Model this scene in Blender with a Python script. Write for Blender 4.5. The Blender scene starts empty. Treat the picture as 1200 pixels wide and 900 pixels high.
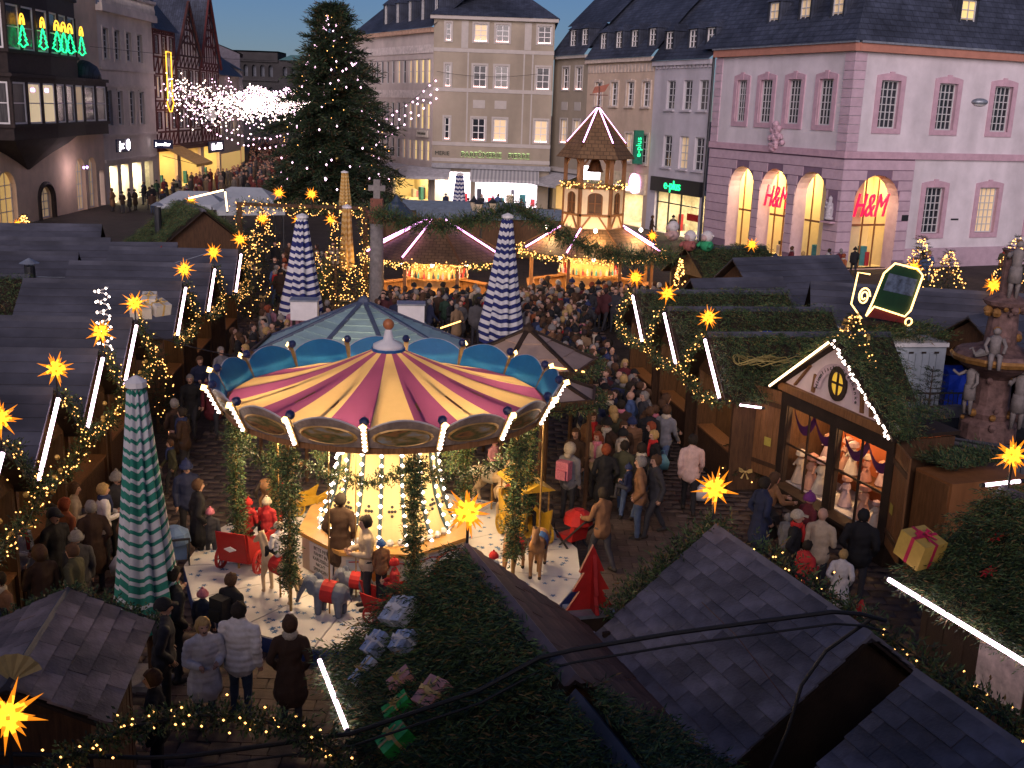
# Christmas market on a town square at dusk, seen from a balcony.
# World units are metres. +Y looks up the square, +X to the right, the camera stands over the origin.
import bpy, bmesh, math, random
import numpy as np
from mathutils import Vector, Matrix

S = bpy.context.scene
COL = S.collection
random.seed(11)
RNG = np.random.default_rng(11)
rad, pi, cos, sin = math.radians, math.pi, math.cos, math.sin

# ------------------------------------------------------------------ camera
cam_d = bpy.data.cameras.new('camera')
cam_d.lens, cam_d.sensor_width = 38.01, 36.0
cam_d.clip_start, cam_d.clip_end = 0.1, 3000
cam = bpy.data.objects.new('camera', cam_d)
COL.objects.link(cam)
_p, _r = rad(14.3), rad(2.0)
_F = Vector((0, cos(_p), -sin(_p)))
_R0, _U0 = Vector((1, 0, 0)), Vector((0, sin(_p), cos(_p)))
_R = _R0 * cos(_r) + _U0 * sin(_r)
_U = _U0 * cos(_r) - _R0 * sin(_r)
cam.matrix_world = Matrix(((_R.x, _U.x, -_F.x, 0), (_R.y, _U.y, -_F.y, 0), (_R.z, _U.z, -_F.z, 8.7), (0, 0, 0, 1)))
S.camera = cam

# ------------------------------------------------------------------ sky, sun, exposure
W = bpy.data.worlds.new('World')
S.world = W
W.use_nodes = True
wn = W.node_tree
sky = wn.nodes.new('ShaderNodeTexSky')
sky.sky_type = 'NISHITA'
sky.sun_disc = False
sky.sun_elevation = rad(12)
sky.sun_rotation = rad(180)          # the sun has just gone down behind the camera
sky.altitude = 100
sky.air_density = 1.0
sky.dust_density = 0.2
sky.ozone_density = 4.6
bg = wn.nodes['Background']
bg.inputs['Strength'].default_value = 0.056
tint = wn.nodes.new('ShaderNodeVectorMath'); tint.operation = 'MULTIPLY'
tint.inputs[1].default_value = (0.80, 0.80, 1.06)      # lavender blue hour
wn.links.new(sky.outputs[0], tint.inputs[0])
wn.links.new(tint.outputs[0], bg.inputs[0])
sun_d = bpy.data.lights.new('sun', 'SUN')
sun_d.energy, sun_d.angle = 3.2, rad(48)
sun_d.color = (1.0, 0.80, 0.78)
sun = bpy.data.objects.new('sun', sun_d)
sun.rotation_euler = (rad(74), 0, rad(-8))
COL.objects.link(sun)
V = S.view_settings
V.view_transform, V.look, V.gamma, V.exposure = 'Standard', 'None', 1.0, 0.0
V.use_curve_mapping = False
S.cycles.use_denoising = True
S.cycles.max_bounces = 5
S.cycles.diffuse_bounces = 2
S.cycles.glossy_bounces = 2
S.cycles.transmission_bounces = 3
S.cycles.transparent_max_bounces = 6
S.cycles.sample_clamp_indirect = 2.0
S.cycles.use_light_tree = True
S.cycles.caustics_reflective = False
S.cycles.caustics_refractive = False

# ------------------------------------------------------------------ materials
def hx(s):
    c = [int(s[i:i + 2], 16) / 255 for i in (0, 2, 4)]
    return tuple(((v + .055) / 1.055) ** 2.4 if v > .04 else v / 12.92 for v in c)

MATS = {}
def mat(name, col=(.5, .5, .5), rough=.75, vary=.25, scale=3.0, rnd=0.0, isl=0.0, metal=0.0, bump=0.0, bscale=40, stretch=None,
        obcol=False, brick=None, stain=None):
    """procedural surface: noise-varied colour, optional per-object / per-island variation, fine bump"""
    if name in MATS: return MATS[name]
    m = bpy.data.materials.new(name); m.use_nodes = True
    nt = m.node_tree; n = nt.nodes; L = nt.links
    b = n['Principled BSDF']
    b.inputs['Roughness'].default_value = rough
    b.inputs['Metallic'].default_value = metal
    b.inputs['Specular IOR Level'].default_value = .35
    tc = n.new('ShaderNodeTexCoord')
    mp = n.new('ShaderNodeMapping')
    if stretch: mp.inputs['Scale'].default_value = stretch
    L.new(tc.outputs['Object'], mp.inputs[0])
    nz = n.new('ShaderNodeTexNoise'); nz.inputs['Scale'].default_value = scale
    nz.inputs['Detail'].default_value = 5; nz.inputs['Roughness'].default_value = .65
    L.new(mp.outputs[0], nz.inputs['Vector'])
    val = n.new('ShaderNodeMapRange')
    val.inputs['From Min'].default_value = .3; val.inputs['From Max'].default_value = .7
    val.inputs['To Min'].default_value = 1 - vary; val.inputs['To Max'].default_value = 1 + vary
    L.new(nz.outputs['Fac'], val.inputs['Value'])
    cur = val.outputs[0]
    def mult(sock, amt):
        nonlocal cur
        r = n.new('ShaderNodeMapRange'); r.inputs['To Min'].default_value = 1 - amt; r.inputs['To Max'].default_value = 1 + amt
        L.new(sock, r.inputs['Value'])
        k = n.new('ShaderNodeMath'); k.operation = 'MULTIPLY'
        L.new(cur, k.inputs[0]); L.new(r.outputs[0], k.inputs[1]); cur = k.outputs[0]
    if rnd:
        oi = n.new('ShaderNodeObjectInfo'); mult(oi.outputs['Random'], rnd)
    if isl:
        ge = n.new('ShaderNodeNewGeometry'); mult(ge.outputs['Random Per Island'], isl)
    if stain:                                  # weather marks that run through the whole surface
        gp = n.new('ShaderNodeNewGeometry'); m3 = n.new('ShaderNodeMapping'); m3.inputs['Scale'].default_value = stain[1]
        L.new(gp.outputs['Position'], m3.inputs[0]); n3 = n.new('ShaderNodeTexNoise'); n3.inputs['Scale'].default_value = 1.0; n3.inputs['Detail'].default_value = 4
        L.new(m3.outputs[0], n3.inputs['Vector']); r3 = n.new('ShaderNodeMapRange'); r3.inputs['From Min'].default_value = .35; r3.inputs['From Max'].default_value = .65
        L.new(n3.outputs['Fac'], r3.inputs['Value']); mult(r3.outputs[0], stain[0])
    vm = n.new('ShaderNodeVectorMath'); vm.operation = 'SCALE'
    vm.inputs[0].default_value = col
    if obcol:
        oi2 = n.new('ShaderNodeObjectInfo'); L.new(oi2.outputs['Color'], vm.inputs[0])
    if brick:
        bt = n.new('ShaderNodeTexBrick')
        bt.inputs['Color1'].default_value = (*col, 1); bt.inputs['Color2'].default_value = (*[c * .72 for c in col], 1)
        bt.inputs['Mortar'].default_value = (*[c * .45 for c in col], 1)
        bt.inputs['Scale'].default_value = brick[0]; bt.inputs['Brick Width'].default_value = brick[1]
        bt.inputs['Row Height'].default_value = brick[2]; bt.inputs['Mortar Size'].default_value = brick[3]
        L.new(tc.outputs['UV' if len(brick) > 4 else 'Object'], bt.inputs['Vector']); L.new(bt.outputs['Color'], vm.inputs[0])
    if name.startswith('fir'):                 # needles range from blue green to yellow green and a little brown
        gi = n.new('ShaderNodeNewGeometry'); cr = n.new('ShaderNodeValToRGB'); e_ = cr.color_ramp.elements
        e_[0].color = (col[0] * .6, col[1] * .75, col[2] * 1.1, 1); e_[1].position = .8; e_[1].color = (col[0] * 1.5, col[1] * 1.35, col[2], 1)
        k_ = e_.new(.95); k_.color = (col[1] * 1.5, col[1] * .9, col[2] * .8, 1)
        L.new(gi.outputs['Random Per Island'], cr.inputs[0]); L.new(cr.outputs[0], vm.inputs[0])
    L.new(cur, vm.inputs['Scale'])
    L.new(vm.outputs[0], b.inputs['Base Color'])
    if bump:
        n2 = n.new('ShaderNodeTexNoise'); n2.inputs['Scale'].default_value = bscale; n2.inputs['Detail'].default_value = 4
        L.new(mp.outputs[0], n2.inputs['Vector'])
        bp = n.new('ShaderNodeBump'); bp.inputs['Strength'].default_value = bump; bp.inputs['Distance'].default_value = .02
        L.new(n2.outputs['Fac'], bp.inputs['Height']); L.new(bp.outputs[0], b.inputs['Normal'])
    MATS[name] = m
    return m

def glow(name, col, strength, sample=False):
    """a thing that gives off light"""
    if name in MATS: return MATS[name]
    m = bpy.data.materials.new(name); m.use_nodes = True
    b = m.node_tree.nodes['Principled BSDF']
    b.inputs['Base Color'].default_value = (*[min(.8, c) for c in col], 1)
    b.inputs['Emission Color'].default_value = (*col, 1)
    b.inputs['Emission Strength'].default_value = strength
    m.cycles.emission_sampling = 'AUTO' if sample else 'NONE'
    MATS[name] = m
    return m

def glassm(name, tint=(.02, .024, .032), rough=.08):
    """window pane seen from outside: dark room behind a reflecting sheet, slightly wavy"""
    if name in MATS: return MATS[name]
    m = mat(name, tint, rough, .5, 1.2)
    m.node_tree.nodes['Principled BSDF'].inputs['Specular IOR Level'].default_value = .6
    return m

M = dict(
    slate=mat('slate', (.050, .060, .092), .6, .35, 1.5, brick=(1.0, .5, .22, .02), bump=.4, bscale=8, stain=(.3, (.25, .25, .25))),
    board=mat('roof board', (.066, .068, .090), .6, .22, 1.2, rnd=.16, bump=.25, bscale=30, stain=(.3, (.5, 1.2, 1.2))),
    shing=mat('roof shingle', (.125, .120, .150), .6, .35, 3, rnd=.3, bump=.6, bscale=30, stain=(.35, (1.3, 1.3, 1.3))),
    shingb=mat('brown shingle', (.22, .16, .14), .7, .35, 3, rnd=.3, bump=.6, bscale=30, stain=(.35, (1.5, 1.5, 1.5))),
    redsh=mat('reddish shingle', (.13, .065, .05), .7, .4, 3, rnd=.35, bump=.6, bscale=30),
    wood=mat('dark wood', (.085, .042, .02), .65, .4, 3, rnd=.15, bump=.4, stretch=(8, 8, 1)),
    woodl=mat('warm wood', (.22, .10, .038), .6, .35, 3, rnd=.15, bump=.4, stretch=(8, 8, 1)),
    woodd=mat('black brown wood', (.030, .018, .012), .7, .4, 3, bump=.4),
    ply=mat('orange plywood', (.30, .125, .045), .6, .2, 4, stretch=(1, 1, .2)),
    fir=mat('fir needles', (.046, .088, .038), .6, .5, 2, isl=.65),
    firt=mat('fir tree needles', (.017, .036, .018), .65, .5, 1, isl=.6),
    bark=mat('bark', (.06, .04, .028), .85, .4, 6, bump=.5),
    metal=mat('dark metal', (.05, .052, .058), .45, .2, 4, metal=.6),
    zinc=mat('zinc sheet', (.30, .33, .38), .45, .25, 5, metal=.5),
    white=mat('white paint', (.74, .72, .72), .55, .08, 4),
    cable=mat('black cable', (.012, .012, .014), .6, .2, 8),
    glass=glassm('window pane'),
    stone=mat('grey stone', (.22, .20, .19), .8, .3, 5, bump=.4),
    red=mat('red paint', (.42, .02, .018), .5, .2, 5),
    gold=mat('gold ribbon', (.60, .42, .15), .4, .25, 8),
)
G = dict(
    strip=glow('led strip', (1.0, .70, .86), 9.0, True),
    stripw=glow('warm led strip', (1.0, .66, .34), 6.0, True),
    bulb=glow('warm bulb', (1.0, .46, .12), 5.0),
    bulbw=glow('white bulb', (1.0, .78, .66), 9.0),
    bulbp=glow('pink white bulb', (1.0, .60, .82), 5.5),
    star=glow('lit star paper', (1.0, .27, .010), 1.05, True),
    starc=glow('lit star heart', (1.0, .52, .030), 1.7, True),
    room=glow('lit lamp panel', (1.0, .78, .42), 8.0, True),
    roomw=glow('white lamp panel', (1.0, .88, .93), 9.0, True),
    green=glow('green neon', (.02, 1.0, .30), 2.2),
    amber=glow('amber neon', (1.0, .50, .04), 2.4),
    violet=glow('violet lamp', (.55, .30, 1.0), 9.0),
    hm=glow('red sign letters', (1.0, .012, .06), 1.4, True),
    lime=glow('lime lit letters edge', (.55, .85, .30), 1.2),
    candle=glow('candle row', (1.0, .52, .46), 5.0),
    vio=glow('violet pink led', (1.0, .42, .95), 6.0),
)

# ------------------------------------------------------------------ building blocks
class MB:
    """collects faces and links them as one mesh object"""
    def __init__(s): s.v, s.f, s.m = [], [], []
    def add(s, vs, fs, m=0):
        o = len(s.v); s.v += [tuple(v) for v in vs]
        s.f += [tuple(i + o for i in f) for f in fs]; s.m += [m] * len(fs); return s
    def bx(s, x0, x1, y0, y1, z0, z1, m=0, T=None):
        vs = [Vector((x, y, z)) for z in (z0, z1) for y in (y0, y1) for x in (x0, x1)]
        if T is not None: vs = [T @ v for v in vs]
        return s.add(vs, [(0, 2, 3, 1), (4, 5, 7, 6), (0, 1, 5, 4), (2, 6, 7, 3), (0, 4, 6, 2), (1, 3, 7, 5)], m)
    def bar(s, a, b, w, h=None, m=0, up=(0, 0, 1)):
        """square bar from a to b"""
        a, b = Vector(a), Vector(b); h = h or w; d = (b - a)
        if d.length < 1e-6: return s
        d.normalize(); u = Vector(up)
        if abs(d.dot(u)) > .98: u = Vector((1, 0, 0))
        x = d.cross(u).normalized(); y = x.cross(d)
        vs = [p + x * (w / 2 * i) + y * (h / 2 * j) for p in (a, b) for i, j in ((-1, -1), (1, -1), (1, 1), (-1, 1))]
        return s.add(vs, [(3, 2, 1, 0), (4, 5, 6, 7), (0, 1, 5, 4), (1, 2, 6, 5), (2, 3, 7, 6), (3, 0, 4, 7)], m)
    def tube(s, pts, r, n=6, m=0, cap=True):
        pts = [Vector(p) for p in pts]; k = len(pts)
        rs = r if isinstance(r, (list, tuple)) else [r] * k
        vs = []; px = None
        for i, p in enumerate(pts):
            d = (pts[min(i + 1, k - 1)] - pts[max(i - 1, 0)])
            d = d.normalized() if d.length > 1e-9 else Vector((0, 0, 1))
            if px is None:
                u = Vector((0, 0, 1)) if abs(d.z) < .9 else Vector((1, 0, 0))
                x = d.cross(u).normalized()
            else:
                x = (px - d * px.dot(d)); x = x.normalized() if x.length > 1e-6 else px
            px = x; y = d.cross(x)
            vs += [p + (x * cos(2 * pi * j / n) + y * sin(2 * pi * j / n)) * rs[i] for j in range(n)]
        fs = [(i * n + j, i * n + (j + 1) % n, (i + 1) * n + (j + 1) % n, (i + 1) * n + j) for i in range(k - 1) for j in range(n)]
        if cap: fs += [tuple(range(n - 1, -1, -1)), tuple(range((k - 1) * n, k * n))]
        return s.add(vs, fs, m)
    def lathe(s, prof, n=16, m=0, c=(0, 0, 0), cap=True, a0=0.0, sq=1.0):
        vs = [(c[0] + r * cos(a0 + 2 * pi * j / n), c[1] + sq * r * sin(a0 + 2 * pi * j / n), c[2] + z) for r, z in prof for j in range(n)]
        k = len(prof)
        fs = [(i * n + j, i * n + (j + 1) % n, (i + 1) * n + (j + 1) % n, (i + 1) * n + j) for i in range(k - 1) for j in range(n)]
        if cap: fs += [tuple(range(n - 1, -1, -1)), tuple(range((k - 1) * n, k * n))]
        return s.add(vs, fs, m)
    def ball(s, c, r, n=8, m=0, sz=(1, 1, 1)):
        k = max(4, n // 2 + 1); pr = [(max(.001, r * sin(pi * i / k)), -r * cos(pi * i / k)) for i in range(k + 1)]
        vs = [(c[0] + a * cos(2 * pi * j / n) * sz[0], c[1] + a * sin(2 * pi * j / n) * sz[1], c[2] + z * sz[2]) for a, z in pr for j in range(n)]
        return s.add(vs, [(i * n + j, i * n + (j + 1) % n, (i + 1) * n + (j + 1) % n, (i + 1) * n + j) for i in range(k) for j in range(n)], m)
    def prism(s, pts, d, m=0):
        """closed polygon extruded by vector d"""
        pts = [Vector(p) for p in pts]; d = Vector(d); n = len(pts)
        return s.add(pts + [p + d for p in pts], [tuple(range(n - 1, -1, -1)), tuple(range(n, 2 * n))] + [(i, (i + 1) % n, n + (i + 1) % n, n + i) for i in range(n)], m)
    def mesh(s, name, mats, smooth=False):
        me = bpy.data.meshes.new(name); me.from_pydata(s.v, [], s.f)
        for k in (mats if isinstance(mats, (list, tuple)) else [mats]): me.materials.append(k)
        me.polygons.foreach_set('material_index', s.m)
        if smooth: me.polygons.foreach_set('use_smooth', [True] * len(s.f))
        me.update(); return me
    def build(s, name, mats, parent=None, T=None, smooth=False, **kw):
        return put(name, s.mesh(name, mats, smooth), parent, T, **kw)

def put(name, data, parent=None, T=None, label=None, cat=None, group=None, kind=None, color=None):
    o = bpy.data.objects.new(name, data); COL.objects.link(o)
    if parent is not None: o.parent = parent
    if T is not None: o.matrix_basis = T
    return tag(o, label, cat, group, kind, color)

def tag(o, label=None, cat=None, group=None, kind=None, color=None):
    if label: o['label'] = label
    if cat: o['category'] = cat
    if group: o['group'] = group
    if kind: o['kind'] = kind
    if color: o.color = (*color[:3], 1)
    return o

def thing(name, label, cat, loc=(0, 0, 0), rz=0.0, group=None, T=None):
    o = put(name, None, None, T if T is not None else Matrix.Translation(loc) @ Matrix.Rotation(rz, 4, 'Z'), label, cat, group)
    o.empty_display_size = .2
    return o

def TR(x=0, y=0, z=0, rz=0.0, rx=0.0, ry=0.0, s=1.0):
    return Matrix.Translation((x, y, z)) @ Matrix.Rotation(rz, 4, 'Z') @ Matrix.Rotation(ry, 4, 'Y') @ Matrix.Rotation(rx, 4, 'X') @ Matrix.Scale(s, 4)

def frame(o, x, y):
    """matrix with given origin, x axis and approximate y axis"""
    o, x, y = Vector(o), Vector(x).normalized(), Vector(y)
    z = x.cross(y).normalized(); y = z.cross(x)
    return Matrix(((x.x, y.x, z.x, o.x), (x.y, y.y, z.y, o.y), (x.z, y.z, z.z, o.z), (0, 0, 0, 1)))

def npmesh(name, verts, quads, mats, tri=False):
    k = 3 if tri else 4
    me = bpy.data.meshes.new(name)
    me.vertices.add(len(verts)); me.vertices.foreach_set('co', np.asarray(verts, dtype=np.float32).ravel())
    me.loops.add(len(quads) * k); me.loops.foreach_set('vertex_index', np.asarray(quads, dtype=np.int32).ravel())
    me.polygons.add(len(quads)); me.polygons.foreach_set('loop_start', np.arange(0, len(quads) * k, k, dtype=np.int32))
    for m_ in (mats if isinstance(mats, (list, tuple)) else [mats]): me.materials.append(m_)
    me.update(calc_edges=True); return me

def _unit(a): return a / np.maximum(np.linalg.norm(a, axis=-1, keepdims=True), 1e-9)

def blades(P, D, Ln, Wd):
    """flat pointed leaf-like blades: base points, directions, lengths, widths"""
    N = len(P); r = _unit(RNG.normal(size=(N, 3))); sd = _unit(np.cross(D, r)) * np.reshape(Wd, (-1, 1))
    Ln = np.reshape(Ln, (-1, 1)); mid = P + D * Ln * .45
    V_ = np.stack([P, mid + sd, P + D * Ln, mid - sd], 1).reshape(-1, 3)
    return V_, np.arange(N * 4).reshape(N, 4)

def fir_sprays(P, D, Ln, k=7, nl=.4, nw=.012, spread=.8):
    """fir twigs: each twig is a fan of k needle blades along its stem"""
    P, D = np.asarray(P, float), _unit(np.asarray(D, float)); N = len(P)
    Ln = np.broadcast_to(np.asarray(Ln, float), (N,))
    side = _unit(np.cross(D, RNG.normal(size=(N, 3))))
    PP, DD, LL = [], [], []
    for i in range(k):
        t = i / k; sg = -1 if i % 2 else 1
        PP.append(P + D * (Ln * t)[:, None])
        DD.append(_unit(D + side * sg * spread * (1 - .6 * t) + RNG.normal(size=(N, 3)) * .25))
        LL.append(Ln * (nl * (1.15 - .4 * t)))
    LL = np.concatenate(LL)
    return blades(np.concatenate(PP), np.concatenate(DD), LL, np.maximum(nw, LL * .09))

def bulb_mesh(name, pts, r, m):
    """small lamp bulbs as octahedra, one mesh"""
    P = np.asarray(pts, float); N = len(P)
    o = np.array([(1, 0, 0), (0, 1, 0), (-1, 0, 0), (0, -1, 0), (0, 0, 1), (0, 0, -1)], float)
    rr = np.broadcast_to(np.asarray(r, float), (N,))
    V_ = (P[:, None, :] + o[None] * rr[:, None, None]).reshape(-1, 3)
    f = np.array([(0, 1, 4), (1, 2, 4), (2, 3, 4), (3, 0, 4), (1, 0, 5), (2, 1, 5), (3, 2, 5), (0, 3, 5)])
    return npmesh(name, V_, (np.arange(N)[:, None, None] * 6 + f[None]).reshape(-1, 3), m, tri=True)

def samples(path, n):
    """n points evenly along a polyline"""
    P = np.asarray(path, float); d = np.r_[0, np.cumsum(np.linalg.norm(np.diff(P, axis=0), axis=1))]
    t = np.linspace(0, d[-1], n); return np.stack([np.interp(t, d, P[:, k]) for k in range(3)], 1)

def sag(a, b, drop, n=14):
    a, b = np.asarray(a, float), np.asarray(b, float); t = np.linspace(0, 1, n)[:, None]
    p = a + (b - a) * t; p[:, 2] -= (4 * t * (1 - t) * drop)[:, 0]; return p

def sprays_path(path, n, r, ln, k=6, nw=.012):
    """fir twigs standing off a path in all directions"""
    P = samples(path, n); Tg = _unit(np.gradient(P, axis=0))
    D = _unit(np.cross(Tg, RNG.normal(size=P.shape))) + Tg * RNG.uniform(-.7, .7, (n, 1))
    return fir_sprays(P + RNG.normal(size=P.shape) * r * .25, D, ln * RNG.uniform(.7, 1.3, n), k, nw=nw)

def garland(path, r=.12, dens=60, label='', group=None, bulbs=0, bm=None, br=.018, parent=None, name='fir_garland', ln=None):
    """fir garland along a path, with bulbs on its wire"""
    path = [tuple(p) for p in path]; Ltot = float(np.sum(np.linalg.norm(np.diff(np.array(path), axis=0), axis=1)))
    n = max(12, int(Ltot * dens))
    if parent is None: t = thing(name, label, 'garland', path[0], 0, group)
    else: t = put(name, None, parent, Matrix.Translation(path[0]))
    loc = np.array(path) - np.array(path[0])
    MB().tube([tuple(p) for p in loc], .015, 5).build('wire', M['cable'], t) if parent is None else None
    v, q = sprays_path(loc, n, r, ln or r * 1.1)
    put('fir_twigs', npmesh('fir_twigs', v, q, M['fir']), t, kind='stuff')
    if bulbs:
        P = samples(loc, max(2, int(Ltot * bulbs))); P = P + RNG.normal(size=P.shape) * r * .55
        put('bulbs', bulb_mesh('bulbs', P, br, bm or G['bulb']), t, kind='stuff')
    return t

_font_cache = {}
def text_mesh(s, size, extr=.01, shear=0.0):
    k = (s, size, extr, shear)
    if k not in _font_cache:
        c = bpy.data.curves.new('lettering', 'FONT'); c.body = s; c.size = size; c.extrude = extr; c.shear = shear
        c.align_x = 'CENTER'; c.align_y = 'CENTER'; c.resolution_u = 3
        o = bpy.data.objects.new('t', c); COL.objects.link(o)
        me = bpy.data.meshes.new_from_object(o.evaluated_get(bpy.context.evaluated_depsgraph_get()))
        bpy.data.objects.remove(o); bpy.data.curves.remove(c); me.materials.clear(); _font_cache[k] = me
    return _font_cache[k].copy()
def lettering(s, size, m, parent, T, extr=.01, shear=0.0, name='lettering'):
    me = text_mesh(s, size, extr, shear); me.materials.append(m); me.name = name
    return put(name, me, parent, T)

# ================================================================== FIGURES: fused bodies, made once and copied later
def fuse(prims, voxel, mats, name, smooth=2, extra=None, folds=0.0, quilt=0.0):
    """one continuous skin grown round tapered limbs: prims are (points, radii, material, section scale)"""
    q = MB(); segs = []
    for pts, rs_, m, sc in prims:
        pts = [Vector(p) for p in pts]
        n = 10
        for i in range(len(pts) - 1):
            a, b, ra, rb = pts[i], pts[i + 1], rs_[i], rs_[i + 1]; d = b - a; L_ = d.length
            segs.append((np.array(a), np.array(b), ra, rb, m, sc))
            if L_ < 1e-5: q.ball(a, ra, 12, sz=sc); continue
            dn = d / L_; prof = []
            for t in (-1, -.7, -.3): prof.append((a + dn * ra * t, ra * math.sqrt(max(.0004, 1 - t * t))))
            prof += [(a, ra), (b, rb)]
            for t in (.3, .7, 1): prof.append((b + dn * rb * t, rb * math.sqrt(max(.0004, 1 - t * t))))
            k = MB().tube([p for p, _ in prof], [r for _, r in prof], n)
            c = (a + b) / 2
            q.add([(c.x + (v[0] - c.x) * sc[0], c.y + (v[1] - c.y) * sc[1], c.z + (v[2] - c.z) * sc[2]) for v in k.v], k.f)
    me = q.mesh('tmp', []); o = bpy.data.objects.new('tmp', me); COL.objects.link(o)
    r = o.modifiers.new('r', 'REMESH'); r.mode = 'VOXEL'; r.voxel_size = voxel
    if smooth: s_ = o.modifiers.new('s', 'SMOOTH'); s_.factor = .5; s_.iterations = smooth
    out = bpy.data.meshes.new_from_object(o.evaluated_get(bpy.context.evaluated_depsgraph_get()))
    bpy.data.objects.remove(o); bpy.data.meshes.remove(me); out.name = name; out.materials.clear()
    for m in mats: out.materials.append(m)
    n = len(out.polygons); C = np.empty(n * 3); out.polygons.foreach_get('center', C); C = C.reshape(-1, 3)
    best = np.full(n, 1e9); idx = np.zeros(n, np.int32)
    for a, b, ra, rb, m, sc in segs:
        s3 = np.array(sc); mid = (a + b) / 2; P = (C - mid) / s3; A, B = a - mid, b - mid; d = B - A; dd = max(1e-9, d @ d)
        t = np.clip(((P - A) @ d) / dd, 0, 1); D = (np.linalg.norm(P - (A + t[:, None] * d), axis=1) - (ra + (rb - ra) * t)) * s3.min()
        w = D < best; best[w] = D[w]; idx[w] = m
    out.polygons.foreach_set('material_index', idx); out.polygons.foreach_set('use_smooth', [True] * n)
    if folds or quilt:                       # creases of cloth, quilted rings of a padded jacket
        nv = len(out.vertices); co = np.empty(nv * 3); no = np.empty(nv * 3); out.vertices.foreach_get('co', co); out.vertices.foreach_get('normal', no); co, no = co.reshape(-1, 3), no.reshape(-1, 3)
        cl = np.zeros(nv, bool); vi = np.empty(len(out.loops), np.int32); out.loops.foreach_get('vertex_index', vi); pt = np.empty(n, np.int32); out.polygons.foreach_get('loop_total', pt); cl[vi[np.repeat(idx < 2, pt)]] = True
        x_, y_, z_ = co.T; w = np.sin(31 * y_ + 13 * z_ + 2 * np.sin(9 * x_ + 7 * z_)) + .8 * np.sin(23 * x_ - 17 * z_ + 3 * np.sin(8 * y_)) + .6 * np.sin(41 * z_ + 12 * y_ + 5 * x_)
        d = folds * w + (quilt * np.abs(np.sin(pi * z_ / .085)) * (z_ > .75) if quilt else 0)
        co[cl] += no[cl] * np.broadcast_to(d, (nv,))[cl][:, None]; out.vertices.foreach_set('co', co.ravel())
    if extra:                                # fingers: unequal, bent, rooted in the palm
        bm = bmesh.new(); bm.from_mesh(out)
        for pts, rs_, m in extra:
            k = MB().tube(pts, list(rs_), 5); vs = [bm.verts.new(v) for v in k.v]
            for f in k.f:
                fc = bm.faces.new([vs[i] for i in f]); fc.material_index = m; fc.smooth = True
        bm.to_mesh(out); bm.free()
    out.update(); return out

coat_m = mat('coat cloth', (.1, .1, .1), .85, .18, 9, obcol=True, bump=.6, bscale=10)
hair_m = mat('hair and hat', (.1, .1, .1), .85, .25, 30, obcol=True, bump=.3, bscale=60)
trs_m = mat('trouser cloth', (.028, .028, .036), .85, .2, 9, rnd=.6)
skin_m = mat('face and hands', (.46, .27, .20), .6, .12, 10)
shoe_m = mat('shoe leather', (.02, .016, .014), .6, .2, 8)
eye_m = mat('eye', (.02, .014, .012), .3, .1, 8)
PM = [coat_m, trs_m, skin_m, shoe_m, eye_m]

def hand(w, d, side, curl=.5):
    """palm is in the fused body; five fingers follow"""
    w, d = Vector(w), Vector(d).normalized(); out = Vector((0, side, 0)); lat = d.cross(out).normalized() if abs(d.dot(out)) < .95 else Vector((1, 0, 0)); inn = lat.cross(d) * side
    fs = []
    for i, l in enumerate((.062, .07, .066, .052)):
        b = w + d * .075 + lat * (-.03 + .02 * i); m1 = b + d * l * .5 + inn * -.012; m2 = m1 + d * l * .4 - inn * .03 * curl
        fs.append(([b, m1, m2], (.0095, .009, .006), 2))
    b = w + d * .03 + lat * .035; fs.append(([b, b + lat * .025 + d * .025, b + lat * .028 + d * .055], (.011, .010, .007), 2)); return fs

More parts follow.
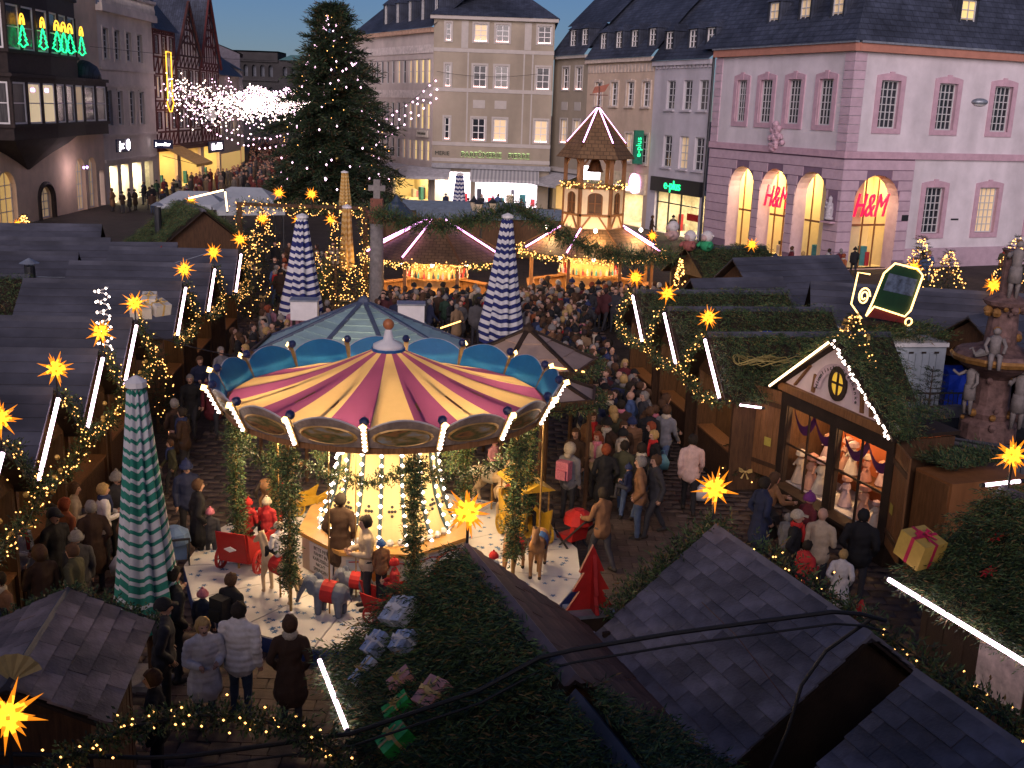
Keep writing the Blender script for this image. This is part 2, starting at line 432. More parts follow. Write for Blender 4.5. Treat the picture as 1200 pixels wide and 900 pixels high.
def body(kind, hem=.78, arms='down', legs='stand', bulk=1.0, child=False):
    """standing height about 1.72 m, facing +x"""
    P = []; one = (1, 1, 1); fl = (.72, 1, 1); ex = []
    hs = 1.0
    if legs == 'sit': hipz = .12
    else: hipz = .93
    dz = hipz - .93
    lean = .12 if arms == 'lean' else (.04 if legs == 'walk' else .02)
    sh = Vector((lean, 0, 1.40 + dz)); b = bulk
    P.append(([(0, 0, hipz), (lean * .4, 0, 1.08 + dz), (lean * .8, 0, 1.28 + dz), (lean, 0, 1.385 + dz)], [.185 * b, .165 * b, .185 * b, .135 * b], 0, fl))
    P.append(([(lean, -.135, 1.385 + dz), (lean, .135, 1.385 + dz)], [.075 * b, .075 * b], 0, one))
    if legs != 'sit':
        hw = .21 * b + (.05 if hem < .6 else 0)
        P.append(([(.0, 0, hem + .1), (0, 0, hipz)], [hw * .98, .19 * b], 0, (.74, 1, 1)))
    P.append(([(lean, 0, 1.42 + dz), (lean + .01, 0, 1.5 + dz)], [.07, .058], 0, one))
    hx_, hz = lean + .02, 1.60 + dz
    P.append(([(hx_ - .012, 0, hz + .025), (hx_ - .012, 0, hz + .026)], [.1, .1], 2, (1.05, .86, 1.12)))
    P.append(([(hx_ + .02, 0, hz - .03), (hx_ + .03, 0, hz - .065)], [.072, .05], 2, (1, .9, 1)))
    P.append(([(lean + .012, 0, 1.48 + dz), (hx_, 0, hz - .03)], [.055, .055], 2, one))
    P.append(([(hx_ + .088, 0, hz + .015), (hx_ + .108, 0, hz - .012)], [.012, .016], 2, one))
    for s_ in (-1, 1):
        P.append(([(hx_ - .005, s_ * .087, hz + .02), (hx_ - .005, s_ * .09, hz - .01)], [.018, .016], 2, (1, .6, 1)))
        P.append(([(hx_ + .083, s_ * .034, hz + .03), (hx_ + .083, s_ * .034, hz + .031)], [.013, .013], 4, one))
    P.append(([(hx_ + .083, -.02, hz - .05), (hx_ + .083, .02, hz - .05)], [.009, .009], 4, one))
    for s_ in (-1, 1):
        S0 = Vector((lean, s_ * .185 * b, 1.375 + dz))
        if arms == 'down': E, H_ = S0 + Vector((-.03, s_ * .05, -.29)), S0 + Vector((.05, s_ * .045, -.53))
        elif arms == 'hold': E, H_ = S0 + Vector((.0, s_ * .06, -.28)), S0 + Vector((.24, -s_ * .07, -.27))
        elif arms == 'swing': k = s_; E, H_ = S0 + Vector((-.06 * k - .02, s_ * .05, -.28)), S0 + Vector((.12 - .14 * k, s_ * .04, -.50))
        elif arms == 'push': E, H_ = S0 + Vector((.08, s_ * .05, -.26)), S0 + Vector((.34, s_ * .0, -.33))
        elif arms == 'lean': E, H_ = S0 + Vector((.14, s_ * .06, -.24)), S0 + Vector((.36, -s_ * .02, -.26))
        elif arms == 'pocket': E, H_ = S0 + Vector((-.08, s_ * .09, -.27)), S0 + Vector((.06, s_ * .01, -.45))
        elif arms == 'phone': E, H_ = (S0 + Vector((.05, .06, -.27)), S0 + Vector((.25, -.06, -.1))) if s_ > 0 else (S0 + Vector((0, -.05, -.28)), S0 + Vector((.06, -.04, -.5)))
        else: E, H_ = S0 + Vector((.1, s_ * .04, -.2)), S0 + Vector((.3, s_ * -.02, -.12))
        P.append(([S0, E, H_], [.072 * b, .058 * b, .05], 0, one)); d = (H_ - E).normalized()
        P.append(([H_, H_ + d * .075], [.033, .034], 2, (1, 1, 1))); ex += hand(H_, d, s_)
        if legs == 'stand': K, A = Vector((.02, s_ * .095, .50)), Vector((0, s_ * .105, .09))
        elif legs == 'walk': k = s_; K, A = Vector((.14 * k + .05, s_ * .085, .52)), Vector((.24 * k - (.05 if k < 0 else 0), s_ * .085, .1 if k > 0 else .14))
        else: K, A = Vector((.36, s_ * .13, hipz + .03)), Vector((.40, s_ * .13, hipz - .36))
        hp = Vector((0, s_ * .09, hipz))
        P.append(([hp, K, A], [.1, .068, .048], 1, one)); P.append(([A + Vector((-.04, 0, -.035)), A + Vector((.14, s_ * .01, -.05))], [.048, .04], 3, one))
    return P, ex

PROTO = {}
jean_m = mat('blue jeans', (.055, .085, .16), .85, .25, 9, rnd=.5, bump=.4, bscale=20)
def mk(kind, voxel=.017, quilt=0.0, jeans=False, **kw):
    P, ex = body(kind, **kw); pm = list(PM)
    if jeans: pm[1] = jean_m
    PROTO[kind] = fuse(P, voxel, pm, 'body', 2, ex, .0045, quilt)
mk('stand'); mk('hold', arms='hold'); mk('walk', arms='swing', legs='walk'); mk('coat', hem=.48, arms='pocket'); mk('coathold', hem=.52, arms='hold'); mk('coatwalk', hem=.55, arms='swing', legs='walk')
mk('push', arms='push', legs='walk'); mk('lean', arms='lean'); mk('stout', arms='pocket', bulk=1.14); mk('phone', arms='phone', jeans=True); mk('puffer', arms='down', bulk=1.12, quilt=.012, jeans=True); mk('puffercoat', hem=.55, arms='hold', bulk=1.08, quilt=.010); mk('jeanswalk', arms='swing', legs='walk', jeans=True); mk('jeans', arms='pocket', jeans=True); mk('sit', arms='hold', legs='sit')
HX = .04                                   # head centre of the bodies: x offset, z 1.62
def cap_mesh(name, kind):
    q = MB(); c = Vector((.025, 0, 1.625))
    def shell(r, zmin, back, n=14, k=7, sz=(1.05, .9, 1.08), off=(0, 0, 0)):
        vs, fs = [], []
        for i in range(k + 1):
            for j in range(n):
                a = 2 * pi * j / n; lim = zmin if cos(a) > .25 else back; th = (i / k) * (pi / 2 + lim * (1 if True else 0))
                vs.append((c.x + off[0] + r * sz[0] * sin(th) * cos(a), c.y + r * sz[1] * sin(th) * sin(a), c.z + off[2] + r * sz[2] * cos(th)))
        for i in range(k):
            for j in range(n): fs.append((i * n + j, i * n + (j + 1) % n, (i + 1) * n + (j + 1) % n, (i + 1) * n + j))
        q.add(vs, fs)
    if kind == 'short': shell(.117, -.35, .75)
    elif kind == 'long':
        shell(.121, -.4, .9); q.tube([(-.05, 0, 1.6), (-.075, 0, 1.5), (-.085, 0, 1.38)], [.095, .1, .07], 10)
    elif kind == 'bob': shell(.126, -.4, 1.1)
    elif kind == 'beanie': shell(.126, -.12, .12); q.lathe([(.128, -.035), (.135, -.01), (.134, .03), (.126, .04)], 14, c=(c.x, 0, c.z - .005), cap=False); q.ball((c.x, 0, c.z + .15), .03, 8)
    elif kind == 'cap': shell(.124, -.1, .2); q.prism([(c.x + .08, -.07, c.z + .03), (c.x + .2, -.05, c.z + .005), (c.x + .2, .05, c.z + .005), (c.x + .08, .07, c.z + .03)], (0, 0, .015))
    elif kind == 'hood': shell(.14, -.45, 1.25, sz=(1.08, .98, 1.08), off=(-.02, 0, 0)); q.tube([(-.07, 0, 1.52), (-.1, 0, 1.44)], [.09, .06], 9)
    elif kind == 'brim': shell(.122, -.1, .15); q.lathe([(.12, .0), (.19, -.015), (.19, -.005), (.12, .025)], 16, c=(c.x, 0, c.z + .02), cap=False)
    if name == 'hair': q.v = [(x + .006 * sin(70 * y + 50 * z), y + .006 * sin(60 * z + 55 * x), z + .007 * sin(65 * x - 48 * y)) for x, y, z in q.v]
    return q.mesh(name, hair_m, True)
HEAD = {k: cap_mesh(n, k) for k, n in (('short', 'hair'), ('long', 'hair'), ('bob', 'hair'), ('beanie', 'hat'), ('cap', 'cap'), ('hood', 'hood'), ('brim', 'hat'))}
SCARF = MB().lathe([(.085, 1.40), (.115, 1.43), (.115, 1.49), (.08, 1.52)], 12, c=(.03, 0, 0), cap=False).tube([(.13, .03, 1.46), (.17, .04, 1.3), (.16, .05, 1.12)], [.04, .035, .03], 6).mesh('scarf', hair_m, True)
PACK = MB().bx(-.34, -.14, -.15, .15, 1.0, 1.4).bx(-.4, -.341, -.11, .11, 1.02, 1.22).mesh('backpack', hair_m)
COAT = {'black': (.012, .012, .015), 'charcoal': (.035, .035, .042), 'navy blue': (.014, .02, .055), 'dark brown': (.045, .024, .015), 'olive': (.05, .05, .028), 'maroon': (.10, .014, .022), 'grey': (.16, .16, .18), 'beige': (.42, .33, .24), 'white': (.64, .61, .62), 'tan brown': (.20, .10, .05), 'red': (.38, .025, .03), 'dusty pink': (.42, .20, .24), 'rust orange': (.32, .10, .04), 'denim blue': (.06, .10, .22), 'pale pinkish': (.58, .40, .36), 'dark green': (.02, .045, .03)}
HAIRC = {'dark': (.02, .014, .010), 'brown': (.07, .035, .018), 'blond': (.38, .25, .10), 'grey': (.19, .175, .165), 'white': (.40, .38, .36), 'red': (.22, .05, .02), 'navy': (.02, .03, .09), 'black': (.012, .012, .014), 'pink': (.5, .16, .22), 'scarlet': (.42, .02, .02), 'cream': (.42, .36, .28), 'blue': (.05, .13, .35), 'purple': (.15, .03, .16)}
def person(x, y, rz, kind='stand', coat='black', head=('short', 'brown'), where='in the crowd', s=1.0, scarf=None, pack=None, z=0.0, extra='', group=None, label=None):
    nm, hc = head if head else (None, None)
    word = {'short': 'hair', 'long': 'long hair', 'bob': 'bobbed hair', 'beanie': 'woolly hat', 'cap': 'cap', 'hood': 'hood up', 'brim': 'brimmed hat'}.get(nm, '')
    c = 'child' if s < .8 else 'person'
    lab = label or ('%s in %s %s%s%s%s %s' % (c, coat, 'coat' if 'coat' in kind else 'jacket', (', %s %s' % (hc, word)) if nm else ', bald', (', %s scarf' % scarf) if scarf else '', (', %s backpack' % pack) if pack else '', where))
    if len(lab.split()) > 16: lab = lab.replace(', %s backpack' % pack, '')
    if len(lab.split()) > 16: lab = lab.replace(', %s scarf' % scarf, '')
    t = thing('person', lab.replace('  ', ' '), 'person', (x, y, z), rz, group or ('people ' + where))
    t.scale = (s, s, s)
    hd = 1.0
    put('body', PROTO[kind], t, color=COAT[coat])
    sit = Matrix.Translation((0, 0, -.81)) if kind == 'sit' else (Matrix.Translation((.10, 0, 0)) if kind == 'lean' else (Matrix.Translation((.02, 0, 0)) if kind in ('walk', 'coatwalk', 'push', 'jeanswalk') else None))
    if nm: put(HEAD[nm].name.split('.')[0], HEAD[nm], t, sit, color=HAIRC[hc])
    if scarf: put('scarf', SCARF, t, sit, color=HAIRC[scarf])
    if pack: put('backpack', PACK, t, sit, color=HAIRC[pack])
    return t
# carousel animals
def animal(name, kind):
    P = []; o = (1, 1, 1)
    if kind == 'horse':
        P.append(([(-.38, 0, .72), (0, 0, .70), (.34, 0, .74)], [.17, .165, .18], 0, o)); P.append(([(.40, 0, .8), (.56, 0, 1.08), (.62, 0, 1.16)], [.14, .09, .085], 0, (1, .8, 1))); P.append(([(.62, 0, 1.15), (.82, 0, 1.0)], [.085, .05], 0, o))
        for s_ in (-1, 1):
            P.append(([(.34, s_ * .1, .65), (.44, s_ * .1, .38), (.42, s_ * .1, .06)], [.085, .05, .035], 0, o)); P.append(([(-.38, s_ * .1, .66), (-.30, s_ * .1, .44), (-.46, s_ * .1, .28), (-.44, s_ * .1, .05)], [.11, .07, .045, .035], 0, o)); P.append(([(.60, s_ * .05, 1.2), (.6, s_ * .06, 1.3)], [.03, .012], 0, o))
            P.append(([(.42, s_ * .1, .05), (.45, s_ * .1, .04)], [.042, .042], 1, o)); P.append(([(-.44, s_ * .1, .05), (-.41, s_ * .1, .04)], [.042, .042], 1, o))
        P.append(([(-.52, 0, .8), (-.66, 0, .6), (-.64, 0, .4)], [.04, .06, .03], 1, o)); P.append(([(.36, 0, 1.0), (.5, 0, 1.2), (.58, 0, 1.26)], [.05, .055, .045], 1, (1, .5, 1)))
    else:
        P.append(([(-.3, 0, .62), (.25, 0, .66)], [.30, .29], 0, o)); P.append(([(.55, 0, .85), (.6, 0, .82)], [.2, .18], 0, o)); P.append(([(.72, 0, .74), (.88, 0, .45), (.98, 0, .2)], [.09, .065, .045], 0, o))
        for s_ in (-1, 1):
            P.append(([(.25, s_ * .16, .5), (.27, s_ * .16, .06)], [.13, .1], 0, o)); P.append(([(-.32, s_ * .16, .5), (-.34, s_ * .16, .06)], [.13, .1], 0, o)); P.append(([(.46, s_ * .22, .9), (.4, s_ * .32, .72)], [.15, .14], 0, (1, .3, 1)))
        P.append(([(-.58, 0, .7), (-.66, 0, .45)], [.03, .02], 0, o))
    return P
HORSE = fuse(animal('horse', 'horse'), .022, [mat('chestnut paint', (.34, .17, .07), .4, .25, 5), mat('dark mane', (.03, .02, .015), .6)], 'animal_body')
HORSE2 = HORSE.copy(); HORSE2.materials.clear(); [HORSE2.materials.append(m) for m in (mat('cream horse paint', (.52, .38, .24), .4, .15, 5), mat('dark mane', (.03, .02, .015), .6))]
ELEPH = fuse(animal('elephant', 'elephant'), .026, [mat('grey blue paint', (.13, .15, .20), .45, .2, 5)], 'animal_body')

PROTO_LOW = {}
for _k, _kw in (('a', dict(arms='down')), ('b', dict(arms='hold')), ('c', dict(hem=.5, arms='pocket')), ('d', dict(arms='swing', legs='walk'))):
    _P, _ = body(_k, **_kw); _P.append(([(.005, 0, 1.66), (-.012, 0, 1.63)], [.1, .108], 5, (1.05, .92, 1.0)))
    _m = fuse(_P, .042, PM + [hair_m], 'low', 1); _m.calc_loop_triangles(); _n = len(_m.loop_triangles)
    _v = np.empty(len(_m.vertices) * 3); _m.vertices.foreach_get('co', _v); _t = np.empty(_n * 3, np.int32); _m.loop_triangles.foreach_get('vertices', _t); _i = np.array([t.material_index for t in _m.loop_triangles])
    PROTO_LOW[_k] = (_v.reshape(-1, 3), _t.reshape(-1, 3), _i); bpy.data.meshes.remove(_m)

# ================================================================== GROUND
m_pave = mat('paving', (.055, .041, .036), .85, .35, .8, bump=.5, bscale=12, brick=(1.0, .42, .29, .02))
m_stone = mat('paving stone', (.088, .064, .056), .8, .3, 2.5, rnd=.3, bump=.5, bscale=25)
gb = MB(); gb.add([(-900, -60, -.02), (900, -60, -.02), (900, 1500, -.02), (-900, 1500, -.02)], [(0, 1, 2, 3)])
ground = gb.build('ground', m_pave, kind='structure')
def paving():
    sm = MB().bx(-.5, .5, -.5, .5, -.5, .5)
    stone = sm.mesh('paving_stone', m_stone)
    cells = []
    for (xa, xb, ya, yb) in ((-8, 8.5, 12, 30), (-11, 3.5, 30, 46)):
        j = 0; y = ya
        while y < yb:
            x = xa + (.21 if j % 2 else 0)
            while x < xb:
                cells.append((x, y)); x += .42
            y += .29; j += 1
    def seen(c):                      # the open patches where no roof or crowd covers the ground come first
        x, y = c
        a = abs(x + 3.3) / 1.3 + abs(y - 14.6) / 1.2
        b = abs(x - 2.9) / 1.5 + abs(y - 19.5) / 3.0
        return min(a, b)
    cells.sort(key=seen)
    for x, y in cells[:300]:
        h = random.uniform(-.006, .006)
        put('paving_stone', stone, ground, Matrix.Translation((x, y, .005 + h)) @ Matrix.Rotation(random.uniform(-.02, .02), 4, 'Z') @ Matrix.Diagonal((.405, .275, .05, 1)))
    rest = cells[300:]
    P = np.array(rest); N = len(P); hh = RNG.uniform(.018, .032, N)
    c = np.array([(-.2, -.135), (.2, -.135), (.2, .135), (-.2, .135)])
    top = np.concatenate([P[:, None, :] + c[None] * .97, np.repeat(hh[:, None, None], 4, 1)], 2)
    bot = np.concatenate([P[:, None, :] + c[None], np.full((N, 4, 1), -.03)], 2)
    Vv = np.concatenate([top, bot], 1).reshape(-1, 3)
    f = np.array([(0, 1, 2, 3), (4, 5, 1, 0), (5, 6, 2, 1), (6, 7, 3, 2), (7, 4, 0, 3)])
    m2 = mat('paving stones beyond', (.088, .064, .056), .8, .3, 2.5, isl=.3, bump=.5, bscale=25)
    put('paving_stones', npmesh('paving_stones', Vv, (np.arange(N)[:, None, None] * 8 + f[None]).reshape(-1, 4), m2), ground, kind='stuff')
paving()

# ================================================================== FACADES
_wcache = {}
CURT = mat('pane with grey curtain', (.035, .037, .046), .25, .5, 2.5, stretch=(6, 1, .4)); CURT2 = mat('pane with pale curtain', (.085, .08, .082), .3, .6, 2.0, stretch=(8, 1, .5))
class Fac:
    """one facade of a building: x runs along it, z up, 'out' is the sign of the outward y"""
    def __init__(s, parent, T=None, out=1): s.p, s.T, s.o = parent, T or Matrix.Identity(4), out
    def at(s, x, o, z): return s.T @ Matrix.Translation((x, o * s.o, z))
    def box(s, name, x0, x1, o0, o1, z0, z1, m, parent=None):
        a, b = sorted((o0 * s.o, o1 * s.o))
        q = MB().bx(0, x1 - x0, a, b, z0, z1)
        return q.build(name, m, parent or s.p, s.T @ Matrix.Translation((x0, 0, 0)) if parent is None else None)
    def wall(s, x0, x1, z0, z1, holes, m, depth=.3, name='wall', mr=None):
        """wall sheet with real openings and reveals; a hole is (x0,x1,z0,z1,rise) with rise > 0 for an arched head"""
        q = MB(); xs = sorted({x0, x1, *[v for h in holes for v in h[:2]]}); zs = sorted({z0, z1, *[v for h in holes for v in h[2:4]]})
        for i in range(len(xs) - 1):
            for k in range(len(zs) - 1):
                cx, cz = (xs[i] + xs[i + 1]) / 2, (zs[k] + zs[k + 1]) / 2
                if any(h[0] < cx < h[1] and h[2] < cz < h[3] for h in holes): continue
                q.add([(xs[i], 0, zs[k]), (xs[i + 1], 0, zs[k]), (xs[i + 1], 0, zs[k + 1]), (xs[i], 0, zs[k + 1])], [(0, 1, 2, 3)])
        d = -depth * s.o
        for h in holes:
            a, b, c, e = h[:4]; rise = h[4] if len(h) > 4 else 0
            q.add([(a, 0, c), (a, d, c), (b, d, c), (b, 0, c)], [(0, 1, 2, 3)], 1)
            spr = e - rise
            for X in (a, b): q.add([(X, 0, c), (X, d, c), (X, d, spr), (X, 0, spr)], [(0, 1, 2, 3)], 1)
            if rise <= 0:
                q.add([(a, 0, e), (a, d, e), (b, d, e), (b, 0, e)], [(0, 1, 2, 3)], 1)
            else:
                n = 12; mx, hw = (a + b) / 2, (b - a) / 2
                P = [(mx - hw * cos(pi * i / n), spr + rise * sin(pi * i / n)) for i in range(n + 1)]
                for i in range(n):
                    q.add([(P[i][0], 0, P[i][1]), (P[i][0], d, P[i][1]), (P[i + 1][0], d, P[i + 1][1]), (P[i + 1][0], 0, P[i + 1][1])], [(0, 1, 2, 3)], 1)
                    q.add([(P[i][0], 0, P[i][1]), (P[i + 1][0], 0, P[i + 1][1]), (P[i + 1][0], 0, e), (P[i][0], 0, e)], [(0, 1, 2, 3)])
        return q.build(name, [m, mr or m], s.p, s.T)
    def window(s, x0, x1, z0, z1, nx=2, nz=3, fm=None, pm=None, inset=.18, fw=.07, sill=None, trim=None, tm=None, key=False, candle=False, sub=True):
        w, h = round(x1 - x0, 2), round(z1 - z0, 2); k = (w, h, nx, nz, fw, (fm or M['white']).name)
        if k not in _wcache:
            q = MB(); t = .035
            for a, b, c, e in ((0, fw, 0, h), (w - fw, w, 0, h), (fw, w - fw, 0, fw), (fw, w - fw, h - fw, h)): q.bx(a, b, -t, t, c, e)
            for i in range(1, nx): xx = fw + (w - 2 * fw) * i / nx; q.bx(xx - fw * .38, xx + fw * .38, -t * .8, t * .8, fw, h - fw)
            for i in range(1, nz): zz = fw + (h - 2 * fw) * i / nz; q.bx(fw, w - fw, -t * .7, t * .7, zz - fw * .33, zz + fw * .33)
            _wcache[k] = (q.mesh('window', fm or M['white']), MB().add([(fw * .5, 0, fw * .5), (w - fw * .5, 0, fw * .5), (w - fw * .5, 0, h - fw * .5), (fw * .5, 0, h - fw * .5)], [(0, 1, 2, 3)]))
        fme, pq = _wcache[k]
        if pm is M['glass'] or pm is None:
            pm = random.choice((M['glass'], M['glass'], CURT, CURT2))
        o = put('window', fme, s.p, s.at(x0, -inset, z0))
        pk = (k, (pm or M['glass']).name)
        if pk not in _wcache: _wcache[pk] = pq.mesh('pane', pm or M['glass'])
        if sub: put('pane', _wcache[pk], o, Matrix.Translation((0, -.02 * s.o, 0)))
        if sill:
            MB().bx(-.1, w + .1, *sorted((s.o * (inset - .02), s.o * (inset + sill))), -.13, -.003).build('sill', tm or M['white'], o)
        if trim:
            q = MB(); g_, oo = trim, sorted((s.o * (inset - .06), s.o * (inset + .07)))
            q.bx(-g_, 0, *oo, 0, h); q.bx(w, w + g_, *oo, 0, h); q.bx(-g_, w + g_, *oo, -g_ * .9, 0)
            if key:                                       # segmental head with keystone
                n = 6; top = [(-g_, h + g_ * .55)] + [(-g_ + (w + 2 * g_) * i / n, h + g_ * (.75 + .45 * sin(pi * i / n))) for i in range(n + 1)] + [(w + g_, h + g_ * .55)]
                q.prism([(x, oo[0], z) for x, z in [(-g_, h)] + top + [(w + g_, h)]], (0, oo[1] - oo[0], 0))
                q.bx(w / 2 - .16, w / 2 + .16, oo[0] - .02, oo[1] + .03, h + .02, h + g_ * 1.45)
            else: q.bx(-g_, w + g_, *oo, h, h + g_)
            q.build('surround', tm or M['white'], o)
        if candle:
            q = MB(); nb = max(3, int(w / .16))
            for i in range(nb): q.ball((w * (i + .5) / nb, s.o * (inset * .6), .05), .045, 6)
            q.bx(.03, w - .03, s.o * inset * .6 - .03, s.o * inset * .6 + .03, .004, .02)
            q.build('candle_row', G['candle'], o)
        return o

def roof_poly(name, pts_faces, parent, m, T=None):
    q = MB()
    for pts in pts_faces: q.add(pts, [tuple(range(len(pts)))])
    return q.build(name, m, parent, T)

def dormer(fac, x, o, z, w=1.1, h=1.5, depth=2.0, fm=None, pm=None, roofm=None, wallm=None):
    """small roof dormer: cheeks, window, hipped cap"""
    q = MB(); b = sorted((-depth * fac.o, 0)); g_ = .14
    q.bx(-g_, 0, *b, 0, h); q.bx(w, w + g_, *b, 0, h); q.bx(0, w, *sorted((-.3 * fac.o, -.25 * fac.o)), 0, h)
    d = put('dormer', q.mesh('dormer', wallm or M['slate']), fac.p, fac.at(x, o, z))
    e = .12 * fac.o; dd = -depth * fac.o
    MB().add([(-g_ - .1, e, h), (w + g_ + .1, e, h), (w + g_ + .1, dd, h), (-g_ - .1, dd, h), (w / 2, e - .5 * fac.o, h + .55), (w / 2, dd, h + .55)],
             [(0, 1, 4), (1, 2, 5, 4), (3, 0, 4, 5), (0, 3, 2, 1)]).build('dormer_roof', roofm or M['slate'], d)
    f2 = Fac(d, None, fac.o)
    f2.window(.03, w - .03, .05, h - .04, 2, 3, fm, pm, inset=.12, fw=.08, sub=False)
    MB().add([(.03, -.16 * fac.o, .05), (w - .03, -.16 * fac.o, .05), (w - .03, -.16 * fac.o, h - .04), (.03, -.16 * fac.o, h - .04)], [(0, 1, 2, 3)]).build('pane', pm or M['glass'], d)
    return d

m_lit = glow('lit room behind pane', (1.0, .66, .26), .55)
m_lit2 = glow('dim lit pane', (.9, .62, .36), .22)
m_litw = glow('pale lit room', (1.0, .78, .50), .75)
LAMPS = []
def lamp(parent, loc, watts, col=(1.0, .72, .38), r=.12, name='lamp_bulb', body=True, bm=None):
    """a lit lamp: its bulb and its light"""
    if body: MB().ball((0, 0, 0), min(r, .09), 8).build(name, bm or G['bulbw'], parent, Matrix.Translation(loc))
    L_ = bpy.data.lights.new('lamp_light', 'POINT'); L_.energy = watts; L_.color = col; L_.shadow_soft_size = r
    o = put('lamp_light', L_, parent, Matrix.Translation((loc[0], loc[1], loc[2] - .12)))
    LAMPS.append(o); return o

def shop_room(fac, x0, x1, z0, z1, depth, wm, watts, col, name='shop_room', goods=0, gm=None):
    """lit shop behind an opening: floor, walls, ceiling with a lamp panel, and goods on show"""
    q = MB(); o = fac.o; y0, y1 = -.36 * o, -(depth + .36) * o
    a, b, c, e = x0 - .25, x1 + .25, z0 - .02, z1 + .15
    q.add([(a, y0, c), (b, y0, c), (b, y1, c), (a, y1, c), (a, y0, e), (b, y0, e), (b, y1, e), (a, y1, e)],
          [(0, 1, 2, 3), (4, 7, 6, 5), (2, 6, 7, 3), (0, 3, 7, 4), (1, 5, 6, 2)])
    r = q.build(name, wm, fac.p, fac.T)
    lx, ly = (a + b) / 2, -(depth * .45 + .36) * o
    MB().bx(lx - (b - a) * .3, lx + (b - a) * .3, ly - .2, ly + .2, e - .1, e - .05).build('ceiling_lamp', G['room'] if col[2] < .7 else G['roomw'], r)
    Ld = bpy.data.lights.new('lamp_light', 'AREA'); Ld.energy = watts; Ld.color = col; Ld.shape = 'RECTANGLE'
    Ld.size, Ld.size_y = (b - a) * .6, .4
    put('lamp_light', Ld, r, Matrix.Translation((lx, ly, e - .13)))
    rs = random.Random(int(x0 * 100) + goods)
    for i in range(goods):
        w_, h_ = rs.uniform(.25, .6), rs.uniform(.5, 1.5); x = rs.uniform(x0, x1 - w_); y = -(rs.uniform(.5, .9) * depth + .2) * o
        MB().bx(x, x + w_, y - .15, y + .15, c, c + h_).build('display_stand', gm[i % len(gm)] if gm else M['woodl'], r)
    return r

cloths = [mat('cloth red', (.35, .03, .04), .8), mat('cloth cream', (.6, .5, .38), .8), mat('cloth dark', (.03, .03, .04), .8), mat('cloth teal', (.05, .2, .22), .8), mat('cloth pink', (.5, .2, .28), .8)]

# ------------------------------------------------------------------ pink corner palace
A24 = rad(24)
pm_up = mat('pale plaster', (.60, .55, .59), .8, .10, .9, stain=(.13, (.5, .5, .12)))
pm_tr = mat('mauve sandstone', (.50, .33, .40), .75, .14, 2, bump=.3)
pm_lo = mat('mauve rustication', (.49, .36, .43), .75, .12, 2, rnd=.07, bump=.3)
pm_jo = mat('dark joint stone', (.20, .13, .19), .85, .1, 2)  # darker stone behind the open course joints and in the niche
pm_co = mat('orange cornice', (.42, .19, .14), .7, .12, 2)
cream = mat('cream room', (.80, .63, .32), .7, .06, 2)
wfr = mat('grey white window wood', (.50, .50, .52), .5, .08, 3)
pal = thing('corner_palace', 'pink and white corner palace with arcade, slate hip roof and red letters in its arches', 'building', (18.83, 64.14, 0), rad(90) + A24)
FL = Fac(pal, None, 1)
FR = Fac(pal, Matrix.Rotation(-pi / 2, 4, 'Z'), -1)
archL = [(1.25, 4.2, 0, 5.6, 1.5), (4.95, 7.8, 0, 5.55, 1.45), (8.5, 11.25, 0, 5.5, 1.4)]
winL = [(1.6, 2.9, 8.35, 11.0), (4.55, 5.85, 8.35, 11.0), (7.4, 8.7, 8.35, 11.0), (10.15, 11.25, 8.35, 11.0)]
FL.wall(0, 13.9, 6.9, 12.5, [(*w, 0) for w in winL], pm_up, mr=pm_tr)
FL.wall(0, 13.9, 0, 6.9, archL, pm_jo, .9, mr=pm_lo)
archR = [(1.0, 4.4, 0, 5.6, 1.7)]
winR = [(2.05, 3.5, 8.3, 11.0), (6.45, 7.9, 8.3, 11.0), (10.9, 12.4, 8.3, 11.0), (15.4, 16.9, 8.3, 11.0)]
winRl = [(6.4, 7.9, 2.1, 4.9), (10.8, 12.4, 2.1, 4.9), (15.3, 16.9, 2.1, 4.9)]
FR.wall(0, 24, 6.9, 12.5, [(*w, 0) for w in winR], pm_up, mr=pm_tr)
FR.wall(0, 5.3, 0, 6.9, archR, pm_jo, .9, mr=pm_lo)
FR.wall(5.3, 24, 0, 6.9, [(*w, 0) for w in winRl], pm_up, mr=pm_tr)
for F_, ws, lit in ((FL, winL, 0), (FR, winR, 0), (FR, winRl, 1)):
    for i, w in enumerate(ws):
        F_.window(*w, 4, 6, wfr, m_lit2 if (lit and i == 1) else M['glass'], inset=.22, fw=.075, trim=.34, tm=pm_tr, key=True)
for F_, n in ((FL, 13.9), (FR, 24)):
    F_.box('string_course', -.14 if F_ is FL else .0, n, 0, .16, 6.55, 6.95, pm_tr)
    F_.box('cornice', -.3 if F_ is FL else 0, n, 0, .34, 12.5, 12.95, pm_co)
    F_.box('gutter', -.42 if F_ is FL else 0, n, .2, .46, 12.95, 13.07, M['zinc'])
def rustic(F_, x0, x1, holes, z0=.5, z1=6.5, nrow=10):
    """courses of stone blocks with open joints, cut at the arches"""
    hgt = (z1 - z0) / nrow
    for r in range(nrow):
        a, b = z0 + r * hgt, z0 + (r + 1) * hgt - .045; cuts = [x0]
        for h in holes:
            spr = h[3] - h[4]; hw = (h[1] - h[0]) / 2; mx = (h[0] + h[1]) / 2
            if a < spr: k = hw
            elif a < h[3]: k = hw * math.sqrt(max(0, 1 - ((a - spr) / h[4]) ** 2))
            else: k = 0
            if k > 0: cuts += [mx - k, mx + k]
        cuts.append(x1)
        for i in range(0, len(cuts), 2):
            if cuts[i + 1] - cuts[i] > .1: F_.box('stone_course', cuts[i] + (.002 if i else 0), cuts[i + 1], .003, .05, a, b, pm_lo)
rustic(FL, -.04, 13.9, archL); rustic(FR, .0, 5.3, archR)
FL.box('plinth', -.1, 1.2, .052, .12, 0, .5, pm_tr); FR.box('plinth', 5.3, 24, .003, .1, 0, 1.2, pm_lo)
